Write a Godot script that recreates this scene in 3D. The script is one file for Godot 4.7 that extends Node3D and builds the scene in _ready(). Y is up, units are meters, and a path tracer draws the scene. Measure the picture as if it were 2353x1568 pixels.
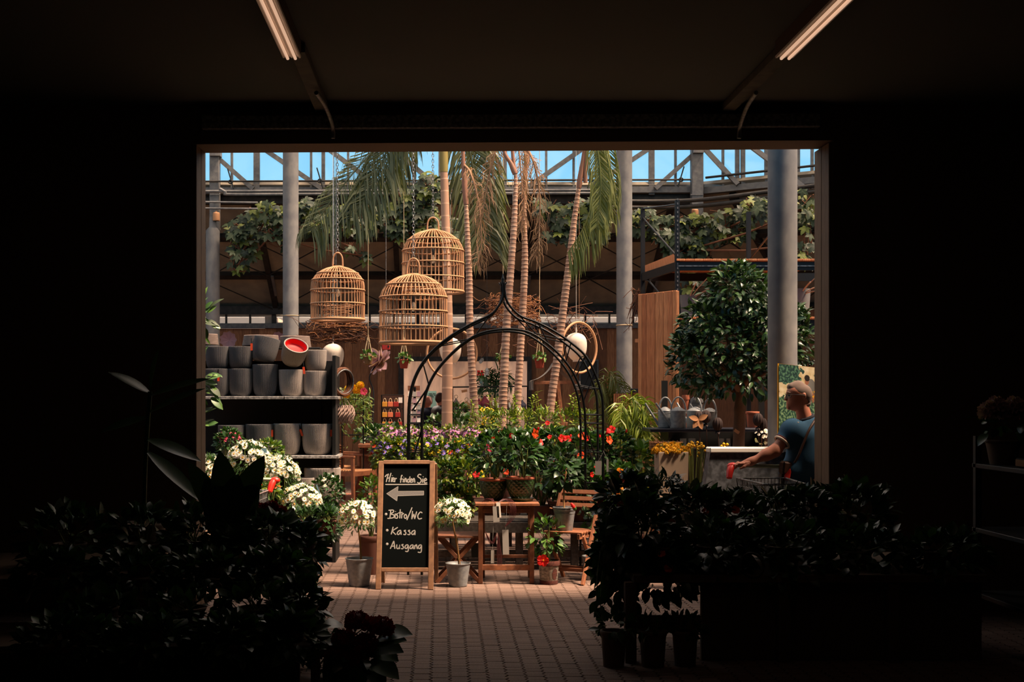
extends Node3D
# A dark storage hall looks through a wide doorway into a garden-centre greenhouse.
# Photo pixels (2353 x 1568) become points by P(px, py, depth): depth comes from the floor or the thing touched.
const F := 3000.0      # focal length in photo pixels
const EYE := 1.66      # camera height
const VX := 1012.0     # vanishing point of the lines that run away from the camera
const VY := 911.0
var rng := RandomNumberGenerator.new()
var M := {}
var taken := {}

class MB:
	var v := PackedVector3Array()
	var n := PackedVector3Array()
	var c := PackedColorArray()
	var ix := PackedInt32Array()
	var uv := PackedVector2Array()
	var col := Color(1, 1, 1)
	func tri(a: Vector3, b: Vector3, d: Vector3) -> void:
		var k := v.size()
		var nn := (d - a).cross(b - a).normalized()
		v.append(a); v.append(b); v.append(d)
		n.append(nn); n.append(nn); n.append(nn)
		c.append(col); c.append(col); c.append(col)
		ix.append(k); ix.append(k + 1); ix.append(k + 2)
	func quad(a: Vector3, b: Vector3, d: Vector3, e: Vector3) -> void:
		var k := v.size()
		var nn := (d - a).cross(b - a).normalized()
		if nn.length_squared() < 0.5:
			nn = (e - a).cross(d - a).normalized()
		for p in [a, b, d, e]:
			v.append(p); n.append(nn); c.append(col)
		for j in [0, 1, 2, 0, 2, 3]:
			ix.append(k + j)
	func quad_out(a: Vector3, b: Vector3, d: Vector3, e: Vector3, o: Vector3) -> void:
		if (d - a).cross(b - a).dot((a + d) * 0.5 - o) < 0.0:
			quad(a, e, d, b)
		else:
			quad(a, b, d, e)
	func box(t: Transform3D, s: Vector3, ch := 0.0) -> void:
		var h := s * 0.5
		var o := t.origin
		if ch <= 0.0:
			for ax in 3:
				var a1 := (ax + 1) % 3
				var a2 := (ax + 2) % 3
				for sg in [-1.0, 1.0]:
					var q := []
					for w in [[-1, -1], [1, -1], [1, 1], [-1, 1]]:
						var p := Vector3.ZERO
						p[ax] = sg * h[ax]; p[a1] = w[0] * h[a1]; p[a2] = w[1] * h[a2]
						q.append(t * p)
					quad_out(q[0], q[1], q[2], q[3], o)
			return
		for ax in 3:
			var a1 := (ax + 1) % 3
			var a2 := (ax + 2) % 3
			for sg in [-1.0, 1.0]:
				var q := []
				for w in [[-1, -1], [1, -1], [1, 1], [-1, 1]]:
					var p := Vector3.ZERO
					p[ax] = sg * h[ax]; p[a1] = w[0] * (h[a1] - ch); p[a2] = w[1] * (h[a2] - ch)
					q.append(t * p)
				quad_out(q[0], q[1], q[2], q[3], o)
			for s1 in [-1.0, 1.0]:
				for s2 in [-1.0, 1.0]:
					var q2 := []
					for w in [[-1, 0], [1, 0], [1, 1], [-1, 1]]:
						var p := Vector3.ZERO
						p[ax] = w[0] * (h[ax] - ch)
						p[a1] = s1 * (h[a1] - (ch if w[1] == 0 else 0.0))
						p[a2] = s2 * (h[a2] - (ch if w[1] == 1 else 0.0))
						q2.append(t * p)
					quad_out(q2[0], q2[1], q2[2], q2[3], o)
	func bar(a: Vector3, b: Vector3, w: float, d: float, up := Vector3.UP, ch := 0.0) -> void:
		# a beam from a to b, w wide and d deep; «up» orients its depth
		var y := (b - a).normalized()
		var x := y.cross(up)
		if x.length() < 0.01:
			x = y.cross(Vector3.BACK)
		x = x.normalized()
		var z := x.cross(y).normalized()
		box(Transform3D(Basis(x, y, z), (a + b) * 0.5), Vector3(w, a.distance_to(b), d), ch)
	func grid(rows: Array, closed := false, cols := PackedColorArray()) -> void:
		# smooth surface through rows of points; closed joins the ends of each row
		var nr := rows.size()
		var nc: int = rows[0].size()
		var k := v.size()
		var nn := PackedVector3Array()
		nn.resize(nr * nc)
		for r in nr:
			var row: PackedVector3Array = rows[r]
			v.append_array(row)
			for j in nc:
				c.append(cols[r] if cols.size() else col)
		for r in nr - 1:
			for j in (nc if closed else nc - 1):
				var j2 := (j + 1) % nc
				var a := r * nc + j
				var b := r * nc + j2
				var d := (r + 1) * nc + j2
				var e := (r + 1) * nc + j
				var f := (v[k + d] - v[k + a]).cross(v[k + b] - v[k + a]) + (v[k + e] - v[k + a]).cross(v[k + d] - v[k + a])
				nn[a] += f; nn[b] += f; nn[d] += f; nn[e] += f
				ix.append(k + a); ix.append(k + b); ix.append(k + d)
				ix.append(k + a); ix.append(k + d); ix.append(k + e)
		for j in nn.size():
			n.append(nn[j].normalized())
	func tube(path: PackedVector3Array, r, sides := 6, cols := PackedColorArray(), caps := true) -> void:
		var rows := []
		var m := path.size()
		var x := Vector3.ZERO
		for j in m:
			var t := (path[mini(j + 1, m - 1)] - path[maxi(j - 1, 0)]).normalized()
			if j == 0:
				x = t.cross(Vector3.UP if absf(t.y) < 0.9 else Vector3.RIGHT).normalized()
			else:
				x = (x - t * x.dot(t)).normalized()
			var y := t.cross(x)
			var rr: float = r[j] if not (r is float) else r
			var row := PackedVector3Array()
			for s in sides:
				var a := TAU * s / sides
				row.append(path[j] + (x * cos(a) + y * sin(a)) * rr)
			rows.append(row)
		grid(rows, true, cols)
		if caps:
			for e in [0, m - 1]:
				var row2: PackedVector3Array = rows[e]
				if cols.size():
					col = cols[e]
				for s in range(1, sides - 1):
					if e == 0:
						tri(row2[0], row2[s + 1], row2[s])
					else:
						tri(row2[0], row2[s], row2[s + 1])
	func rod(a: Vector3, b: Vector3, r: float, sides := 6) -> void:
		tube(PackedVector3Array([a, b]), r, sides)
	func ring(o: Vector3, ax: Vector3, rad: float, r: float, seg := 32, sides := 6, squash := 1.0) -> void:
		var x := ax.cross(Vector3.UP if absf(ax.y) < 0.9 else Vector3.RIGHT).normalized()
		var y := ax.cross(x).normalized()
		var rows := []
		for j in seg + 1:
			var a := TAU * j / seg
			var dv := x * cos(a) + y * sin(a) * squash
			var row := PackedVector3Array()
			for s in sides:
				var b := TAU * s / sides
				row.append(o + dv * rad + dv.normalized() * cos(b) * r + ax * sin(b) * r)
			rows.append(row)
		grid(rows, true)
	func lathe(o: Vector3, prof: Array, seg := 24, bas := Basis(), flute := 0.0, nf := 0) -> void:
		# prof: [radius, height] pairs; flute ripples the wall nf times round
		var rows := []
		for p in prof:
			var row := PackedVector3Array()
			for s in seg:
				var a := TAU * s / seg
				var rr: float = p[0]
				if nf > 0 and p.size() > 2:
					rr += flute * p[2] * cos(a * nf)
				row.append(o + bas * Vector3(cos(a) * rr, p[1], sin(a) * rr))
			rows.append(row)
		grid(rows, true)
	func blob(o: Vector3, r: Vector3, seg := 8, rows_n := 6, bas := Basis()) -> void:
		var rows := []
		for j in rows_n + 1:
			var th := PI * j / rows_n
			var row := PackedVector3Array()
			for s in seg:
				var a := TAU * s / seg
				row.append(o + bas * (Vector3(sin(th) * cos(a), -cos(th), sin(th) * sin(a)) * r))
			rows.append(row)
		grid(rows, true)
	func leaf(o: Vector3, dir: Vector3, nrm: Vector3, ln: float, wd: float, droop := 0.2, seg := 4, fold := 0.25) -> void:
		var y := dir.normalized()
		var x := y.cross(nrm).normalized()
		var z := x.cross(y).normalized()
		var rows := []
		for j in seg + 1:
			var t := float(j) / seg
			var w := wd * 0.5 * pow(sin(PI * clampf(t * 0.93 + 0.04, 0, 1)), 0.8) * (1.15 - 0.35 * t)
			if j == seg:
				w = wd * 0.02
			var m := o + y * ln * t * (1.0 - droop * 0.3 * t) - z * ln * droop * t * t
			rows.append(PackedVector3Array([m - x * w + z * w * fold, m, m + x * w + z * w * fold]))
		grid(rows)
	func poly(pts: PackedVector2Array, t: Transform3D, depth: float) -> void:
		# extruded outline in the xy plane of t, from z = 0 to z = depth
		var idx := Geometry2D.triangulate_polygon(pts)
		for z in [0.0, depth]:
			for j in range(0, idx.size(), 3):
				var a := t * Vector3(pts[idx[j]].x, pts[idx[j]].y, z)
				var b := t * Vector3(pts[idx[j + 1]].x, pts[idx[j + 1]].y, z)
				var d := t * Vector3(pts[idx[j + 2]].x, pts[idx[j + 2]].y, z)
				if ((d - a).cross(b - a).dot(t.basis.z) > 0.0) == (z > 0.0):
					tri(a, b, d)
				else:
					tri(a, d, b)
		if depth != 0.0:
			var ctr := Vector2.ZERO
			var ccw := Geometry2D.is_polygon_clockwise(pts)
			for j in pts.size():
				var p := pts[j]
				var q := pts[(j + 1) % pts.size()]
				if ccw:
					quad(t * Vector3(p.x, p.y, 0), t * Vector3(q.x, q.y, 0), t * Vector3(q.x, q.y, depth), t * Vector3(p.x, p.y, depth))
				else:
					quad(t * Vector3(q.x, q.y, 0), t * Vector3(p.x, p.y, 0), t * Vector3(p.x, p.y, depth), t * Vector3(q.x, q.y, depth))
	func put(t: Transform3D, o: MB) -> void:
		var k := v.size()
		for j in o.v.size():
			v.append(t * o.v[j]); n.append((t.basis * o.n[j]).normalized()); c.append(o.c[j])
		for j in o.ix:
			ix.append(k + j)
	func mesh(into: ArrayMesh = null, colors := false) -> ArrayMesh:
		var m := into if into else ArrayMesh.new()
		if ix.is_empty():
			return m
		var a := []
		a.resize(Mesh.ARRAY_MAX)
		a[Mesh.ARRAY_VERTEX] = v
		a[Mesh.ARRAY_NORMAL] = n
		a[Mesh.ARRAY_INDEX] = ix
		if colors:
			a[Mesh.ARRAY_COLOR] = c
		if uv.size() == v.size():
			a[Mesh.ARRAY_TEX_UV] = uv
		m.add_surface_from_arrays(Mesh.PRIMITIVE_TRIANGLES, a)
		return m

func P(px: float, py: float, d: float) -> Vector3:
	return Vector3((px - VX) * d / F, EYE - (py - VY) * d / F, -d)
func G(px: float, d: float, y := 0.0) -> Vector3:
	return Vector3((px - VX) * d / F, y, -d)
func H(py: float, d: float) -> float:
	return EYE - (py - VY) * d / F
func roof_y(x: float) -> float:
	# height of the greenhouse roof over x
	var f := fposmod(x + 10.2, 2.6) / 1.3
	return 6.7 + 0.8 * (f if f < 1.0 else 2.0 - f)
func at(v: Vector3) -> Transform3D:
	return Transform3D(Basis(), v)
func rr(a: float, b: float) -> float:
	return rng.randf_range(a, b)
func facing(dir: Vector3, roll := 0.0) -> Basis:
	# a basis whose y points along dir
	var y := dir.normalized()
	var x := y.cross(Vector3.UP if absf(y.y) < 0.95 else Vector3.RIGHT).normalized()
	var z := x.cross(y)
	return Basis(x, y, z) * Basis(Vector3.UP, roll)
func numbered(called: String) -> String:
	if not taken.has(called):
		taken[called] = 0
		return called
	taken[called] += 1
	return "%s_%03d" % [called, taken[called]]
func tag(o: Node, label: String, category := "", group := "", kind := "") -> void:
	if label: o.set_meta("label", label)
	if category: o.set_meta("category", category)
	if group: o.set_meta("group", group)
	if kind: o.set_meta("kind", kind)
func thing(called: String, label: String, category: String, base: Vector3, group := "", kind := "") -> Node3D:
	var o := Node3D.new()
	o.name = numbered(called)
	add_child(o)
	o.position = base
	tag(o, label, category, group, kind)
	return o
func part(parent: Node3D, called: String, what, mat: Material, local := false, label := "") -> MeshInstance3D:
	# what: MB or Mesh in world coordinates (in the thing's own when local)
	var o := MeshInstance3D.new()
	o.name = called
	o.mesh = what.mesh() if what is MB else what
	if mat:
		o.material_override = mat
	parent.add_child(o, true)
	if not local and not (parent is MeshInstance3D):
		o.position = -parent.position
	if label: o.set_meta("label", label)
	return o
func single(called: String, what, mat: Material, label: String, category: String, group := "", kind := "") -> MeshInstance3D:
	# a thing of one mesh, built in world coordinates
	var o := MeshInstance3D.new()
	o.name = numbered(called)
	o.mesh = what.mesh() if what is MB else what
	if mat:
		o.material_override = mat
	add_child(o)
	tag(o, label, category, group, kind)
	return o
func struct(called: String, what, mat: Material, label := "") -> MeshInstance3D:
	var o := single(called, what, mat, label, "", "", "structure")
	return o
func copy_part(parent: Node3D, called: String, m: Mesh, mat: Material, t: Transform3D) -> MeshInstance3D:
	var o := MeshInstance3D.new()
	o.name = called
	o.mesh = m
	if mat:
		o.material_override = mat
	parent.add_child(o, true)
	o.transform = t
	return o
func mm_part(parent: Node3D, called: String, m: Mesh, mat: Material, ts: Array) -> void:
	if ts.is_empty():
		return
	var mm := MultiMesh.new()
	mm.transform_format = MultiMesh.TRANSFORM_3D
	mm.mesh = m
	mm.instance_count = ts.size()
	for j in ts.size():
		mm.set_instance_transform(j, ts[j])
	var o := MultiMeshInstance3D.new()
	o.name = called
	o.multimesh = mm
	o.material_override = mat
	o.set_meta("kind", "stuff")
	parent.add_child(o, true)
func spread(parent: Node3D, called: String, rest: String, meshes: Array, mats: Array, ts: Array, most: int, face := Vector3(0, 0, 1)) -> void:
	# the copies that show best become parts of their own, the rest one part of stuff per tint
	ts.sort_custom(func(a, b): return a.origin.dot(face) > b.origin.dot(face))
	for j in mini(most, ts.size()):
		copy_part(parent, called, meshes[j % meshes.size()], mats[j % mats.size()], ts[j])
	for k in mats.size():
		var mine := []
		for j in range(most + k, ts.size(), mats.size()):
			mine.append(ts[j])
		mm_part(parent, rest, meshes[k % meshes.size()], mats[k], mine)
func curve(pts: Array, n: int) -> PackedVector3Array:
	# Catmull-Rom through the points
	var out := PackedVector3Array()
	var m := pts.size()
	for j in n + 1:
		var u := float(j) / n * (m - 1)
		var k := mini(int(u), m - 2)
		var t := u - k
		var a: Vector3 = pts[maxi(k - 1, 0)]
		var b: Vector3 = pts[k]
		var c: Vector3 = pts[k + 1]
		var d: Vector3 = pts[mini(k + 2, m - 1)]
		out.append(0.5 * (2.0 * b + (c - a) * t + (2.0 * a - 5.0 * b + 4.0 * c - d) * t * t + (3.0 * b - a - 3.0 * c + d) * t * t * t))
	return out

# ---------- materials ----------
func mat(key: String, col: Color, rough := 0.7, metal := 0.0) -> StandardMaterial3D:
	var m := StandardMaterial3D.new()
	m.resource_name = key
	m.albedo_color = col
	m.roughness = rough
	m.metallic = metal
	M[key] = m
	return m
func noise_tex(freq: float, lo: Color, hi: Color, sd: int, octaves := 4, mid := -1.0) -> NoiseTexture2D:
	var f := FastNoiseLite.new()
	f.noise_type = FastNoiseLite.TYPE_SIMPLEX
	f.seed = sd
	f.frequency = freq
	f.fractal_octaves = octaves
	var t := NoiseTexture2D.new()
	t.width = 512; t.height = 512
	t.seamless = true
	t.noise = f
	var g := Gradient.new()
	g.colors = PackedColorArray([lo, lo.lerp(hi, 0.5), hi])
	g.offsets = PackedFloat32Array([0.2, 0.5 if mid < 0.0 else mid, 0.8])
	t.color_ramp = g
	return t
func tri_tex(m: StandardMaterial3D, t: Texture2D, sc: Vector3, world := true) -> StandardMaterial3D:
	m.albedo_texture = t
	m.uv1_triplanar = true
	m.uv1_world_triplanar = world
	m.uv1_scale = sc
	return m
func leafy(key: String, col: Color, back := 0.35, rough := 0.42) -> StandardMaterial3D:
	var m := mat(key, col, rough)
	m.backlight_enabled = true
	m.backlight = Color(col.r * back * 2.0, col.g * back * 2.2, col.b * back)
	m.metallic_specular = 0.45
	return m

func _ready() -> void:
	rng.seed = 7
	# ---- camera: level, with a shifted lens (the picture is cut from a larger frame) ----
	var cam := Camera3D.new()
	cam.name = "camera"
	add_child(cam)
	cam.position = Vector3(0, EYE, 0)
	var near := 0.05
	cam.set_frustum(near * 1568.0 / F, Vector2(near * (1176.5 - VX) / F, near * (VY - 784.0) / F), near, 120.0)
	cam.current = true
	# ---- sky and exposure ----
	var env := Environment.new()
	env.background_mode = Environment.BG_SKY
	env.tonemap_mode = Environment.TONE_MAPPER_LINEAR
	env.tonemap_exposure = 1.15
	env.sdfgi_enabled = true
	env.ssao_enabled = true
	env.ssil_enabled = true
	var sm := ProceduralSkyMaterial.new()
	sm.sky_top_color = Color(0.32, 0.56, 0.71)
	sm.sky_horizon_color = Color(0.54, 0.775, 0.875)
	sm.sky_curve = 0.12
	sm.sky_energy_multiplier = 1.25
	sm.ground_bottom_color = Color(0.2, 0.18, 0.15)
	sm.ground_horizon_color = Color(0.5, 0.5, 0.48)
	sm.sun_angle_max = 1.0
	var sky := Sky.new()
	sky.sky_material = sm
	env.sky = sky
	var we := WorldEnvironment.new()
	we.name = "environment"
	we.environment = env
	add_child(we)
	# ---- the sun, softened by the whitewashed glass roof ----
	var sun := DirectionalLight3D.new()
	sun.name = "sun"
	add_child(sun)
	sun.look_at_from_position(Vector3.ZERO, -Vector3(0.46, 0.87, 0.15), Vector3.UP)
	sun.light_color = Color(1.0, 0.87, 0.75)
	sun.light_energy = 6.0
	sun.light_angular_distance = 12.0
	sun.shadow_enabled = true
	make_materials()
	more_materials()
	hall()
	greenhouse()
	shop_wall()
	roof()
	things()

func make_materials() -> void:
	var grain := noise_tex(0.02, Color(0.80, 0.76, 0.73), Color(1, 1, 1), 3, 5)
	var fine := noise_tex(0.06, Color(0.74, 0.74, 0.74), Color(1, 1, 1), 5, 4)
	var blotch := noise_tex(0.012, Color(0.6, 0.6, 0.6), Color(1, 1, 1), 9, 5)
	var cloud := noise_tex(0.010, Color(0.82, 0.82, 0.84), Color(1, 0.99, 0.97), 19, 5)
	M["grain"] = grain; M["fine"] = fine; M["blotch"] = blotch
	# upright timber: grain runs along y; lying timber: along x; timber running away: along z
	for w in [["cedar", Color(0.80, 0.50, 0.31)], ["cedar_b", Color(0.74, 0.44, 0.26)], ["cedar_c", Color(0.85, 0.56, 0.36)], ["brown", Color(0.60, 0.40, 0.25)], ["brown_b", Color(0.50, 0.32, 0.195)], ["brown_c", Color(0.68, 0.46, 0.30)], ["jamb", Color(0.42, 0.33, 0.24)]]:
		tri_tex(mat(w[0], w[1], 0.7), grain, Vector3(5.0, 0.35, 5.0))
	for w in [["teak", Color(0.58, 0.36, 0.23)], ["teak_b", Color(0.50, 0.30, 0.19)], ["frame_wood", Color(0.60, 0.44, 0.32)], ["deck", Color(0.62, 0.40, 0.32)]]:
		tri_tex(mat(w[0], w[1], 0.6), cloud, Vector3(2.5, 2.5, 2.5))
	tri_tex(mat("pale", Color(0.80, 0.68, 0.60), 0.7), cloud, Vector3(0.8, 0.2, 0.8))
	tri_tex(mat("pale_b", Color(0.76, 0.64, 0.56), 0.7), cloud, Vector3(0.8, 0.2, 0.8))
	tri_tex(mat("paver", Color(0.53, 0.43, 0.38), 0.85), fine, Vector3(3, 3, 3))
	tri_tex(mat("paver_b", Color(0.515, 0.415, 0.365), 0.85), fine, Vector3(3, 3, 3))
	tri_tex(mat("paver_c", Color(0.545, 0.445, 0.395), 0.85), fine, Vector3(3, 3, 3))
	tri_tex(mat("joint", Color(0.12, 0.10, 0.09), 0.95), fine, Vector3(2, 2, 2))
	tri_tex(mat("concrete", Color(0.49, 0.49, 0.49), 0.85), cloud, Vector3(0.9, 0.5, 0.9))
	tri_tex(mat("steel", Color(0.42, 0.42, 0.42), 0.55, 0.1), cloud, Vector3(1.5, 1.5, 1.5))
	tri_tex(mat("steel_dark", Color(0.20, 0.18, 0.16), 0.6, 0.2), blotch, Vector3(1, 1, 1))
	tri_tex(mat("zinc", Color(0.56, 0.58, 0.59), 0.42, 0.15), cloud, Vector3(4, 4, 4))
	tri_tex(mat("galv", Color(0.62, 0.62, 0.62), 0.4, 0.3), blotch, Vector3(3, 3, 3))
	tri_tex(mat("hall_panel", Color(0.36, 0.34, 0.29), 0.8), cloud, Vector3(1, 0.5, 1))
	tri_tex(mat("hall_panel_b", Color(0.33, 0.31, 0.265), 0.8), cloud, Vector3(1, 0.5, 1))
	mat("hall_ceiling", Color(0.30, 0.31, 0.29), 0.85)
	mat("hall_timber", Color(0.36, 0.28, 0.21), 0.8)
	tri_tex(mat("roof_board", Color(0.60, 0.56, 0.49), 0.8), cloud, Vector3(0.4, 0.4, 0.4))
	mat("black", Color(0.045, 0.05, 0.05), 0.55)
	mat("black_metal", Color(0.06, 0.07, 0.07), 0.4, 0.4)
	mat("white", Color(0.86, 0.84, 0.80), 0.5)
	mat("paper", Color(0.93, 0.90, 0.85), 0.8)
	mat("tag_paper", Color(0.62, 0.60, 0.57), 0.7)
	mat("orange_tag", Color(0.90, 0.30, 0.14), 0.6)
	mat("soil", Color(0.10, 0.07, 0.05), 0.95)
	var g := mat("glass", Color(0.9, 0.95, 0.97, 0.06), 0.05)
	g.transparency = BaseMaterial3D.TRANSPARENCY_ALPHA
	var mk := mat("milk_glass", Color(0.96, 0.92, 0.86, 0.35), 0.6)
	mk.transparency = BaseMaterial3D.TRANSPARENCY_ALPHA
	mk.backlight_enabled = true
	mk.backlight = Color(1.0, 0.96, 0.9)
	tri_tex(mat("rattan", Color(0.85, 0.63, 0.45), 0.6), fine, Vector3(6, 6, 6))
	mat("rope", Color(0.75, 0.66, 0.52), 0.9)
	mat("stem", Color(0.36, 0.40, 0.16), 0.7)
	tri_tex(mat("bark", Color(0.45, 0.32, 0.22), 0.9), fine, Vector3(4, 4, 4))
	mat("twig", Color(0.40, 0.24, 0.15), 0.85)
	mat("twig_b", Color(0.58, 0.38, 0.22), 0.85)
	leafy("leaf_a", Color(0.20, 0.33, 0.14)); leafy("leaf_b", Color(0.15, 0.27, 0.12)); leafy("leaf_c", Color(0.29, 0.42, 0.16))
	leafy("vine_a", Color(0.17, 0.23, 0.13), 0.35, 0.6); leafy("vine_b", Color(0.11, 0.16, 0.10), 0.35, 0.6); leafy("vine_c", Color(0.34, 0.38, 0.13), 0.35, 0.6)
	leafy("lime_a", Color(0.46, 0.52, 0.16)); leafy("lime_b", Color(0.38, 0.44, 0.16)); leafy("lime_c", Color(0.52, 0.55, 0.20))
	leafy("ficus_a", Color(0.17, 0.27, 0.15), 0.25, 0.32); leafy("ficus_b", Color(0.13, 0.21, 0.12), 0.25, 0.32); leafy("ficus_c", Color(0.24, 0.35, 0.18), 0.25, 0.32)
	leafy("palm_a", Color(0.36, 0.38, 0.16)); leafy("palm_b", Color(0.30, 0.32, 0.20)); leafy("palm_dry", Color(0.60, 0.46, 0.35), 0.3, 0.8)
	leafy("daisy_leaf", Color(0.30, 0.42, 0.22));
	for w in [["petal_white", Color(0.95, 0.92, 0.86)], ["petal_red", Color(0.85, 0.08, 0.06)], ["petal_orange", Color(0.93, 0.30, 0.08)], ["petal_pink", Color(0.85, 0.25, 0.38)], ["petal_lilac", Color(0.72, 0.45, 0.70)], ["petal_violet", Color(0.50, 0.40, 0.78)], ["petal_yellow", Color(0.95, 0.76, 0.08)], ["petal_crimson", Color(0.45, 0.06, 0.08)], ["petal_amber", Color(0.95, 0.55, 0.08)]]:
		leafy(w[0], w[1], 0.3, 0.6)
	mat("daisy_eye", Color(0.92, 0.62, 0.10), 0.8)

# ---------- the dark hall ----------
func paver_mesh(flip: float) -> ArrayMesh:
	var b := MB.new()
	var w := 0.1125
	var gap := 0.0014
	var side := 0.0042
	var l := PackedVector3Array()
	var r := PackedVector3Array()
	for j in 3:
		var a := 0.010 * flip * (1.0 if j % 2 == 0 else -1.0)
		var z: float = (j - 1) * (0.0375 - (gap if j != 1 else 0.0))
		l.append(Vector3(-w * 0.5 + side + a, 0, z))
		r.append(Vector3(w * 0.5 - side + a, 0, z))
	for j in 2:
		b.quad(l[j + 1], l[j], r[j], r[j + 1])
	var loop := PackedVector3Array([r[0], r[1], r[2], l[2], l[1], l[0]])
	for j in 6:
		var p := loop[j]
		var q := loop[(j + 1) % 6]
		b.quad(p, p + Vector3(0, -0.012, 0), q + Vector3(0, -0.012, 0), q)
	return b.mesh()

func wall_boards(parent: Node3D, called: String, a: Vector3, b: Vector3, y0: float, y1: float, w: float, th: float, mats: Array, holes := [], jitter := 0.004) -> void:
	# upright boards side by side from a to b (their backs on that line), each its own part; holes: [from, to, top] along the line
	var ln := a.distance_to(b)
	var u := (b - a) / ln
	var nn := u.cross(Vector3.UP).normalized()
	var x := 0.0
	while x < ln - 0.02:
		var ww := minf(w * rr(0.85, 1.15), ln - x)
		var lo := y0
		for h in holes:
			if x + ww > h[0] and x < h[1]:
				lo = h[2]
				if x < h[0] - 0.02:
					ww = h[0] - x
					lo = y0
				elif x + ww > h[1] + 0.02:
					ww = h[1] - x
		var m := MB.new()
		var c := a + u * (x + ww * 0.5) - nn * (th * 0.5 + rr(0, jitter))
		m.box(Transform3D(Basis(u, Vector3.UP, u.cross(Vector3.UP)), Vector3(c.x, (lo + y1) * 0.5, c.z)), Vector3(ww - 0.004, y1 - lo, th), 0.003)
		part(parent, called, m, mats[rng.randi() % mats.size()])
		x += ww

func slab(lo: Vector3, hi: Vector3, ch := 0.0) -> MB:
	var b := MB.new()
	b.box(at((lo + hi) * 0.5), hi - lo, ch)
	return b

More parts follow.
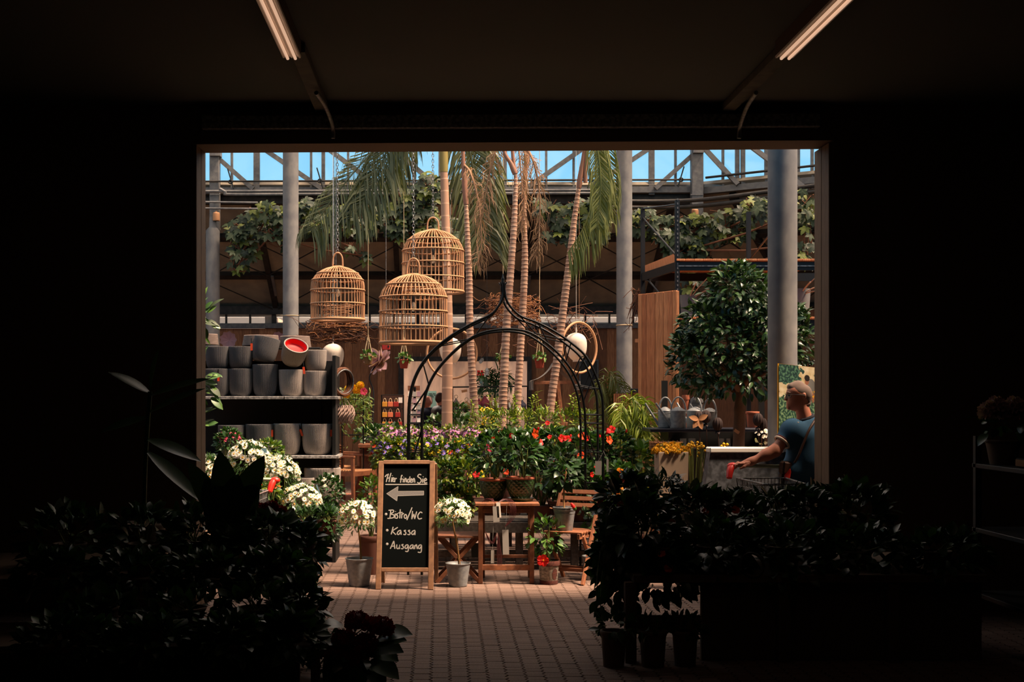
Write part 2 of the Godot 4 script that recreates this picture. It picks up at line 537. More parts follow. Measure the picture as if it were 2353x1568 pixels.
func hall() -> void:
	# floor: bed of joint sand, zigzag pavers on it
	var fl := struct("floor", slab(Vector3(-10, -0.3, -32), Vector3(11, -0.011, 5)), M.joint, "interlocking brown clay pavers with zigzag joints")
	var pm := [paver_mesh(1.0), paver_mesh(-1.0)]
	var near_ts := []
	var far_ts := [[], []]
	for i in range(-44, 54):
		var x := i * 0.1125
		var odd := absi(i) % 2
		for j in range(36, 340):
			var z := -(j * 0.075 + 0.0375 * odd)
			if z > -10.4 and (x < -4.9 or x > 5.9): continue
			var px := VX + x * F / -z
			var t := Transform3D(Basis(Vector3.UP, rr(-0.008, 0.008)), Vector3(x, rr(-0.0012, 0.0012), z))
			if px > 900 and px < 1380 and z < -7.55 and z > -10.0:
				near_ts.append([t, odd])
			else:
				far_ts[odd].append(t)
	near_ts.sort_custom(func(a, b): return a[0].origin.z > b[0].origin.z)
	var pv := [M.paver, M.paver_b, M.paver_c]
	for j in near_ts.size():
		if j < 300:
			copy_part(fl, "paver", pm[near_ts[j][1]], pv[rng.randi() % 3], near_ts[j][0])
		else:
			far_ts[near_ts[j][1]].append(near_ts[j][0])
	for q in 2:
		for k in 3:
			var mine := []
			for j in range(k, far_ts[q].size(), 3): mine.append(far_ts[q][j])
			mm_part(fl, "paving", pm[q], pv[k], mine)
	# the wall with the wide doorway, 0.4 m thick
	var xl := -1.883
	var xr := 2.993
	var top := 3.61
	var wl := struct("wall_left_of_doorway", slab(Vector3(-5.2, 0, -10.38), Vector3(xl - 0.03, 4.1, -10.03)), M.hall_timber, "dark panelled hall wall beside the doorway")
	wall_boards(wl, "panel", Vector3(-5.0, 0, -10.03), Vector3(xl - 0.03, 0, -10.03), 0.0, 3.9, 0.27, 0.03, [M.hall_panel, M.hall_panel_b])
	var wr := struct("wall_right_of_doorway", slab(Vector3(xr + 0.03, 0, -10.38), Vector3(6.4, 4.1, -10.03)), M.hall_timber, "dark panelled hall wall beside the doorway")
	wall_boards(wr, "panel", Vector3(xr + 0.03, 0, -10.03), Vector3(6.2, 0, -10.03), 0.0, 3.9, 0.27, 0.03, [M.hall_panel, M.hall_panel_b])
	var hd := MB.new()
	hd.box(Transform3D(Basis(Vector3.BACK, 0.0062), Vector3((xl + xr) * 0.5, (top + 4.2) * 0.5, -10.2)), Vector3(xr - xl + 0.1, 4.2 - top, 0.36))
	struct("wall_above_doorway", hd, M.hall_timber, "dark lintel over the doorway")
	var bm := MB.new()
	bm.box(Transform3D(Basis(Vector3.BACK, 0.004), Vector3(0.54, 3.76, -9.985)), Vector3(4.72, 0.105, 0.07), 0.006)
	var lb := struct("trim_1", bm, M.galv, "dull metal rail over the doorway")
	for k in 9:
		var s := MB.new()
		s.rod(Vector3(-1.6 + k * 0.55, 3.813, -9.95), Vector3(-1.6 + k * 0.55, 3.826, -9.95), 0.009, 8)
		part(lb, "bolt", s, M.black_metal)
	var jn := 2
	for side in [[xl, 1.0], [xr, -1.0]]:
		var jb := MB.new()
		jb.box(at(Vector3(side[0] - side[1] * 0.012, top * 0.5, -10.12)), Vector3(0.045, top, 0.19), 0.004)
		var ja := struct("trim_%d" % jn, jb, M.jamb, "timber lining of the doorway")
		var j2 := MB.new()
		j2.box(at(Vector3(side[0] - side[1] * 0.012, top * 0.5, -10.318)), Vector3(0.045, top, 0.19), 0.004)
		part(ja, "board", j2, M.jamb)
		jn += 1
	# ceiling and the remaining walls of the hall
	struct("ceiling", slab(Vector3(-5.3, 3.9, -10.4), Vector3(6.5, 3.98, 5.0)), M.hall_ceiling, "dark hall ceiling")
	struct("wall_left", slab(Vector3(-5.3, 0, -10.4), Vector3(-5.0, 4.1, 5.0)), M.hall_panel)
	struct("wall_right", slab(Vector3(6.2, 0, -10.4), Vector3(6.5, 4.1, 5.0)), M.hall_panel)
	struct("wall_back", slab(Vector3(-5.3, 0, 4.7), Vector3(6.5, 4.1, 5.0)), M.hall_panel)
	# two rows of fluorescent battens with ribbed reflectors, turned low
	var lamp_m := mat("tube_glow", Color(0.9, 0.8, 0.7), 0.4)
	lamp_m.emission_enabled = true
	lamp_m.emission = Color(1.0, 0.80, 0.66)
	lamp_m.emission_energy_multiplier = 0.55
	var refl := mat("reflector", Color(0.88, 0.84, 0.80), 0.4, 0.2)
	for k in 2:
		var x: float = [-0.935, 2.165][k]
		for q in 3:
			var z0 := -8.22 + q * 1.62
			var t := thing("ceiling_light", ["ribbed fluorescent batten %s on the daisies' side of the ceiling", "ribbed fluorescent batten %s on the shopping man's side of the ceiling"][k] % ["ending at the cable tray", "second from the tray", "third from the tray"][q], "ceiling light", Vector3(x, 3.78, z0 + 0.79), "fluorescent battens on the hall ceiling")
			part(t, "housing", slab(Vector3(x - 0.058, 3.80, z0), Vector3(x + 0.058, 3.9, z0 + 1.58), 0.004), M.hall_timber)
			var rf := MB.new()
			for s in 5:
				var xx := x - 0.05 + s * 0.025
				rf.bar(Vector3(xx, 3.796, z0), Vector3(xx, 3.796, z0 + 1.58), 0.012, 0.012, Vector3.UP)
			rf.box(at(Vector3(x, 3.80, z0 + 0.79)), Vector3(0.116, 0.006, 1.58))
			part(t, "reflector", rf, refl)
			for s in [-0.024, 0.024]:
				var tb := MB.new()
				tb.tube(PackedVector3Array([Vector3(x + s, 3.782, z0 + 0.02), Vector3(x + s, 3.782, z0 + 1.56)]), 0.010, 8)
				part(t, "light_tube", tb, lamp_m)
			var al := AreaLight3D.new()
			al.name = "light"
			t.add_child(al)
			al.position = Vector3(0, -0.03, 0)
			al.rotation_degrees = Vector3(-90, 0, 0)
			al.area_size = Vector2(0.11, 1.5)
			al.light_color = Color(1.0, 0.86, 0.76)
			al.light_energy = 0.02
			al.set("area_range", 30.0)
			al.shadow_enabled = true
		# conduit rail that carries on from the battens to the lintel
		var c := MB.new()
		c.box(at(Vector3(x + 0.03, 3.865, -9.1)), Vector3(0.10, 0.06, 1.7), 0.004)
		single("cable_tray", c, M.hall_panel, ["dark cable tray between ceiling batten and lintel, on the daisies' side", "dark cable tray between ceiling batten and lintel, on the shopping man's side"][k], "cable tray")
		var d := MB.new()
		d.tube(curve([Vector3(x + 0.06, 3.80, -9.2), Vector3(x + 0.09, 3.79, -9.6), Vector3(x + 0.115, 3.72, -9.93), Vector3(x + 0.115, 3.63, -9.97)], 10), 0.016, 8)
		single("cable_conduit", d, M.galv, ["bent metal conduit running down over the rail, on the daisies' side", "bent metal conduit running down over the rail, on the shopping man's side"][k], "conduit")

# ---------- the greenhouse ----------
func ang_d(px: float) -> float:
	return 25.04 / (1.0 + 0.6875 * (px - VX) / F)
func PA(px: float, py: float) -> Vector3:
	return P(px, py, 22.0) if px <= 1615.0 else P(px, py, ang_d(px))

func greenhouse() -> void:
	# upper glass wall: straight part behind the palms, angled part behind the tree
	var win := struct("window_1", MB.new(), null, "greenhouse clerestory of tall glass panes")
	var sill := MB.new()
	sill.bar(P(200, 440, 22.0), P(1612, 437, 22.0), 0.10, 0.16, Vector3.BACK)
	sill.bar(PA(1616, 440), PA(1990, 404), 0.10, 0.16, Vector3.BACK)
	win.mesh = sill.mesh()
	win.material_override = M.steel
	var mull := [[230, 6], [320, 6], [410, 13], [533, 5], [590, 14], [715, 5], [743, 8], [800, 5], [860, 5], [952, 9], [1010, 5], [1090, 5], [1160, 9], [1255, 5], [1318, 5], [1385, 6], [1497, 13], [1552, 5], [1661, 5], [1694, 9], [1707, 9], [1760, 6], [1833, 8], [1866, 5], [1930, 6], [1985, 9]]
	for m in mull:
		var b := MB.new()
		var w: float = m[1] * 22.0 / F
		b.bar(PA(m[0], 448 if m[1] > 11 else 434), PA(m[0], 120), w, 0.07, Vector3.BACK)
		part(win, "mullion", b, M.steel)
	var prev := 200.0
	for m in mull:
		var g := MB.new()
		var a := PA(prev + 2, 434); var a2 := PA(prev + 2, 120)
		var e := PA(m[0] - 2, 434 if m[0] < 1616 else 428); var e2 := PA(m[0] - 2, 120)
		g.quad(a, a2, e2, e)
		part(win, "pane", g, M.glass)
		prev = m[0]
	# truss diagonals, tie pipe, openers
	var diag := [[490, 354, 584, 437], [600, 340, 742, 437], [745, 338, 862, 425], [905, 345, 1005, 432], [1052, 432, 1130, 345], [1210, 434, 1340, 343], [1350, 437, 1490, 344], [1503, 436, 1590, 358], [1616, 345, 1692, 427], [1722, 340, 1772, 378], [1780, 385, 1850, 440]]
	for m in diag:
		var b := MB.new()
		var q := Vector3(0, 0, 0.12)
		b.bar(PA(m[0], m[1]) + q, PA(m[2], m[3]) + q, 0.075, 0.06, Vector3.BACK)
		part(win, "truss_diagonal", b, M.steel)
	var tie := MB.new()
	tie.rod(P(200, 418, 21.75), P(1588, 413, 21.75), 0.016, 8)
	part(win, "tie_rod", tie, M.steel_dark)
	var tie2 := MB.new()
	tie2.rod(PA(1616, 413) + Vector3(0, 0, 0.2), PA(1990, 372) + Vector3(0, 0, 0.2), 0.020, 8)
	part(win, "tie_rod", tie2, M.steel_dark)
	for m in [[530, 418, -1], [735, 416, -1], [1358, 414, 1], [1565, 413, 1], [918, 414, -1]]:
		var b := MB.new()
		var o := P(m[0], m[1], 21.7)
		b.rod(o + Vector3(0.05 * m[2], 0.22, 0), o + Vector3(-0.05 * m[2], -0.12, 0), 0.012, 6)
		b.ring(o, Vector3.BACK, 0.03, 0.012, 12, 5)
		part(win, "vent_lever", b, M.black_metal)
	# square posts of the wall
	for m in [[494, 22, 352, 530], [1601, 27, 345, 520]]:
		var b := MB.new()
		b.bar(P(m[0], m[3], 21.85), P(m[0], 100, 21.85), m[1] * 21.85 / F, 0.16, Vector3.BACK, 0.01)
		b.bar(P(m[0] - 10, m[2], 21.8), P(m[0] + 14, m[2], 21.8), 0.12, 0.2, Vector3.BACK)
		b.bar(P(m[0], 449, 21.76), P(m[0], 446, 21.76), m[1] * 21.85 / F + 0.01, 0.02, Vector3.BACK)
		single("steel_post", b, M.steel, ["square steel post with a round lagged pipe below it", "square steel post where the glass wall turns a corner"][0 if m[0] < 1000 else 1], "post")
	var lp := MB.new()
	lp.lathe(P(489, 1150, 21.6) * Vector3(1, 0, 1), [[0.115, 0.0], [0.115, 4.4], [0.06, 4.46], [0.055, 4.62]], 20)
	single("lagged_pipe", lp, M.concrete, "grey lagged standpipe behind the ribbed pots", "pipe")
	for m in [[497, 488, 508], [1597, 485, 501]]:
		var b := MB.new()
		b.lathe(P(m[0], m[2], 21.55), [[0.048, 0.0], [0.060, 0.01], [0.058, 0.12], [0.05, 0.14], [0.0, 0.145]], 16)
		b.rod(P(m[0], m[1], 21.55), P(m[0], m[1], 21.8), 0.02)
		single("wall_horn", b, mat("horn", Color(0.72, 0.52, 0.36), 0.6), ["small tan horn speaker on the steel post beside the lagged pipe", "small tan horn speaker on the corner post above the vine"][0 if m[0] < 1000 else 1], "speaker")
	# dark cladding under the clerestory and the heating pipes in front of it
	struct("wall_clerestory_base", slab(Vector3(-10, 4.92, -22.25), Vector3(4.4, 5.14, -22.08)), M.steel_dark)
	var pp := MB.new()
	pp.tube(PackedVector3Array([P(430, 440, 21.7), P(1418, 437, 21.7)]), 0.022, 8)
	single("heating_pipe", pp, M.steel, "grey heating pipe right under the glass, upper of the two behind the palms", "pipe")
	pp = MB.new()
	pp.tube(curve([P(505, 434, 21.7), P(520, 442, 21.7), P(540, 447, 21.7), P(800, 446, 21.7), P(1418, 444, 21.7)], 20), 0.026, 8)
	single("heating_pipe", pp, M.steel, "grey heating pipe with a bent end, lower of the two behind the palms", "pipe")
	for m in [[464, 466], [479, 480]]:
		pp = MB.new()
		pp.rod(P(380, m[0] - 1, 20.9), P(592, m[1], 20.9), 0.016, 8)
		pp.rod(P(497, m[0], 20.9), P(494, m[0], 21.8), 0.014, 6)
		single("rail", pp, M.steel, ["thin upper rail in front of the steel post and lagged pipe", "thin lower rail in front of the steel post and lagged pipe"][0 if m[0] < 470 else 1], "rail")
	for m in [0, 1]:
		pp = MB.new()
		var y: float = 463.0 + 14.0 * m
		pp.tube(curve([P(1380, y - 1, 21.5), P(1500, y, 21.5), P(1600, y - 3, 21.3), P(1700, y - 14, 20.8), P(1990, y - 52, 19.9)], 16), 0.034, 8)
		single("heating_pipe", pp, M.steel_dark, ["thick dark pipe curving round the corner, upper of two above the vine", "thick dark pipe curving round the corner, lower of two above the vine"][m], "pipe")
	# concrete columns
	for m in [[668, 21.0, "grey concrete column behind the ribbed pots"], [1434.5, 21.0, "grey concrete column beside the tall cedar screen"], [1798, 11.4, "thick grey concrete column behind the man with the cart"]]:
		var b := MB.new()
		var o := G(m[0], m[1])
		b.lathe(o, [[0.126, 0.0], [0.126, 7.2]], 40)
		var t := thing("concrete_column", m[2], "column", o)
		part(t, "shaft", b, M.concrete)
		if m[1] > 20.0:
			var s := MB.new()
			s.ring(Vector3(o.x, H(748 if m[0] > 1000 else 726, 21.0), o.z), Vector3.UP, 0.128, 0.009 if m[0] > 1000 else 0.005, 32, 5)
			part(t, "strap", s, M.rope)
	# lean-to roofs that fall away behind the clerestory, their undersides and rafters
	lean_to("ceiling_lean_to", Vector3(-10, 0, -22.15), Vector3(7.6, 0, -22.15), Vector3(0, 0, -1), 2.06)
	lean_to("ceiling_lean_to_side", Vector3(4.42, 0, -22.15), Vector3(10.2, 0, -18.18), Vector3(0.566, 0, -0.824), 0.55)
	# the greenhouse's outer side walls
	struct("wall_greenhouse_left", slab(Vector3(-10.2, 0, -26.5), Vector3(-10.0, 4.9, -10.4)), M.steel_dark)
	struct("wall_greenhouse_right", slab(Vector3(10.2, 0, -26.5), Vector3(10.4, 4.9, -10.4)), M.steel_dark)
	struct("wall_hall_upper", slab(Vector3(-10.2, 0, -10.39), Vector3(-5.2, 4.1, -10.2)), M.hall_panel)
	struct("wall_hall_upper_side", slab(Vector3(6.4, 0, -10.39), Vector3(10.4, 4.1, -10.2)), M.hall_panel)

func lean_to(called: String, a: Vector3, b: Vector3, w: Vector3, first: float) -> void:
	var y0 := 5.04
	var run := 3.25
	var drop := 1.74
	var u := (b - a).normalized()
	var ln := a.distance_to(b)
	var sl := (w * run - Vector3.UP * drop).normalized()
	var nn := u.cross(sl).normalized()
	if nn.y < 0: nn = -nn
	var m := MB.new()
	var c := (a + b) * 0.5 + Vector3.UP * y0 + (w * run - Vector3.UP * drop) * 0.5 + nn * 0.10
	var len_s := sqrt(run * run + drop * drop)
	m.box(Transform3D(Basis(u, nn, u.cross(nn)), c), Vector3(ln + 0.3, 0.06, len_s + 0.5))
	var r := struct(called, m, M.roof_board, "underside of a dark sloping lean-to roof")
	for k in 3:
		var p := MB.new()
		var o: Vector3 = Vector3.UP * y0 + sl * len_s * [0.33, 0.66, 0.985][k] + nn * 0.02
		p.bar(a + o, b + o, 0.14 if k < 2 else 0.10, 0.09, nn)
		part(r, "purlin", p, M.steel_dark)
	var x := fposmod(first, 2.38)
	var prev := -1.0
	while x < ln:
		var p := MB.new()
		var o := a + u * x + Vector3.UP * y0
		p.bar(o, o + sl * len_s, 0.09, 0.14, nn)
		part(r, "rafter", p, M.steel_dark)
		var q := MB.new()
		q.bar(o + sl * len_s * 0.62 - nn * 0.09 + u * 0.07, o + sl * len_s * 0.80 - nn * 0.09 + u * 0.07, 0.05, 0.03, nn)
		part(r, "bracket", q, M.steel)
		if prev >= 0.0:
			var o2 := a + u * prev + Vector3.UP * y0
			for z in [[0.05, 0.62], [0.36, 0.95]]:
				var e := MB.new()
				e.rod(o2 + sl * len_s * z[0] - nn * 0.08, o + sl * len_s * z[1] - nn * 0.08, 0.012, 5)
				e.rod(o2 + sl * len_s * z[1] - nn * 0.08, o + sl * len_s * z[0] - nn * 0.08, 0.012, 5)
				part(r, "brace_cable", e, M.steel_dark)
		prev = x
		x += 2.38

# ---------- timber wall at the far end with the window strip and the shop behind it ----------
func shop_wall() -> void:
	var d := 25.25
	var win := struct("window_2", slab(Vector3(-10, 3.24, -d - 0.06), Vector3(7.6, 3.40, -d + 0.10)), M.steel_dark, "low strip window under the lean-to roof")
	var sb := MB.new()
	sb.box(at(Vector3(-2.7, 3.02, -d)), Vector3(14.6, 0.09, 0.16))
	part(win, "sill", sb, M.steel)
	var px := 300.0
	while px < 1560.0:
		var m := MB.new()
		var wide := int((px - 300.0) / 55.0) % 6 == 0
		m.box(at(P(px, 733, d)), Vector3(0.09 if wide else 0.035, 0.22, 0.06))
		part(win, "mullion", m, M.steel_dark)
		var g := MB.new()
		g.quad(P(px, 744, d), P(px, 719, d), P(px + 55, 719, d), P(px + 55, 744, d))
		part(win, "pane", g, M.milk_glass)
		px += 55.0
	# boards
	var x0 := -10.0
	var x1 := 4.6
	var wl := struct("wall_shop", slab(Vector3(-10, 2.5, -d - 0.12), Vector3(7.6, 2.97, -d - 0.03)), M.brown_b, "upright brown boards of the shop wall")
	var back1 := slab(Vector3(-10, 0, -d - 0.12), Vector3(-0.71, 2.5, -d - 0.03))
	part(wl, "backing", back1, M.brown_b)
	part(wl, "backing", slab(Vector3(1.68, 0, -d - 0.12), Vector3(7.6, 2.5, -d - 0.03)), M.brown_b)
	wall_boards(wl, "board", Vector3(-5.4, 0, -d - 0.02), Vector3(5.6, 0, -d - 0.02), 0.0, 2.97, 0.165, 0.025, [M.brown, M.brown_b, M.brown_c], [[5.4 - 0.71, 5.4 + 1.68, 2.36]], 0.008)
	var fr := MB.new()
	fr.box(at(Vector3(0.485, 2.38, -d + 0.04)), Vector3(2.5, 0.09, 0.10))
	fr.box(at(Vector3(-0.76, 1.2, -d + 0.03)), Vector3(0.10, 2.4, 0.10))
	fr.box(at(Vector3(1.72, 1.2, -d + 0.03)), Vector3(0.08, 2.4, 0.10))
	part(wl, "door_frame", fr, M.steel_dark)
	# side wall under the angled lean-to
	var ws := struct("wall_side", MB.new(), null, "dark side wall behind the racks")
	var sw := MB.new()
	sw.bar(Vector3(4.7, 1.6, -25.3), Vector3(12.2, 1.6, -20.2), 3.3, 0.1, Vector3.UP.cross(Vector3(0.824, 0, 0.566)))
	ws.mesh = sw.mesh()
	ws.material_override = M.brown_b
	# sunlit ribbed wall of the next greenhouse, seen through the strip window
	var nb := MB.new()
	for k in 7:
		nb.box(at(Vector3(-1.0, 3.0 + k * 0.2, -30.0)), Vector3(26, 0.17, 0.2), 0.02)
	nb.box(at(Vector3(-1.0, 2.2, -30.1)), Vector3(26, 4.4, 0.1))
	struct("wall_neighbour", nb, M.neighbour, "pale ribbed wall of the neighbouring greenhouse")
	# the lit shop room behind the opening
	var bd := 29.0
	var bw := struct("wall_shop_back", slab(Vector3(-3.2, 0, -bd - 0.2), Vector3(4.0, 3.2, -bd)), M.pale_b, "pale boarded wall inside the shop")
	wall_boards(bw, "panel", Vector3(-3.2, 0, -bd), Vector3(4.0, 0, -bd), 0.0, 2.9, 0.42, 0.02, [M.pale, M.pale_b, M.pale], [], 0.002)
	struct("wall_shop_left", slab(Vector3(-3.4, 0, -bd), Vector3(-3.2, 3.2, -25.3)), M.pale_b)
	struct("wall_shop_right", slab(Vector3(4.0, 0, -bd), Vector3(4.2, 3.2, -25.3)), M.pale_b)
	struct("ceiling_shop", slab(Vector3(-3.4, 2.9, -bd), Vector3(4.2, 3.1, -25.45)), M.white)
	var pn := mat("panel_glow", Color(0.9, 0.85, 0.8), 0.5)
	pn.emission_enabled = true
	pn.emission = Color(1.0, 0.91, 0.84)
	pn.emission_energy_multiplier = 2.0
	for k in 2:
		var x: float = [-1.2, 1.9][k]
		var t := thing("light_panel", ["flat light panel on the shop ceiling near the postcard stand", "flat light panel on the shop ceiling over the handbag table"][k], "light", Vector3(x, 2.87, -27.4), "light panels in the shop")
		part(t, "diffuser", slab(Vector3(x - 0.6, 2.875, -27.7), Vector3(x + 0.6, 2.895, -27.1)), pn)
		var al := AreaLight3D.new()
		al.name = "light"
		t.add_child(al)
		al.position = Vector3(0, -0.03, 0)
		al.rotation_degrees = Vector3(-90, 0, 0)
		al.area_size = Vector2(1.2, 0.6)
		al.light_color = Color(1.0, 0.91, 0.84)
		al.light_energy = 7.0
		al.shadow_enabled = true

func more_materials() -> void:
	tri_tex(mat("pot_dark", Color(0.42, 0.41, 0.41), 0.75), M.fine, Vector3(6, 6, 6))
	tri_tex(mat("pot_pale", Color(0.74, 0.69, 0.65), 0.75), M.fine, Vector3(6, 6, 6))
	tri_tex(mat("shelf_edge", Color(0.80, 0.78, 0.76), 0.4, 0.15), M.blotch, Vector3(3, 3, 3))
	mat("rope_tan", Color(0.66, 0.46, 0.30), 0.85)
	mat("twig_dark", Color(0.24, 0.14, 0.10), 0.9)
	var lp := mat("lantern_paper", Color(0.94, 0.90, 0.85), 0.8)
	lp.backlight_enabled = true
	lp.backlight = Color(0.7, 0.66, 0.6)
	leafy("paper_pink", Color(0.68, 0.54, 0.58), 0.35, 0.8)
	tri_tex(mat("chalk", Color(0.74, 0.72, 0.69), 0.95), M.fine, Vector3(14, 14, 14))
	tri_tex(mat("chalk_smear", Color(0.52, 0.51, 0.50), 0.95), M.fine, Vector3(5, 5, 5))
	mat("cane", Color(0.55, 0.40, 0.22), 0.8)
	tri_tex(mat("grey_wood", Color(0.34, 0.31, 0.28), 0.85), M.grain, Vector3(2, 2, 2))
	mat("terracotta", Color(0.66, 0.36, 0.25), 0.8)
	mat("terracotta_dark", Color(0.36, 0.21, 0.16), 0.85)
	var gl := mat("glaze", Color(0.13, 0.23, 0.07), 0.3)
	gl.clearcoat_enabled = true
	gl.clearcoat = 0.6
	tri_tex(mat("weathered", Color(0.62, 0.58, 0.52), 0.85), M.blotch, Vector3(5, 5, 5), false)
	tri_tex(mat("rust", Color(0.36, 0.15, 0.09), 0.9), M.blotch, Vector3(8, 8, 8), false)
	mat("rack_black", Color(0.05, 0.06, 0.07), 0.5, 0.3)
	mat("pale_branch", Color(0.72, 0.62, 0.54), 0.9)
	mat("shelf_blue", Color(0.10, 0.13, 0.19), 0.4, 0.2)
	leafy("petal_mum", Color(0.80, 0.60, 0.10), 0.2, 0.8)
	mat("pod", Color(0.16, 0.08, 0.06), 0.8)
	mat("bar_grey", Color(0.60, 0.66, 0.56), 0.5)
	mat("cart_red", Color(0.82, 0.14, 0.09), 0.4)
	mat("neighbour", Color(0.62, 0.60, 0.58), 0.8)
	tri_tex(mat("leather", Color(0.34, 0.20, 0.11), 0.55), M.fine, Vector3(8, 8, 8))
	mat("canopy", Color(0.42, 0.40, 0.39), 0.9)
	mat("tray", Color(0.10, 0.10, 0.10), 0.2)

# ---------- plants ----------
var LM := {}   # leaf and flower meshes of unit size, along +y, facing +z
func leaf_unit(key: String, wd: float, droop := 0.2, seg := 4, fold := 0.2) -> Mesh:
	if not LM.has(key):
		var b := MB.new()
		b.leaf(Vector3.ZERO, Vector3.UP, Vector3.BACK, 1.0, wd, droop, seg, fold)
		LM[key] = b.mesh()
	return LM[key]
func creeper_unit() -> Mesh:
	if not LM.has("creeper"):
		var b := MB.new()
		b.rod(Vector3(0, -0.5, -0.1), Vector3.ZERO, 0.012, 3)
		for k in 5:
			var a := deg_to_rad([-118.0, -62.0, 0.0, 62.0, 118.0][k])
			var s: float = [0.62, 0.86, 1.0, 0.86, 0.62][k]
			b.leaf(Vector3.ZERO, Vector3(sin(a), cos(a), 0.1), Vector3.BACK, s, 0.50 * s, 0.25, 4, 0.18)
		LM["creeper"] = b.mesh()
	return LM["creeper"]
func flower_unit(key: String, petal: String, eye: String, kind := "daisy") -> Mesh:
	if LM.has(key):
		return LM[key]
	var b := MB.new()
	var e := MB.new()
	if kind == "daisy":
		for k in 12:
			var a := TAU * k / 12
			var u := Vector3(cos(a), sin(a), 0)
			var w := Vector3(-sin(a), cos(a), 0) * 0.15
			var z := Vector3(0, 0, 0.04 if k % 2 else 0.10)
			b.quad(u * 0.18 - w * 0.5, u * 0.75 - w + z, u * 0.75 + w + z, u * 0.18 + w * 0.5)
			b.tri(u * 0.75 - w + z, u * 1.0 + z * 0.4, u * 0.75 + w + z)
		e.blob(Vector3(0, 0, 0.05), Vector3(0.27, 0.27, 0.13), 8, 4)
	elif kind == "hibiscus":
		for k in 5:
			var a0 := TAU * k / 5
			var rows := []
			for i in 5:
				var t := i / 4.0
				var row := PackedVector3Array()
				for j in 5:
					var q := (j / 4.0 - 0.5) * 2.0
					var a := a0 + q * (0.30 + 0.42 * sin(t * 2.6))
					var rad := 0.05 + t * (0.95 - 0.10 * q * q)
					row.append(Vector3(cos(a) * rad, sin(a) * rad, 0.55 * t * (1.0 - 0.55 * t) * 1.2 + 0.09 * sin(q * 5.0 + k) * t + 0.03 * q))
				rows.append(row)
			b.grid(rows)
		e.rod(Vector3.ZERO, Vector3(0.15, 0.1, 0.95), 0.045, 5)
		for k in 6:
			var a := TAU * k / 6
			e.blob(Vector3(0.14 + cos(a) * 0.09, 0.09 + sin(a) * 0.09, 0.75 + 0.03 * k), Vector3(0.04, 0.04, 0.04), 4, 3)
	elif kind == "star":
		for k in 5:
			var a := TAU * k / 5
			var u := Vector3(cos(a), sin(a), 0)
			var w := Vector3(-sin(a), cos(a), 0) * 0.42
			b.quad(Vector3(0, 0, -0.1), u * 0.6 - w + Vector3(0, 0, 0.1), u * 1.0 + Vector3(0, 0, 0.02), u * 0.6 + w + Vector3(0, 0, 0.1))
		e.blob(Vector3(0, 0, 0.0), Vector3(0.22, 0.22, 0.1), 6, 3)
	elif kind == "bud":
		b.lathe(Vector3.ZERO, [[0.02, 0.0], [0.2, 0.25], [0.24, 0.55], [0.13, 0.9], [0.0, 1.0]], 7)
		e.lathe(Vector3.ZERO, [[0.05, -0.1], [0.23, 0.05], [0.22, 0.3]], 6)
	elif kind == "puff":
		# crumpled ball of many small petals
		var r2 := RandomNumberGenerator.new()
		r2.seed = 4
		for k in 110:
			var y := 1.0 - 1.8 * (k + 0.5) / 110.0
			var a := k * 2.399963
			var s := sqrt(maxf(0.0, 1.0 - y * y))
			var u := Vector3(cos(a) * s, y, sin(a) * s)
			b.leaf(u * 0.68, (u + Vector3(r2.randf_range(-.6, .6), r2.randf_range(-.6, .6), r2.randf_range(-.6, .6))), u.cross(Vector3(0.3, 1, 0.2)), 0.42, 0.42, -0.3, 2, 0.5)
		e.blob(Vector3.ZERO, Vector3(0.78, 0.78, 0.78), 8, 6)
	var m := b.mesh()
	m.surface_set_material(0, M[petal])
	e.mesh(m)
	m.surface_set_material(1, M[eye])
	LM[key] = m
	return m
func placed(o: Vector3, dir: Vector3, nrm: Vector3, s: float) -> Transform3D:
	var y := dir.normalized()
	var x := y.cross(nrm)
	if x.length() < 0.05:
		x = y.cross(Vector3(0.3, 0.8, 0.5))
	x = x.normalized()
	var z := x.cross(y)
	return Transform3D(Basis(x * s, y * s, z * s), o)
func rdir() -> Vector3:
	return Vector3(rng.randfn(), rng.randfn(), rng.randfn()).normalized()
func shell(c: Vector3, r: Vector3, n: int, s0: float, s1: float, inner := 0.55, up := 0.35, rand := 0.5) -> Array:
	# leaf places through an ellipsoid: they point outward, faces turned up and out
	var out := []
	for k in n:
		var u := rdir()
		if u.y < -0.75: u.y = -u.y
		var t := pow(rng.randf(), 0.45)
		t = inner + (1.0 - inner) * t
		var o := c + u * r * t
		var dir := (u + rdir() * rand + Vector3(0, up * rr(-0.6, 0.7), 0)).normalized()
		var nrm := (Vector3.UP * rr(0.4, 1.0) + u * 0.8 + rdir() * 0.45).normalized()
		out.append(placed(o, dir, nrm, rr(s0, s1)))
	return out
func blooms(c: Vector3, r: Vector3, n: int, s0: float, s1: float, front := 0.5, low := -0.2) -> Array:
	# flower places on the ellipsoid's skin, faces turned outward; front leans them to the aisle
	var out := []
	for k in n:
		var u := rdir()
		for q in 20:
			if u.y > low and u.z > -0.6: break
			u = rdir()
		var o := c + u * r * rr(0.98, 1.08)
		var z := (u + Vector3(0, 0.25, front) + rdir() * 0.25).normalized()
		var y := z.cross(Vector3(rr(-1, 1), 0.3, rr(-1, 1))).normalized()
		var x := y.cross(z)
		var s := rr(s0, s1)
		out.append(Transform3D(Basis(x * s, y * s, z * s), o))
	return out
func tuft(parent: Node3D, meshes: Array, mats: Array, ts: Array, most: int) -> void:
	for j in ts.size():
		ts[j].origin -= parent.position
	spread(parent, "leaf", "foliage", meshes, mats, ts, most)
func bloom(parent: Node3D, m: Mesh, ts: Array, most := 300, called := "flower") -> void:
	for j in ts.size():
		var t: Transform3D = ts[j]
		t.origin -= parent.position
		if j < most:
			copy_part(parent, called, m, null, t)
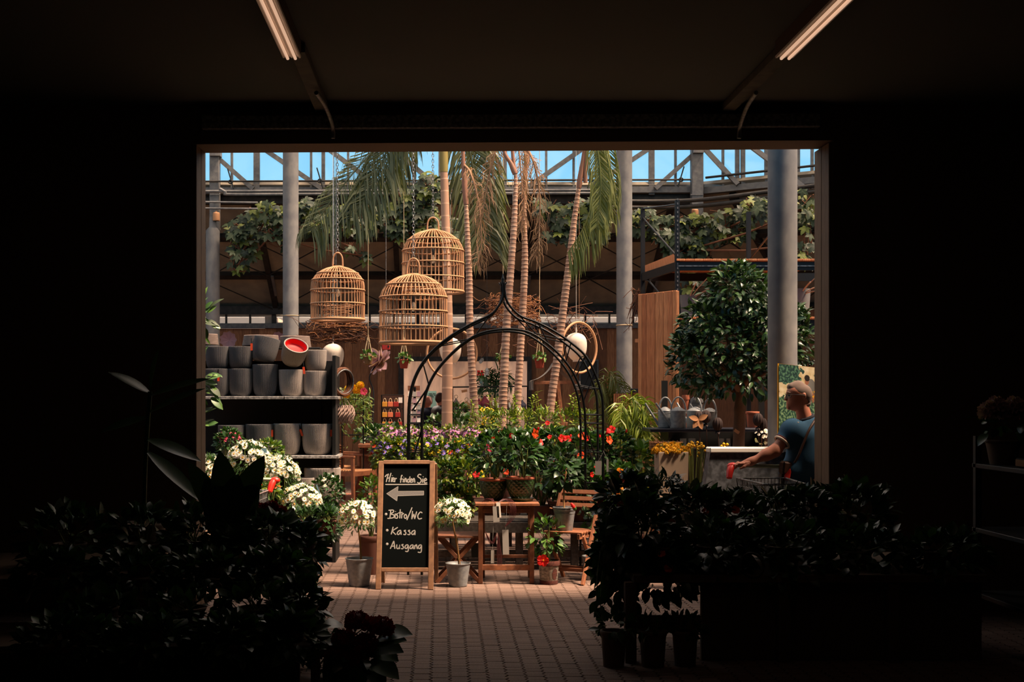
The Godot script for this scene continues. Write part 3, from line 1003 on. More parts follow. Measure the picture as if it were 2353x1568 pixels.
func pot_mesh(r0: float, r1: float, h: float, rim := 0.012, seg := 24) -> MB:
	var b := MB.new()
	b.lathe(Vector3.ZERO, [[0.0, 0.0], [r0, 0.0], [r0 + (r1 - r0) * 0.85, h * 0.86], [r1, h * 0.87], [r1 + rim * 0.4, h * 0.93], [r1 + rim * 0.4, h], [r1 - rim, h], [r1 - rim * 1.6, h * 0.8], [0.0, h * 0.78]], seg)
	return b
func pot(parent: Node3D, base: Vector3, r0: float, r1: float, h: float, m: Material) -> void:
	var o := part(parent, "pot", pot_mesh(r0, r1, h), m, true)
	o.position = base - parent.position
	var s := MB.new()
	s.lathe(Vector3(0, h * 0.80, 0), [[0.0, 0.012], [r1 * 0.5, 0.016], [r1 * 0.94, 0.0]], 14)
	part(o, "soil", s, M.soil, true)
func stems(parent: Node3D, from: Vector3, c: Vector3, r: Vector3, n: int, rad: float, m: Material) -> void:
	var b := MB.new()
	for k in n:
		var u := rdir()
		u.y = absf(u.y)
		var e := c + u * r * 0.8
		var a := from + Vector3(rr(-0.02, 0.02), 0, rr(-0.02, 0.02))
		b.tube(PackedVector3Array([a, a.lerp(e, 0.5) + rdir() * 0.02 + Vector3(0, 0.03, 0), e]), [rad, rad * 0.8, rad * 0.5], 4)
	part(parent, "stems", b, m)
func bush(called: String, label: String, cat: String, group: String, base: Vector3, c: Vector3, r: Vector3, n: int, mesh: Mesh, s0: float, s1: float, mats: Array, most: int, potm: Material = null, pr := 0.10, ph := 0.16) -> Node3D:
	var t := thing(called, label, cat, base, group)
	if potm:
		pot(t, base, pr * 0.75, pr, ph, potm)
	stems(t, base + Vector3(0, ph * 0.8 if potm else 0.0, 0), c, r, 7, 0.006, M.stem)
	tuft(t, [mesh], mats, shell(c, r, n, s0, s1), most)
	return t
func frond(palm: Node3D, pts: Array, n: int, ln: float, wd: float, droop: float, m: Material, tip := 0.45, side := 1.0, both := true, called := "frond") -> void:
	# a feather leaf: rachis as the part, its narrow leaflets as the sub-part
	var path := curve(pts, 28)
	var rad := []
	for j in path.size():
		rad.append(lerpf(0.018, 0.004, float(j) / path.size()))
	var b := MB.new()
	b.tube(path, rad, 5)
	var o := part(palm, called, b, m)
	var q := MB.new()
	var wild := 0.55 if m == M.palm_dry else 0.12
	for k in n:
		var t := 0.06 + 0.94 * k / n
		var u := t * (path.size() - 1)
		var j := mini(int(u), path.size() - 2)
		var p := path[j].lerp(path[j + 1], u - j)
		var tg := (path[j + 1] - path[j]).normalized()
		var sd := tg.cross(Vector3.BACK + rdir() * 0.3).normalized()
		for s: float in ([1.0, -1.0] if both else [side]):
			var l := ln * (0.55 + 0.45 * sin(PI * clampf(t * 0.9 + 0.1, 0, 1))) * (rr(0.85, 1.1) if wild < 0.3 else rr(0.4, 1.25)) * lerpf(1.0, tip * 2.0, maxf(0.0, t - 0.6))
			var dir := (tg * 0.75 + sd * s * 0.8 + rdir() * wild).normalized()
			var e1 := p + dir * l * 0.45 + Vector3(0, -droop * l * 0.15, 0)
			var d2 := (dir * (1.0 - droop) + Vector3(rr(-0.08, 0.08), -droop * 1.2, rr(-0.1, 0.1)) + rdir() * wild * 0.5).normalized()
			var e2 := e1 + d2 * l * 0.3
			var e3 := e2 + (d2 * (1.0 - droop * 0.5) + Vector3(0, -droop * 0.6, 0) + rdir() * (wild - 0.1)).normalized() * l * 0.3
			var w := wd * rr(0.8, 1.2)
			var wv := dir.cross(Vector3.BACK + rdir() * 0.6).normalized() * w * 0.5
			var f := Vector3(0, 0, w * 0.2)
			q.grid([PackedVector3Array([p - wv * 0.3, p + wv * 0.3]), PackedVector3Array([e1 - wv + f, e1 + wv]), PackedVector3Array([e2 - wv * 0.8, e2 + wv * 0.8 + f]), PackedVector3Array([e3 - wv * 0.1, e3 + wv * 0.1])])
	var lo := part(o, "leaflets", q, m)
	lo.set_meta("kind", "stuff")

# ---------- rattan cages, arch, palms, vine ----------
func cage(label: String, cx: float, rp: float, ytop: float, ybot: float, yrings: Array, yhandle: float, d: float, chain_px: float, inner_nest := false) -> void:
	var R := rp * d / F
	var o := P(cx, ybot, d)
	var hh := H(ytop, d) - o.y
	var sh := hh * 0.62      # height of the shoulder
	var t := thing("rattan_cage_lamp", label, "cage lamp", o, "rattan birdcage lamps hanging among the palms")
	var rib := MB.new()
	var path := PackedVector3Array([Vector3(R, 0, 0), Vector3(R * 1.01, sh * 0.4, 0), Vector3(R * 1.0, sh * 0.8, 0)])
	for k in 9:
		var a := PI * 0.5 * k / 8.0 * 0.97
		path.append(Vector3(R * cos(a), sh + (hh - sh) * sin(a), 0))
	rib.tube(path, 0.0054, 5)
	var rm := rib.mesh()
	for k in 46:
		copy_part(t, "rib", rm, M.rattan, Transform3D(Basis(Vector3.UP, TAU * (k + rr(-0.18, 0.18)) / 46), Vector3.ZERO))
	for k in yrings.size():
		var y := H(yrings[k], d) - o.y
		var rad := R
		if y > sh:
			rad = R * sqrt(maxf(0.05, 1.0 - pow((y - sh) / (hh - sh), 2.0)))
		var b := MB.new()
		b.ring(Vector3(0, y, 0), Vector3.UP, rad + 0.007, 0.0085, 48, 5)
		b.ring(Vector3(0, y, 0), Vector3.UP, rad - 0.010, 0.006, 48, 5)
		part(t, "hoop", b, M.rattan, true)
	var bb := MB.new()
	bb.ring(Vector3.ZERO, Vector3.UP, R, 0.016, 48, 8)
	part(t, "base_hoop", bb, M.rattan, true)
	var tp := MB.new()
	tp.ring(Vector3(0, hh, 0), Vector3.UP, R * 0.16, 0.009, 20, 5)
	part(t, "top_hoop", tp, M.rattan, true)
	var hb := MB.new()
	var hy := H(yhandle, d) - o.y
	var hp := []
	for k in 9:
		var a := PI * k / 8.0
		hp.append(Vector3(cos(a) * R * 0.19, hh + (hy - hh) * pow(sin(a), 0.6), 0))
	hb.tube(curve(hp, 24), 0.010, 6)
	part(t, "handle", hb, M.rattan, true)
	# bulb on its flex
	var so := MB.new()
	so.rod(Vector3(0, hh, 0), Vector3(0, hh * 0.72, 0), 0.003, 4)
	so.lathe(Vector3(0, hh * 0.60, 0), [[0.0, 0.0], [0.016, 0.0], [0.017, 0.06], [0.008, 0.075], [0.0, 0.08]], 10)
	var sp := part(t, "lamp_holder", so, M.black, true)
	var bu := MB.new()
	bu.lathe(Vector3(0, hh * 0.60 - 0.10, 0), [[0.0, 0.0], [0.016, 0.006], [0.026, 0.03], [0.024, 0.055], [0.014, 0.085], [0.012, 0.10]], 12)
	part(sp, "light_bulb", bu, M.bulb, true)
	if inner_nest:
		var fr := MB.new()
		for k in 8:
			fr.ring(Vector3(0, 0.05 + k * 0.018, 0), (Vector3.UP + rdir() * 0.12).normalized(), R * rr(0.45, 0.62), 0.005, 20, 4)
		part(t, "inner_wreath", fr, M.rattan, true)
	# chain up into the roof
	var ch := MB.new()
	var cp := P(chain_px, 340, d)
	var a0 := o + Vector3(0, hy, 0)
	var a1 := Vector3(cp.x, roof_y(cp.x), o.z)
	var ln := a0.distance_to(a1)
	var nl := int(ln / 0.032)
	for k in nl:
		var p := a0.lerp(a1, (k + 0.5) / nl)
		ch.ring(p, (Vector3.RIGHT if k % 2 else Vector3.BACK), 0.013, 0.0038, 7, 4, 1.55)
	single("chain", ch, M.galv, "metal chain holding up " + label, "chain", "chains of the cage lamps")

func cages() -> void:
	var g := mat("bulb", Color(0.95, 0.85, 0.7, 0.25), 0.05)
	g.transparency = BaseMaterial3D.TRANSPARENCY_ALPHA
	cage("the small rattan cage lamp hung over the dark twig nest", 776, 61, 613, 735, [629, 644, 668, 699], 581, 14.5, 773, true)
	cage("the widest rattan cage lamp, hung lowest beside the black arch", 950, 77, 631, 788, [655, 684, 717, 752], 594, 13.5, 951)
	cage("the highest rattan cage lamp, in front of the thick palm trunk", 995, 70, 529, 671, [553, 577, 606, 639], 500, 15.2, 993)
	var b := MB.new()
	b.tube(PackedVector3Array([P(767, 607, 14.5), Vector3(P(767, 0, 14.5).x, roof_y(P(767, 0, 14.5).x), -14.5)]), 0.005, 5)
	single("cord", b, M.galv, "thin steel cord beside the small cage lamp's chain", "cord")

func arch() -> void:
	var d := 12.12
	var t := thing("garden_arch", "black metal garden arch with ogee top and round inner hoop over the flowers", "arch", G(1160, d + 0.2))
	var outer := [[938, 1305], [938, 1060], [938, 970], [941, 915], [952, 870], [973, 831], [1003, 798], [1039, 770], [1082, 745], [1126, 724], [1144, 706], [1156, 682], [1158, 650]]
	var outer_r := [[1386, 1305], [1386, 1060], [1385, 935], [1379, 895], [1366, 857], [1345, 818], [1312, 788], [1274, 762], [1236, 742], [1197, 727], [1174, 706], [1162, 684], [1158, 650]]
	var inner := [[969, 1305], [969, 1060], [969, 970], [973, 928], [983, 890], [1003, 852], [1034, 816], [1070, 785], [1108, 765], [1159, 757], [1210, 762], [1248, 783], [1284, 814], [1314, 852], [1332, 890], [1341, 926], [1345, 972], [1345, 1060], [1345, 1305]]
	for k in 2:
		var dz := Vector3(0, 0, -0.42 * k)
		for pl in [outer, outer_r, inner]:
			var pts := []
			for q in pl: 
				var p := P(q[0], q[1], d)
				if q[1] > 1300: p.y = 0.0
				pts.append(p + dz)
			var b := MB.new()
			b.tube(curve(pts, 70), 0.0115, 7)
			part(t, "arch_hoop" if pl == inner else "arch_rail", b, M.black_metal)
	# struts between outer and inner hoop, and rungs on the posts
	for s in [[1126, 724, 1095, 767], [1048, 766, 1003, 800], [973, 840, 985, 885], [1190, 722, 1230, 765], [1236, 742, 1262, 793], [1312, 788, 1300, 832], [1345, 818, 1322, 870], [1379, 895, 1330, 885], [1010, 792, 1075, 780], [946, 945, 980, 895], [1366, 857, 1340, 925], [1303, 783, 1215, 763], [938, 1100, 969, 985], [1386, 1100, 1345, 985]]:
		for k in 2:
			var dz := Vector3(0, 0, -0.42 * k)
			var b := MB.new()
			b.rod(P(s[0], s[1], d) + dz, P(s[2], s[3], d) + dz, 0.006, 5)
			part(t, "strut", b, M.black_metal)
	for y in [954, 974, 1040, 1110, 1180, 1250]:
		for x in [[938, 969], [1345, 1386]]:
			for k in 2:
				var dz := Vector3(0, 0, -0.42 * k)
				var b := MB.new()
				b.rod(P(x[0], y, d) + dz, P(x[1], y, d) + dz, 0.006, 5)
				part(t, "rung", b, M.black_metal)
			for q in x:
				var b := MB.new()
				b.rod(P(q, y + 10, d), P(q, y + 10, d) + Vector3(0, 0, -0.42), 0.005, 5)
				part(t, "rung", b, M.black_metal)
	for q in [[1158, 690], [1082, 745], [1236, 742], [1159, 757], [1345, 818], [973, 831], [1300, 832], [1003, 852]]:
		var b := MB.new()
		b.rod(P(q[0], q[1], d), P(q[0], q[1], d) + Vector3(0, 0, -0.42), 0.006, 5)
		part(t, "cross_bar", b, M.black_metal)
	var f := MB.new()
	var o := P(1158, 652, d) + Vector3(0, 0, -0.21)
	f.lathe(o, [[0.02, -0.06], [0.026, -0.02], [0.014, 0.0], [0.022, 0.02], [0.012, 0.04], [0.018, 0.06], [0.010, 0.075], [0.004, 0.11], [0.0, 0.12]], 12)
	for k in 4:
		var u := Vector3(cos(k * PI / 2 + 0.6), 0, sin(k * PI / 2 + 0.6))
		f.tube(PackedVector3Array([o + Vector3(0, -0.12, 0), o + u * 0.02 + Vector3(0, 0.0, 0), o + u * 0.045 + Vector3(0, 0.03, 0)]), [0.012, 0.01, 0.004], 5)
	part(t, "finial", f, M.black_metal)
	# paper care labels tied to the posts
	for q in [[1375, 1060, 1092], [1396, 1056, 1085]]:
		var b := MB.new()
		b.box(at(P(q[0], (q[1] + q[2]) * 0.5, 12.09)), Vector3(0.06 if q[0] < 1390 else 0.02, (q[2] - q[1]) * 12.09 / F, 0.001))
		b.rod(P(q[0], q[1], 12.09), P(1386, q[1] - 20, 12.1), 0.0015, 3)
		single("care_label", b, M.tag_paper, ["grey paper care label tied to the black arch", "narrow grey plant stick beside the black arch"][0 if q[0] < 1390 else 1], "label")

func trunk(t: Node3D, pts: Array, d: float, m: Material, ring_gap: float) -> void:
	# pts: [px, py, width px]; leaf-scar rings as real ridges, pale on brown
	var c3 := []
	var ws := []
	for q in pts:
		c3.append(P(q[0], q[1], d)); ws.append(q[2] * d / F * 0.5)
	c3[0].y = 0.0
	var path := curve(c3, 420)
	var rad := []
	var cols := PackedColorArray()
	var acc := 0.0
	var last := -1
	var mixv := 0.3
	var dark := Color(0.27, 0.135, 0.085)
	var pale := Color(0.56, 0.36, 0.25)
	for j in path.size():
		var u := float(j) / (path.size() - 1) * (ws.size() - 1)
		var k := mini(int(u), ws.size() - 2)
		var w := lerpf(ws[k], ws[k + 1], u - k)
		if j: acc += path[j].distance_to(path[j - 1])
		var ph := fposmod(acc / ring_gap, 1.0)
		if ring_gap > 0.1:
			# smooth trunk with thin pale scars
			rad.append(w * (1.0 + (0.02 if ph < 0.1 else 0.0)))
			cols.append(pale * 1.25 if ph < 0.1 else dark.lerp(pale, 0.45 + mixv * 0.5))
			if int(acc / ring_gap) != last:
				last = int(acc / ring_gap)
				mixv = rr(0.1, 0.6)
			continue
		rad.append(w * (1.0 + (0.07 if ph < 0.3 else 0.0) - (0.03 if ph > 0.85 else 0.0)))
		if int(acc / ring_gap) != last:
			last = int(acc / ring_gap)
			mixv = rr(0.05, 0.6)
		cols.append(pale if ph < 0.3 else dark.lerp(pale, mixv) if ph < 0.85 else dark * 0.7)
	var b := MB.new()
	b.tube(path, rad, 12, cols)
	var o := MeshInstance3D.new()
	o.name = "trunk"
	o.mesh = b.mesh(null, true)
	o.material_override = m
	t.add_child(o, true)
	o.position = -t.position

func palms() -> void:
	var tm := mat("palm_trunk", Color(1, 1, 1), 0.85)
	tm.vertex_color_use_as_albedo = true
	var smooth := mat("palm_trunk_smooth", Color(1.0, 0.98, 0.96), 0.8)
	smooth.vertex_color_use_as_albedo = true
	var sheath := mat("sheath", Color(0.56, 0.39, 0.31), 0.6)
	var green_sheath := mat("green_sheath", Color(0.58, 0.52, 0.28), 0.55)
	var g := "tall palms growing through the middle of the display"
	# thick pale trunk
	var a := thing("palm_tree", "thick pale palm with widely spaced rings behind the cage lamps", "palm", G(1027, 17.0), g)
	trunk(a, [[1027, 1200, 27], [1027, 985, 25], [1028, 850, 24], [1029, 740, 23], [1026, 600, 20], [1022, 450, 19], [1020, 395, 17]], 17.0, smooth, 0.16)
	var s := MB.new()
	s.tube(curve([P(1020, 396, 17.0), P(1019.5, 350, 17.0), P(1018, 250, 17.0)], 8), [0.052, 0.054, 0.056, 0.056, 0.055, 0.053, 0.05, 0.045, 0.04], 12)
	part(a, "crown_shaft", s, green_sheath)
	var d := 16.7
	var o := P(1018, 255, 17.0)
	frond(a, [o, P(960, 215, 16.6), P(880, 320, d), P(810, 400, d), P(755, 470, d), P(716, 530, d)], 120, 0.62, 0.019, 0.78, M.palm_b, 0.7)
	frond(a, [o, P(950, 230, 16.5), P(892, 340, d), P(868, 400, d), P(838, 455, d), P(812, 500, d)], 105, 0.58, 0.022, 0.5, M.palm_b, 0.7)
	frond(a, [o, P(970, 235, 16.9), P(925, 300, 17.2), P(890, 345, 17.2), P(905, 420, 17.2)], 75, 0.5, 0.021, 0.6, M.palm_a, 0.6)
	frond(a, [o, P(980, 240, 17.1), P(945, 300, 17.4), P(925, 350, 17.4), P(915, 400, 17.4)], 66, 0.45, 0.019, 0.6, M.palm_b, 0.6)
	frond(a, [o, P(1048, 240, 17.2), P(1075, 330, 17.2), P(1092, 410, 17.2), P(1106, 500, 17.2), P(1118, 560, 17.2)], 126, 0.66, 0.025, 0.45, M.palm_b, 0.8)
	frond(a, [o, P(1060, 235, 17.3), P(1095, 310, 17.5), P(1120, 400, 17.5), P(1132, 520, 17.5)], 96, 0.5, 0.021, 0.5, M.palm_a, 0.8)
	var defs := [
		["slender palm with a reddish sheath, next to the thick pale palm", 16.5, [[1092, 1190, 21], [1091, 975, 19], [1085, 860, 17], [1080, 760, 16], [1078, 640, 15], [1074, 540, 12], [1071, 470, 9]], [1071, 470, 1066, 400, 1064, 345]],
		["slender palm with a forked top and dark upper trunk", 16.0, [[1155, 1190, 20], [1155, 965, 19], [1158, 870, 19], [1164, 750, 18], [1173, 630, 16], [1181, 520, 14], [1185, 430, 9], [1184, 398, 7]], [1184, 400, 1174, 375, 1158, 345]],
		["slender palm hung with dry brown fronds", 17.0, [[1187, 1190, 18], [1188, 960, 17], [1195, 820, 16], [1202, 700, 16], [1206, 600, 15], [1205, 520, 11], [1204, 460, 9]], [1204, 460, 1207, 400, 1214, 345]],
		["leaning palm that tilts toward the concrete column", 16.4, [[1248, 1190, 19], [1263, 960, 18], [1281, 820, 18], [1295, 705, 17], [1308, 605, 16], [1319, 510, 13], [1330, 430, 9]], [1330, 432, 1336, 390, 1343, 340]]]
	var trees := [a]
	for q in defs:
		var t := thing("palm_tree", q[0], "palm", G(q[2][0][0], q[1]), g)
		trunk(t, q[2], q[1], tm, 0.052)
		var e: Array = q[3]
		var b := MB.new()
		b.tube(curve([P(e[0], e[1], q[1]), P(e[2], e[3], q[1]), P(e[4], e[5], q[1]), P(e[4] + (e[4] - e[2]) * 0.5, 260, q[1])], 10), [0.032, 0.036, 0.036, 0.032, 0.028, 0.026, 0.024, 0.022, 0.02, 0.018, 0.016], 8)
		part(t, "crown_shaft", b, sheath)
		trees.append(t)
	var f := MB.new()
	f.tube(curve([P(1185, 402, 16.0), P(1181, 380, 16.0), P(1177, 340, 16.0), P(1172, 260, 16.0)], 8), 0.022, 7)
	part(trees[2], "crown_shaft", f, sheath)
	f = MB.new()
	f.tube(curve([P(1345, 420, 16.4), P(1345, 380, 16.4), P(1350, 330, 16.4), P(1356, 260, 16.4)], 8), 0.028, 7)
	part(trees[4], "crown_shaft", f, sheath)
	# dry hanging fronds
	frond(trees[1], [P(1067, 380, 16.5), P(1082, 400, 16.3), P(1100, 470, 16.2), P(1106, 560, 16.2), P(1096, 610, 16.2)], 60, 0.26, 0.010, 0.93, M.palm_dry, 0.8, 1.0, true, "dry_frond")
	frond(trees[2], [P(1150, 300, 16.2), P(1138, 350, 16.1), P(1120, 420, 16.1), P(1108, 500, 16.1)], 60, 0.28, 0.010, 0.93, M.palm_dry, 0.8, 1.0, true, "dry_frond")
	frond(trees[3], [P(1206, 330, 16.8), P(1206, 400, 16.8), P(1204, 470, 16.8), P(1196, 530, 16.8)], 52, 0.24, 0.010, 0.95, M.palm_dry, 0.8, 1.0, true, "dry_frond")
	frond(trees[3], [P(1216, 350, 16.7), P(1228, 380, 16.6), P(1240, 450, 16.6), P(1238, 540, 16.6), P(1230, 590, 16.6)], 64, 0.26, 0.010, 0.93, M.palm_dry, 0.8, 1.0, true, "dry_frond")
	frond(trees[2], [P(1186, 300, 16.3), P(1194, 360, 16.2), P(1200, 440, 16.2)], 34, 0.24, 0.010, 0.95, M.palm_dry, 0.8, 1.0, true, "dry_frond")
	# green fronds of the leaning palm
	frond(trees[4], [P(1352, 262, 16.4), P(1362, 310, 16.0), P(1370, 380, 15.9), P(1364, 455, 15.9), P(1340, 525, 15.9), P(1304, 582, 15.9)], 190, 0.50, 0.016, 0.74, M.palm_a, 0.7, -1.0, false)
	frond(trees[4], [P(1352, 262, 16.4), P(1380, 300, 16.2), P(1394, 360, 16.1), P(1402, 430, 16.1), P(1400, 500, 16.1)], 90, 0.36, 0.015, 0.8, M.palm_a, 0.7)
	frond(trees[4], [P(1352, 262, 16.4), P(1366, 310, 15.8), P(1378, 380, 15.7), P(1380, 450, 15.7), P(1372, 520, 15.7)], 90, 0.34, 0.015, 0.8, M.palm_a, 0.7)

func vines() -> void:
	var sets := [
		["leafy green creeper trailing along the pipes beside the lagged pipe", [[570, 525, 52, 26, 40], [618, 495, 48, 24, 30], [560, 572, 38, 30, 20], [548, 608, 22, 18, 6], [655, 505, 22, 26, 14], [700, 482, 30, 25, 24], [770, 503, 45, 28, 34], [825, 522, 36, 24, 22], [730, 517, 30, 18, 12], [806, 568, 12, 12, 3], [838, 588, 12, 12, 3], [640, 545, 24, 24, 9]]],
		["leafy green creeper piled up high behind the highest cage lamp", [[900, 505, 52, 34, 46], [955, 475, 45, 44, 56], [985, 432, 28, 32, 24], [930, 535, 50, 20, 24], [1000, 520, 25, 30, 16], [1040, 530, 25, 40, 14]]],
		["leafy green creeper between the dry fronds and the concrete column", [[1250, 482, 30, 24, 20], [1300, 502, 46, 32, 42], [1340, 482, 36, 24, 24], [1290, 540, 36, 18, 14], [1375, 520, 30, 40, 16]]],
		["leafy green creeper behind the black racks, past the concrete column", [[1475, 505, 34, 30, 30], [1540, 530, 45, 34, 46], [1600, 532, 56, 38, 62], [1680, 520, 50, 40, 50], [1735, 478, 34, 24, 26], [1850, 480, 28, 40, 26], [1580, 575, 60, 18, 20], [1850, 560, 22, 55, 14], [1590, 645, 28, 28, 14]]]]
	for s in sets:
		var c0: Array = s[1][0]
		var t := thing("creeper", s[0], "creeper", P(c0[0], c0[1], 21.5), "creepers on the clerestory pipes")
		var ts := []
		var tw := MB.new()
		var last := Vector3.ZERO
		for q in s[1]:
			var c := P(q[0], q[1], 21.5 if q[0] < 1700 else 20.5)
			for k in int(q[4] * 1.6):
				var a := rr(0, TAU)
				var rad := sqrt(rng.randf())
				var o := c + Vector3(cos(a) * rad * q[2], sin(a) * rad * q[3], 0) * 21.25 / F + Vector3(0, 0, rr(-0.25, 0.25))
				var dir := Vector3(rr(-0.8, 0.8), rr(-1.0, 0.1), rr(0.0, 0.5))
				var nrm := Vector3(rr(-0.4, 0.4), rr(0.3, 1.0), rr(0.4, 1.0))
				ts.append(placed(o, dir, nrm, rr(0.11, 0.17)))
			for k in 10:
				var u := Vector3(rr(-1, 1) * q[2], rr(-1, 1) * q[3], 0) * 21.25 / F
				var w := Vector3(rr(-1, 1) * q[2], rr(-1, 1) * q[3], 0) * 21.25 / F
				tw.tube(PackedVector3Array([c + u, c + (u + w) * 0.5 + Vector3(0, -0.05, 0), c + w]), 0.008, 4)
			if last != Vector3.ZERO:
				tw.tube(PackedVector3Array([last, (last + c) * 0.5 + Vector3(0, -0.06, 0), c]), 0.016, 5)
			last = c
		part(t, "stems", tw, M.twig)
		tuft(t, [creeper_unit()], [M.vine_a, M.vine_b, M.vine_a, M.vine_c], ts, 300)

# ---------- shelf of ribbed pots, dining corner, hanging things on that side ----------
func rib_pot(key: String, R: float, h: float) -> Mesh:
	if not LM.has(key):
		var b := MB.new()
		var pr := [[0.0, 0.0, 0], [R * 0.62, 0.0, 0], [R * 0.74, h * 0.03, 0.4], [R * 0.84, h * 0.12, 1], [R * 0.92, h * 0.28, 1], [R * 0.97, h * 0.5, 1], [R * 0.99, h * 0.8, 1], [R, h * 0.985, 1], [R * 0.99, h, 0.2], [R * 0.92, h, 0], [R * 0.90, h * 0.9, 0], [R * 0.86, h * 0.30, 0], [0.0, h * 0.26, 0]]
		b.lathe(Vector3.ZERO, pr, 288, Basis(), R * 0.028, 72)
		LM[key] = b.mesh()
	return LM[key]
func swing_tag(parent: Node3D, o: Vector3, m: Material, tilt := 0.0) -> void:
	# dark loop with an orange paper tag, tied to a rim
	var b := MB.new()
	b.rod(o, o + Vector3(tilt * 0.03, -0.05, 0), 0.004, 4)
	var s := part(parent, "tag_cord", b, M.black)
	var c := MB.new()
	c.box(Transform3D(Basis(Vector3.BACK, tilt), o + Vector3(tilt * 0.06, -0.085, 0.004)), Vector3(0.022, 0.07, 0.004))
	part(s, "paper_tag", c, m)

func pot_shelf() -> void:
	var d := 13.0
	var t := thing("display_shelf", "black metal display shelf stacked with ribbed grey planters", "shelf", G(610, d + 0.2))
	var y2 := H(911, d)
	var y3 := H(1047, d)
	var x0 := G(330, d).x
	var x1 := G(763, d).x
	part(t, "back_panel", slab(Vector3(x0, 0.1, -d - 0.52), Vector3(x1, H(830, d + 0.5), -d - 0.48)), M.black)
	for q in [[x1, x1 + 0.035, 817], [x1 - 0.17, x1 - 0.15, 797]]:
		part(t, "upright", slab(Vector3(q[0], 0.0, -d - 0.52), Vector3(q[1], H(q[2], d), -d - (0.02 if q[2] == 817 else 0.45)), 0.003), M.black)
	part(t, "upright", slab(Vector3(x0 - 0.035, 0, -d - 0.52), Vector3(x0, H(817, d), -d), 0.003), M.black)
	for q in [[y2, 470, 658, "light"], [y2, 652, 780, "light"], [y3, 330, 640, "d"], [y3, 620, 781, "d"]]:
		part(t, "shelf_board", slab(Vector3(G(q[1], d).x, q[0] - 0.03, -d - 0.5), Vector3(G(q[2] - 2, d).x, q[0], -d + 0.04), 0.003), M.shelf_edge)
	part(t, "shelf_board", slab(Vector3(x0, H(797, d) - 0.02, -d - 0.5), Vector3(G(732, d).x, H(797, d), -d - 0.15), 0.003), M.black)
	part(t, "shelf_board", slab(Vector3(x0, 0.50, -d - 0.5), Vector3(x1, 0.54, -d + 0.08), 0.003), M.black)
	part(t, "price_rail", slab(Vector3(G(735, d).x, H(985, d) , -d - 0.46), Vector3(G(763, d).x, H(983, d), -d - 0.44)), M.zinc)
	# ribbed planters: [px, top, bottom, half width, tone, dz, label]
	var g := "ribbed planters on the black shelf"
	var defs := [
		[498, 848, 911, 30, 1, 0.05, "dark ribbed planter with an orange tag, lower of two beside the doorway edge"], [500, 797, 849, 27, 1, 0.05, "dark ribbed planter stacked on another, next to the doorway edge"],
		[553, 848, 911, 28, 1, 0.03, "dark ribbed planter under another, between two dark planters on the middle shelf"], [553, 797, 849, 28, 1, 0.03, "dark ribbed planter stacked on another, beside the tilted dark planter"],
		[609, 838, 911, 29, 1, 0.02, "tall dark ribbed planter under the tilted dark planter"], [670, 850, 911, 29, 0, 0.02, "pale ribbed planter under the tipped planter with the red lining"],
		[723, 853, 911, 27, 0, 0.0, "pale ribbed planter, lower of two at the open end of the middle shelf"], [725, 805, 854, 25, 0, 0.0, "pale ribbed planter, upper of two at the open end of the middle shelf"],
		[532, 978, 1047, 30, 1, 0.08, "dark ribbed planter on the lower shelf behind the pink flowers"], [597, 976, 1047, 32, 1, 0.06, "dark ribbed planter on the lower shelf beside the pale pair"],
		[660, 975, 1047, 31, 0, 0.02, "pale ribbed planter with an orange tag on the lower shelf, next to dark ones"], [729, 975, 1046, 35, 0, 0.0, "wide pale ribbed planter at the open end of the lower shelf"],
		[698, 1088, 1160, 24, 0, 0.2, "small pale ribbed planter at the bottom behind daisies"], [741, 1086, 1178, 41, 0, 0.03, "largest pale ribbed planter, on the bottom board beside the rope chair"]]
	for q in defs:
		var dd: float = d + 0.16 - q[5]
		var R: float = q[3] * dd / F
		var h: float = (q[2] - q[1]) * dd / F
		var base := P(q[0], q[2], dd)
		base.y = {911: y2, 1047: y3, 1046: y3, 1160: 0.54, 1178: 0.54}.get(q[2], base.y)
		if base.y == 0.54: h = H(q[1], dd) - 0.54
		var n := thing("ribbed_planter", q[6], "planter", base, g)
		part(n, "pot", rib_pot("rib%d_%d" % [q[3], q[2] - q[1]], R, h), M.pot_dark if q[4] else M.pot_pale, true)
		if q[0] in [498, 660, 729, 597]:
			swing_tag(n, base + Vector3(R * (0.93 if q[0] != 498 else 0.3), h * 0.98, R * (0.4 if q[0] != 498 else 1.0)), M.orange_tag, 0.35 if q[0] == 660 else 0.0)
	# the tilted dark one
	var n := thing("ribbed_planter", "tilted dark ribbed planter with an orange tag lying on the tall dark one", "planter", P(603, 836, d + 0.12), g)
	var o := part(n, "pot", rib_pot("rib_tilt", 29.5 * d / F, 58 * d / F), M.pot_dark, true)
	o.rotation = Vector3(-0.1, 0, -0.20)
	o.position.y = 0.012
	swing_tag(n, P(578, 778, d - 0.02), M.orange_tag)
	# the tipped pale one with the red inside
	n = thing("ribbed_planter", "pale ribbed planter tipped forward, showing a bright red lining", "planter", P(666, 850, d + 0.10), g)
	o = part(n, "pot", rib_pot("rib_tip", 28.5 * d / F, 50 * d / F), M.pot_pale, true)
	o.rotation = Vector3(0.62, 0, -0.30)
	o.position = Vector3(0.01, 0.075, -0.03)
	var rl := MB.new()
	var R := 28.5 * d / F
	var h := 50 * d / F
	rl.lathe(Vector3.ZERO, [[R * 0.895, h * 0.97], [R * 0.85, h * 0.80], [R * 0.80, h * 0.70], [R * 0.4, h * 0.68], [0.0, h * 0.68]], 32)
	part(o, "lining", rl, mat("red_lining", Color(0.80, 0.03, 0.02), 0.6), true, "bright red lining")
	swing_tag(n, P(697, 832, d - 0.03), M.orange_tag, 0.1)
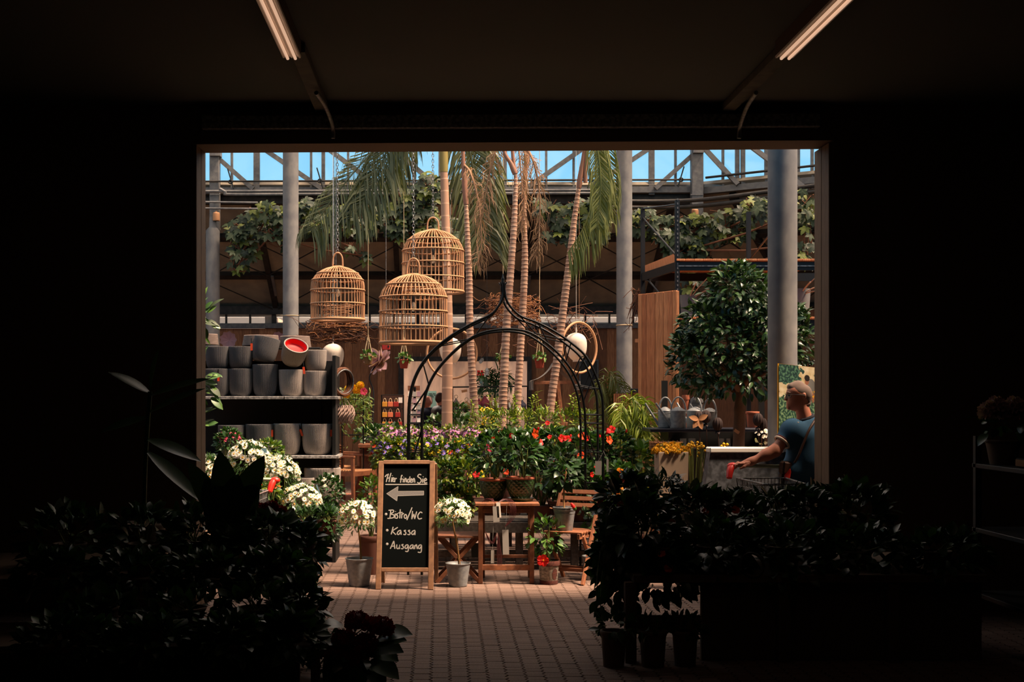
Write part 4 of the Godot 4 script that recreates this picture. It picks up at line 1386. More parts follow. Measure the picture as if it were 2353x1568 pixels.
	# woven tubs upside down on top
	var wv := tri_tex(mat("woven", Color(0.50, 0.44, 0.41), 0.9), M.grain, Vector3(1.2, 14, 1.2))
	for q in [[478, 768, 793, 24, "pale woven tub on the shelf top beside the doorway edge"], [600, 771, 795, 43, "wide woven tub on the shelf top behind the tilted planter"], [678, 773, 799, 37, "woven tub on the shelf top beside the concrete column"]]:
		var dd := d + 0.33
		var b := MB.new()
		var rr2: float = q[3] * dd / F
		var hh: float = (q[2] - q[1]) * dd / F
		var pr := []
		for k in 13:
			pr.append([rr2 * (1.0 - 0.10 * k / 12.0) + (0.003 if k % 2 else 0.0), hh * k / 12.0])
		pr.append([0.0, hh])
		b.lathe(P(q[0], q[2], dd), pr, 32)
		single("woven_tub", b, wv, q[4], "tub", "woven tubs on the shelf top")

func rope_chair(label: String, base: Vector3, yaw: float) -> void:
	var t := thing("rope_chair", label, "chair", base, "rope-woven teak armchairs")
	t.rotation.y = yaw
	var sw := 0.27
	for s: float in [-1.0, 1.0]:
		for f: float in [1.0, -1.0]:
			var b := MB.new()
			b.bar(Vector3(s * sw, 0, f * 0.26), Vector3(s * sw, 0.62 if f > 0 else 0.76, f * (0.25 if f > 0 else 0.30)), 0.04, 0.045, Vector3.BACK, 0.005)
			part(t, "leg", b, M.teak, true)
		var a := MB.new()
		a.bar(Vector3(s * sw, 0.63, -0.28), Vector3(s * sw, 0.63, 0.28), 0.05, 0.028, Vector3.UP, 0.006)
		part(t, "armrest", a, M.teak, true)
		var r := MB.new()
		r.bar(Vector3(s * sw, 0.40, -0.26), Vector3(s * sw, 0.40, 0.26), 0.03, 0.06, Vector3.UP)
		part(t, "seat_rail", r, M.teak, true)
	var rail := MB.new()
	for z: float in [-0.26, 0.26]:
		rail.bar(Vector3(-sw, 0.40, z), Vector3(sw, 0.40, z), 0.03, 0.06, Vector3.UP)
	part(t, "seat_rail", rail, M.teak, true)
	var st := MB.new()
	for k in 13:
		var z := -0.24 + k * 0.04
		st.tube(PackedVector3Array([Vector3(-sw, 0.435, z), Vector3(0, 0.425, z), Vector3(sw, 0.435, z)]), 0.017, 5)
	part(t, "woven_seat", st, M.rope_tan, true)
	var bk := MB.new()
	for k in 11:
		var x := -sw + 0.03 + k * (2 * sw - 0.06) / 10.0
		bk.tube(PackedVector3Array([Vector3(x, 0.50, -0.285), Vector3(x, 0.63, -0.32), Vector3(x, 0.78, -0.305)]), 0.009, 5)
	for k in 8:
		bk.tube(PackedVector3Array([Vector3(-sw, 0.51 + k * 0.035, -0.29), Vector3(0, 0.51 + k * 0.035, -0.33), Vector3(sw, 0.51 + k * 0.035, -0.29)]), 0.010, 5)
	part(t, "woven_back", bk, M.rope_tan, true)

func dining_corner() -> void:
	var d := 17.0
	var hd := 0.22
	# raised deck
	var dk := thing("wooden_deck", "low reddish plank deck under the dining table", "deck", G(770, d + 1.2))
	for k in 14:
		part(dk, "plank", slab(Vector3(-2.35 + k * 0.125, 0.0, -d - 2.4), Vector3(-2.35 + k * 0.125 + 0.12, hd, -d), 0.004), M.deck)
	rope_chair("teak armchair with woven rope seat, turned side-on at the table", Vector3(G(800, 17.7).x, hd, -17.75), 1.05)
	rope_chair("teak armchair with woven rope back behind the side-on chair", Vector3(G(768, 18.7).x, hd, -18.6), 1.0)
	var t := thing("dining_table", "reddish wooden dining table with crossed slab legs", "table", Vector3(G(870, 18.2).x, hd, -18.3))
	part(t, "table_top", slab(Vector3(G(822, 17.8).x, H(1030, 17.8), -19.0), Vector3(G(905, 17.8).x, H(1021, 17.8), -17.8), 0.008), M.teak)
	for k in 2:
		for q in [[820, 862], [898, 836]]:
			var b := MB.new()
			var z := -18.05 - 0.6 * k - (0.08 if q[0] > 850 else 0.0)
			b.bar(Vector3(G(q[0], 18.0).x, hd, z), Vector3(G(q[1], 18.0).x, H(1030, 17.9), z), 0.17, 0.06, Vector3.BACK, 0.006)
			part(t, "leg", b, M.teak_b)

func nest(called: String, label: String, c: Vector3, r: Vector3, n: int, mats: Array, ring := true) -> void:
	var t := thing(called, label, "nest", c, "twig nests hung among the palms")
	for m in mats.size():
		var b := MB.new()
		for k in n:
			var a := rr(0, TAU)
			var sweep := rr(0.5, 1.5)
			var rad := rr(0.55, 1.0)
			var y := rr(-1, 1) * sqrt(maxf(0.0, 1.0 - pow((rad - 0.72) / 0.45, 2.0)))
			var pts := []
			for j in 5:
				var aa := a + sweep * j / 4.0
				pts.append(c + Vector3(cos(aa) * rad * r.x, y * r.y + rr(-0.1, 0.1) * r.y, sin(aa) * rad * r.z) + rdir() * r.y * 0.12)
			b.tube(curve(pts, 8), rr(0.003, 0.006), 3)
		for k in 8:
			var a := rr(0, TAU)
			var p := c + Vector3(cos(a) * r.x, rr(-0.8, 0.8) * r.y, sin(a) * r.z)
			b.tube(curve([p, p + Vector3(cos(a) * 0.1, rr(-0.1, 0.1), sin(a) * 0.1), p + Vector3(cos(a) * 0.22, rr(-0.12, 0.15), sin(a) * 0.2)], 6), 0.003, 3)
		part(t, "twigs", b, mats[m]).set_meta("kind", "stuff")
	var s := MB.new()
	s.rod(c + Vector3(0, r.y * 0.5, 0), Vector3(c.x, roof_y(c.x), c.z), 0.003, 4)
	part(t, "hanging_wire", s, M.galv)

func lantern(label: String, px: float, py0: float, py1: float, hw: float, d: float, tilt := 0.0) -> void:
	var c := P(px, (py0 + py1) * 0.5, d)
	var hh := (py1 - py0) * 0.5 * d / F
	var R := hw * d / F
	var t := thing("paper_lantern", label, "lantern", c, "white paper lanterns")
	var pr := []
	for k in 41:
		var u := k / 40.0
		var y := lerpf(-1.0, 1.0, u)
		var rad := sqrt(maxf(0.0, 1.0 - pow(absf(y - 0.28) / (1.28 if y < 0.28 else 0.72), 2.2)))
		if y < 0.28: rad = maxf(rad, 0.42 * (1.0 if u > 0.0 else 1.0)) if u > 0.001 else 0.42
		rad = maxf(rad, 0.12)
		pr.append([R * (rad + (0.016 if k % 2 else -0.010)), y * hh])
	var b := MB.new()
	b.lathe(Vector3.ZERO, pr, 28)
	var o := part(t, "shade", b, M.lantern_paper, true)
	o.rotation.z = tilt
	var s := MB.new()
	s.rod(Vector3(0, hh, 0), Vector3(0, hh + 0.07, 0), 0.012, 5)
	s.rod(Vector3(0, hh, 0), Vector3(0, roof_y(c.x) - c.y, 0), 0.0025, 4)
	part(t, "hanging_cord", s, M.white, true)

func basket(label: String, px: float, py0: float, py1: float, hw: float, ytop: float, d: float, m: Material) -> void:
	var o := P(px, py1, d)
	var h := (py1 - py0) * d / F
	var R := hw * d / F
	var t := thing("hanging_basket", label, "hanging plant", o, "small hanging baskets along the shop wall")
	var b := MB.new()
	var pr := [[0.0, 0.0]]
	for k in 9:
		pr.append([R * (0.62 + 0.38 * k / 8.0) + (0.006 if k % 2 else 0.0), h * k / 8.0])
	pr.append([R * 0.8, h * 0.9]); pr.append([0.0, h * 0.85])
	b.lathe(Vector3.ZERO, pr, 18, Basis(), R * 0.03, 9)
	part(t, "basket", b, m, true)
	var rp := MB.new()
	for k in 3:
		var a := TAU * k / 3 + 0.5
		rp.rod(Vector3(cos(a) * R * 0.95, h * 0.95, sin(a) * R * 0.95), Vector3(0, H(ytop, d) - o.y, 0), 0.006, 4)
	rp.rod(Vector3(0, H(ytop, d) - o.y, 0), Vector3(0, roof_y(o.x) - o.y, 0), 0.004, 4)
	part(t, "rope", rp, M.rope, true)
	tuft(t, [leaf_unit("oval", 0.55)], [M.leaf_a, M.leaf_c], shell(o + Vector3(0, h * 1.1, 0), Vector3(R * 1.1, R * 0.6, R * 1.1), 46, 0.05, 0.08), 16)

func hanging_left() -> void:
	nest("twig_nest", "dark twig nest hung under the small cage lamp", P(772, 762, 15.6), Vector3(0.36, 0.13, 0.36), 150, [M.twig, M.twig_dark, M.twig_b])
	nest("twig_nest", "lighter brown twig nest hung behind the palms, above the arch", P(1178, 714, 18.2), Vector3(0.40, 0.22, 0.38), 150, [M.twig_b, M.twig])
	lantern("white paper lantern half hidden by the black shelf post", 765, 790, 852, 25, 15.8)
	lantern("white paper lantern hung in a hoop behind the thick pale palm", 1035, 776, 838, 25, 18.6, 0.05)
	lantern("white paper lantern hung in a hoop beside the concrete column", 1324, 765, 831, 25, 17.6, 0.08)
	for q in [["large wooden hoop around the lantern behind the thick pale palm", 1038, 813, 57, 18.4, 0.0], ["large wooden hoop around the lantern beside the concrete column", 1331, 799, 58, 17.5, 0.72]]:
		var b := MB.new()
		var c := P(q[1], q[2], q[4])
		b.ring(c, Vector3(sin(q[5]), 0, cos(q[5])), q[3] * q[4] / F, 0.017, 48, 7)
		b.rod(c + Vector3(0, q[3] * q[4] / F, 0), Vector3(c.x, roof_y(c.x), c.z), 0.002, 4)
		single("wooden_hoop", b, M.rattan, q[0], "hoop", "wooden hoops with lanterns")
	# bare curly twigs round the far hoop
	var tw := MB.new()
	for k in 26:
		var o := P(rr(1270, 1370), rr(718, 770), 17.9)
		tw.tube(curve([o, o + rdir() * 0.12, o + rdir() * 0.2 + Vector3(0, -0.05, 0), o + rdir() * 0.3], 8), 0.004, 3)
	for k in 14:
		var o := P(rr(1105, 1245), rr(745, 800), 18.0)
		tw.tube(curve([o, o + rdir() * 0.1 + Vector3(0, -0.05, 0), o + rdir() * 0.18 + Vector3(0, -0.1, 0)], 6), 0.0035, 3)
	single("curly_twigs", tw, M.twig, "bare curly twigs dangling round the hoop and nest", "twigs", "", "stuff")
	var red := mat("basket_red", Color(0.62, 0.24, 0.15), 0.85)
	var tan := tri_tex(mat("basket_tan", Color(0.52, 0.38, 0.22), 0.85), M.fine, Vector3(9, 9, 9))
	basket("tan woven hanging basket beside the pink paper flower", 846, 819, 839, 12, 770, 19.0, tan)
	basket("red woven hanging basket under the widest cage lamp", 928, 826, 847, 12, 775, 18.5, red)
	basket("tan hanging basket half hidden by the forked palm", 1156, 822, 845, 12, 780, 19.5, tan)
	basket("red woven hanging basket beside the leaning palm", 1240, 824, 847, 12, 760, 19.0, red)
	# big pink paper flower on a long wire stem
	var d := 19.6
	var t := thing("paper_flower", "huge pale pink paper flower on a dark wire stem by the board wall", "paper flower", G(856, d))
	var st := MB.new()
	st.tube(curve([G(858, d), P(857, 960, d), P(858, 900, d), P(849, 868, d), P(864, 838, d)], 20), 0.012, 6)
	part(t, "stem", st, M.black)
	for k in 22:
		var b := MB.new()
		var a := TAU * k / 11.0 + rr(-0.15, 0.15)
		var ax := Vector3(-0.55, 0.55, 0.35).normalized()
		var x := ax.cross(Vector3.UP).normalized()
		var y := ax.cross(x)
		var u := x * cos(a) + y * sin(a)
		b.leaf(P(876, 836, d), u * 0.8 + ax * (0.25 + 0.35 * (k % 4)) + Vector3(0.55, -0.25, 0.1) + rdir() * 0.25, ax + rdir() * 0.3, rr(0.17, 0.29), rr(0.14, 0.22), rr(-0.5, 0.1), 5, rr(0.2, 0.5))
		part(t, "petal", b, M.paper_pink)
	for q in [[527, 782, 24], [640, 778, 18]]:
		var c := P(q[0], q[1], 24.4)
		var tt := thing("paper_flower", ["pale pink paper flower high on the board wall behind the lagged pipe", "white paper flower behind the woven tubs"][0 if q[0] < 600 else 1], "paper flower", c)
		for k in 9:
			var b := MB.new()
			var a := TAU * k / 9.0
			b.leaf(c, Vector3(cos(a), sin(a), 0.5), Vector3.BACK, q[2] * 24.4 / F, 0.2, -0.3, 4, 0.3)
			part(tt, "petal", b, M.paper_pink)
		var w := MB.new()
		w.rod(c, Vector3(c.x, c.y - 0.1, -25.25), 0.01, 4)
		part(tt, "bracket", w, M.black)
	# red birdhouse
	var bh := thing("birdhouse", "small red birdhouse hung above the pink paper flower", "birdhouse", P(886, 804, 19.2))
	var bb := slab(P(878, 804, 19.2) + Vector3(0, 0, -0.1), P(896, 792, 19.2) + Vector3(0, 0, 0.05), 0.006)
	part(bh, "box", bb, mat("house_red", Color(0.60, 0.10, 0.08), 0.7))
	var hl := MB.new()
	hl.rod(P(893, 797, 19.2) + Vector3(0, 0, 0.045), P(893, 797, 19.2) + Vector3(0, 0, 0.053), 0.016, 10)
	part(bh, "entry_hole", hl, M.black)
	var hw := MB.new()
	hw.rod(P(887, 792, 19.15), Vector3(P(887, 0, 19.15).x, roof_y(P(887, 0, 19.15).x), -19.15), 0.004, 4)
	part(bh, "hanging_wire", hw, M.galv)

func plant_stand_left() -> void:
	# black wire stand with trailing plants, macrame bundles and vines beside the shelf
	var d := 18.0
	var base := G(810, d)
	var t := thing("plant_stand", "black wire stand hung with trailing green plants beside the pot shelf", "plant stand", base)
	for q in [[786, 0.1], [835, 0.1], [786, -0.3], [845, -0.3]]:
		var b := MB.new()
		b.rod(G(q[0], d - q[1], 0.22), Vector3(G(q[0], d - q[1]).x, H(918, d), -(d - q[1])), 0.010, 5)
		part(t, "post", b, M.black_metal)
	for y in [918, 950, 1000]:
		var b := MB.new()
		b.ring(P(812, y, d + 0.08), Vector3.UP, 0.14, 0.006, 4, 4)
		b.rod(P(786, y, d - 0.1), P(835, y, d - 0.1), 0.006, 4)
		part(t, "shelf_wire", b, M.black_metal)
	var pl := thing("trailing_plant", "feathery light green plant trailing down the black wire stand", "plant", P(812, 918, d), "plants on the wire stand")
	var ts := []
	for k in 520:
		var o := P(rr(782, 850), rr(890, 925) + absf(rng.randfn()) * 36.0, d + rr(-0.15, 0.2))
		ts.append(placed(o, Vector3(rr(-0.7, 0.7), rr(-1.2, 0.5), rr(-0.2, 0.8)), Vector3(rr(-0.5, 0.5), 0.8, 0.7), rr(0.05, 0.10)))
	tuft(pl, [leaf_unit("lance", 0.22, 0.3)], [M.lime_a, M.leaf_c, M.lime_b], ts, 120)
	var fl := []
	for k in 9:
		var o := P([812, 800, 828, 820, 795, 775, 835, 786, 770][k], [893, 895, 886, 898, 908, 912, 900, 906, 926][k], d - 0.18)
		fl.append(Transform3D(Basis(Vector3.UP, rr(-0.6, 0.6)).scaled(Vector3.ONE * 0.055), o))
	bloom(pl, flower_unit("puff_yellow", "petal_yellow", "petal_amber", "puff"), fl.slice(0, 6))
	bloom(pl, flower_unit("hib_pink", "petal_pink", "daisy_eye", "hibiscus"), fl.slice(6, 7))
	bloom(pl, flower_unit("daisy", "petal_white", "daisy_eye"), fl.slice(7, 9))
	d = 13.75
	# pale macrame string bundles
	var m := thing("string_bundle", "bundle of pale pink knotted net bags hanging beside the shelf", "net bags", P(788, 955, d - 0.4))
	for k in 4:
		var b := MB.new()
		var cx := 778 + k * 9.0
		for j in 16:
			var ph := j * 0.8
			var pts := []
			for q in 7:
				var u := q / 6.0
				var a := ph + u * 3.0
				var w := sin(PI * (0.12 + 0.86 * u))
				pts.append(P(cx, lerpf(932, 974, u), d - 0.4) + Vector3(cos(a) * 0.045 * w, 0, sin(a) * 0.045 * w))
			b.tube(curve(pts, 10), 0.005, 4)
		b.tube(PackedVector3Array([P(cx, 933, d - 0.4), P(780 + k * 3, 905, d - 0.3)]), 0.004, 4)
		part(m, "net_bag", b, mat("net_pink", Color(0.82, 0.70, 0.64), 0.9))
	var h := MB.new()
	h.rod(P(768, 905, d - 0.35), P(796, 903, d - 0.3), 0.008, 5)
	part(m, "hook_bar", h, M.galv)
	# coiled wicker wreaths
	var wc := thing("wreath", "stack of dark wicker wreaths hanging at the end of the shelf", "wreath", P(783, 880, d - 0.45))
	for k in 7:
		var b := MB.new()
		for j in 3:
			b.ring(P(784 + k * 1.3, 878, d - 0.45), (Vector3(0.9, rr(-0.15, 0.15), 0.45 + 0.06 * k)).normalized(), 0.135 + rr(-0.015, 0.01), 0.006, 28, 4)
		part(wc, "wreath_ring", b, M.twig if k < 6 else M.galv)
	var hk := MB.new()
	hk.rod(P(768, 852, d - 0.45), P(797, 848, d - 0.4), 0.006, 5)
	part(wc, "hook_bar", hk, M.galv)
	# plants along the table behind the chairs
	for q in [[862, 1006, 24, "dark leafy pot plant on the dining table"], [892, 1004, 22, "dark leafy pot plant in front of the grey picture frame"], [842, 1008, 22, "light fern drooping behind the rope chairs"]]:
		var c := P(q[0], q[1], 18.3)
		var b := bush("pot_plant", q[3], "plant", "pot plants in the dining corner", Vector3(c.x, H(1021, 17.8), c.z), c, Vector3(0.14, 0.15, 0.14), 80, leaf_unit("oval", 0.55), 0.07, 0.11, [M.leaf_a, M.leaf_b] if q[0] > 800 else [M.lime_a, M.leaf_c], 24, M.zinc, 0.06, 0.09)
	# grey picture frame leaning behind
	var pf := thing("picture_frame", "large grey framed picture leaning behind the dining table", "picture frame", P(880, 1021, 18.6))
	var fr := MB.new()
	var bb2 := Basis(Vector3.RIGHT, -0.1) * Basis(Vector3.UP, 0.15)
	fr.box(Transform3D(bb2, P(882, 998, 18.75)), Vector3(0.30, 0.30, 0.03), 0.004)
	part(pf, "frame", fr, M.black)
	var im := MB.new()
	im.box(Transform3D(bb2, P(882, 998, 18.73)), Vector3(0.26, 0.26, 0.012))
	part(pf, "print", im, mat("grey_print", Color(0.34, 0.36, 0.38), 0.5))

# ---------- chalkboard, bistro furniture, flowers ----------
func on_plane(px: float, py: float, o: Vector3, n: Vector3) -> Vector3:
	var e := Vector3(0, EYE, 0)
	var dir := P(px, py, 1.0) - e
	return e + dir * ((o - e).dot(n) / dir.dot(n))

func chalkboard() -> void:
	var d := 11.2
	var o := G(929, d)
	var top := P(935, 1058, d + 0.24)
	var u := Vector3(1, 0, 0.03).normalized()
	var n := u.cross((top - o)).normalized()
	if n.z < 0: n = -n
	var t := thing("chalkboard_sign", "wooden A-frame chalkboard with white handwriting and an arrow", "sign", o)
	var Q := func(px: float, py: float, lift: float) -> Vector3: return on_plane(px, py, o, n) + n * lift
	var w := 0.047
	for q in [[876, 1062, 869, 1355], [993.5, 1062, 989.5, 1356]]:
		var b := MB.new()
		var a: Vector3 = Q.call(q[0], q[1] - 2, 0.0)
		var e: Vector3 = Q.call(q[2], q[3], 0.0)
		e.y = 0.0
		b.bar(a, e, w, 0.03, n, 0.004)
		part(t, "frame_post", b, M.frame_wood)
	for q in [[881, 988, 1063], [876, 985, 1310]]:
		var b := MB.new()
		b.bar(Q.call(q[0], q[2], 0.0), Q.call(q[1], q[2], 0.0), 0.036, 0.028, n, 0.004)
		part(t, "frame_rail", b, M.frame_wood)
	var bd := MB.new()
	var c := [Q.call(880, 1066, -0.004), Q.call(990, 1066, -0.004), Q.call(986, 1308, -0.004), Q.call(874, 1308, -0.004)]
	bd.quad(c[0], c[1], c[2], c[3])
	for k in 4:
		bd.quad(c[k], c[k] - n * 0.008, c[(k + 1) % 4] - n * 0.008, c[(k + 1) % 4])
	bd.quad(c[3] - n * 0.008, c[2] - n * 0.008, c[1] - n * 0.008, c[0] - n * 0.008)
	var board := part(t, "board", bd, mat("board_black", Color(0.045, 0.06, 0.06), 0.75))
	# rear leaf of the A-frame
	for q in [[880, 1344], [1003, 1346]]:
		var b := MB.new()
		var foot := G(q[0], 11.62)
		b.bar(Vector3(foot.x - 0.012, top.y - 0.03, top.z - 0.02), foot, 0.036, 0.026, Vector3.BACK, 0.003)
		part(t, "rear_leg", b, M.frame_wood)
	var rb := MB.new()
	rb.bar(G(882, 11.5, 0.35), G(1001, 11.5, 0.35), 0.03, 0.02, Vector3.BACK)
	part(t, "rear_rail", rb, M.frame_wood)
	# handwriting, stroke by stroke (coordinates read off the photograph at 4.75 times its size)
	var words := {
		"line_hier_finden_sie": [[155, 232, 141, 280, 130, 324], [184, 224, 172, 262, 160, 324], [117, 268, 135, 246, 158, 240], [138, 286, 172, 274], [194, 272, 185, 324], [198, 252, 196, 257], [200, 302, 217, 290, 210, 276, 199, 290, 201, 318, 220, 312], [228, 280, 222, 326], [225, 300, 233, 284, 246, 287],
			[308, 256, 298, 252, 292, 288, 286, 332], [280, 292, 310, 290], [319, 287, 314, 328], [323, 268, 321, 273], [330, 328, 334, 290, 346, 286, 351, 328], [386, 302, 369, 292, 361, 315, 372, 328, 384, 310, 389, 262], [388, 270, 383, 329], [396, 310, 413, 300, 405, 287, 395, 302, 397, 326, 415, 322], [422, 328, 425, 292, 437, 288, 443, 331],
			[513, 247, 492, 239, 474, 262, 503, 284, 513, 310, 492, 336, 468, 326], [531, 286, 526, 332], [536, 264, 533, 270], [546, 312, 572, 300, 560, 284, 545, 302, 549, 332, 580, 329], [120, 350, 360, 350, 601, 347]],
		"line_bistro_wc": [[180, 630, 170, 722], [155, 633, 203, 630, 210, 650, 178, 672, 214, 684, 208, 712, 143, 722], [229, 667, 226, 722], [233, 642, 231, 648], [260, 668, 240, 676, 256, 696, 250, 718, 233, 718], [284, 620, 278, 722], [262, 661, 309, 655], [301, 668, 298, 722], [300, 686, 311, 668, 324, 672], [345, 675, 327, 690, 330, 715, 345, 720, 354, 700, 345, 675], [413, 600, 355, 740], [418, 640, 408, 730], [408, 730, 432, 672], [432, 672, 441, 728], [441, 728, 463, 645], [524, 662, 502, 652, 475, 690, 486, 726, 521, 719]],
		"line_kassa": [[206, 812, 184, 896], [257, 818, 194, 858], [194, 858, 236, 900], [292, 850, 263, 860, 250, 888, 268, 896, 291, 862], [291, 858, 293, 900], [346, 850, 326, 856, 345, 876, 338, 898, 317, 894], [391, 850, 371, 856, 390, 876, 384, 898, 361, 894], [446, 850, 416, 862, 408, 888, 426, 896, 446, 862], [446, 856, 443, 903]],
		"line_ausgang": [[174, 1054, 213, 966], [213, 966, 225, 1054], [186, 1026, 224, 1022], [246, 1005, 245, 1042, 260, 1052, 275, 1030, 277, 1008], [277, 1008, 275, 1056], [319, 1005, 299, 1011, 318, 1031, 311, 1052, 291, 1050], [371, 1010, 346, 1013, 335, 1040, 352, 1050, 371, 1017], [371, 1012, 371, 1070, 357, 1083, 337, 1078], [426, 1010, 401, 1015, 388, 1042, 404, 1051, 425, 1019], [425, 1013, 425, 1057], [440, 1057, 443, 1013], [443, 1030, 460, 1008, 469, 1057], [516, 1011, 491, 1014, 480, 1040, 496, 1051, 516, 1019], [516, 1013, 513, 1080, 497, 1093, 475, 1088]]}
	var ribbon := func(b: MB, path: PackedVector3Array, wd: float) -> void:
		# one flat chalk stroke on the board
		var m := path.size()
		var rows := []
		for j in m:
			var tg := (path[mini(j + 1, m - 1)] - path[maxi(j - 1, 0)]).normalized()
			var sd := n.cross(tg).normalized() * wd * (0.75 if j == 0 or j == m - 1 else 1.0)
			rows.append(PackedVector3Array([path[j] + sd, path[j] - sd]))
		b.grid(rows)
	for k in words:
		var b := MB.new()
		for s in words[k]:
			var pts := []
			for j in range(0, s.size(), 2):
				pts.append(Q.call(860.0 + s[j] / 4.75, 1040.0 + s[j + 1] / 4.75, -0.0030))
			ribbon.call(b, curve(pts, maxi(2, pts.size() * 4)), 0.0046)
		part(board, k, b, M.chalk)
	for y in [[128, 675], [140, 851], [140, 1001]]:
		var b := MB.new()
		b.blob(Q.call(860 + y[0] / 4.75, 1040 + y[1] / 4.75, -0.0042), Vector3(0.012, 0.012, 0.0022), 14, 6, Basis(u, (top - o).normalized(), n))
		part(board, "bullet_dot", b, M.chalk)
	var ar := MB.new()
	var ap := []
	for q in [[135, 450], [260, 372], [255, 425], [540, 422], [540, 466], [252, 475], [247, 530]]:
		ap.append(Q.call(860 + q[0] / 4.75, 1040 + q[1] / 4.75, -0.0034))
	ar.tri(ap[0], ap[1], ap[2]); ar.tri(ap[0], ap[2], ap[5]); ar.tri(ap[0], ap[5], ap[6])
	ar.quad(ap[2], ap[3], ap[4], ap[5])
	part(board, "chalk_arrow", ar, M.chalk_smear)
	var al := MB.new()
	for k in 7:
		ribbon.call(al, PackedVector3Array([ap[k] + n * 0.0005, ap[(k + 1) % 7] + n * 0.0005]), 0.0024)
	part(board, "arrow_outline", al, M.chalk)
	M.board_black.metallic_specular = 0.12

func daisy_tree(label: String, potpx: float, y0: float, y1: float, hw: float, cx: float, cy: float, r: float, d: float) -> void:
	var base := G(potpx, d)
	var t := thing("daisy_standard", label, "daisy tree", base, "daisy standards in zinc buckets")
	var h := H(y0, d)
	var R := hw * d / F
	var b := MB.new()
	b.lathe(Vector3.ZERO, [[0.0, 0.0], [R * 0.72, 0.0], [R * 0.75, 0.012], [R * 0.94, h * 0.78], [R * 0.955, h * 0.80], [R * 0.95, h * 0.83], [R * 0.97, h * 0.86], [R * 0.96, h * 0.89], [R * 0.99, h * 0.97], [R * 1.04, h * 0.985], [R * 1.04, h], [R * 0.97, h], [R * 0.9, h * 0.75], [0.0, h * 0.72]], 32)
	var p := part(t, "bucket", b, M.zinc, true)
	var so := MB.new()
	so.lathe(Vector3(0, h * 0.80, 0), [[0.0, 0.01], [R * 0.9, 0.0]], 16)
	part(p, "soil", so, M.soil, true)
	var c := P(cx, cy, d)
	var rad := r * d / F
	var st := MB.new()
	var a := base + Vector3(R * 0.1, h * 0.75, 0)
	st.tube(curve([a, a.lerp(c, 0.4) + Vector3(0.006, 0, 0), a.lerp(c, 0.8), c], 10), 0.0075, 6)
	part(t, "stem", st, M.cane)
	var cn := MB.new()
	cn.rod(a + Vector3(0.015, 0, 0.01), a.lerp(c, 0.62) + Vector3(0.012, 0, 0.012), 0.004, 5)
	part(t, "cane", cn, M.cane)
	var rv := Vector3(rad, rad * 0.86, rad)
	tuft(t, [leaf_unit("lance", 0.22, 0.3)], [M.daisy_leaf, M.leaf_a, M.daisy_leaf], shell(c, rv, 520, 0.035, 0.06, 0.4), 60)
	bloom(t, flower_unit("daisy", "petal_white", "daisy_eye"), blooms(c, rv, 84, 0.021, 0.029, 0.55, -0.45))

func daisy_bush(label: String, cx: float, cy: float, rx: float, ry: float, d: float, n: int, bench_y := 0.42) -> void:
	var c := P(cx, cy, d)
	var r := Vector3(rx, ry, rx) * d / F
	var base := Vector3(c.x, bench_y, c.z)
	var t := bush("daisy_bush", label, "daisy", "white daisy bushes by the pot shelf", base, c, r, 520, leaf_unit("lance", 0.22, 0.3), 0.04, 0.07, [M.daisy_leaf, M.leaf_a, M.leaf_b], 60, M.terracotta_dark, 0.11, 0.15)
	bloom(t, flower_unit("daisy", "petal_white", "daisy_eye"), blooms(c, r, int(n * 1.5), 0.026, 0.034, 0.5, -0.25))

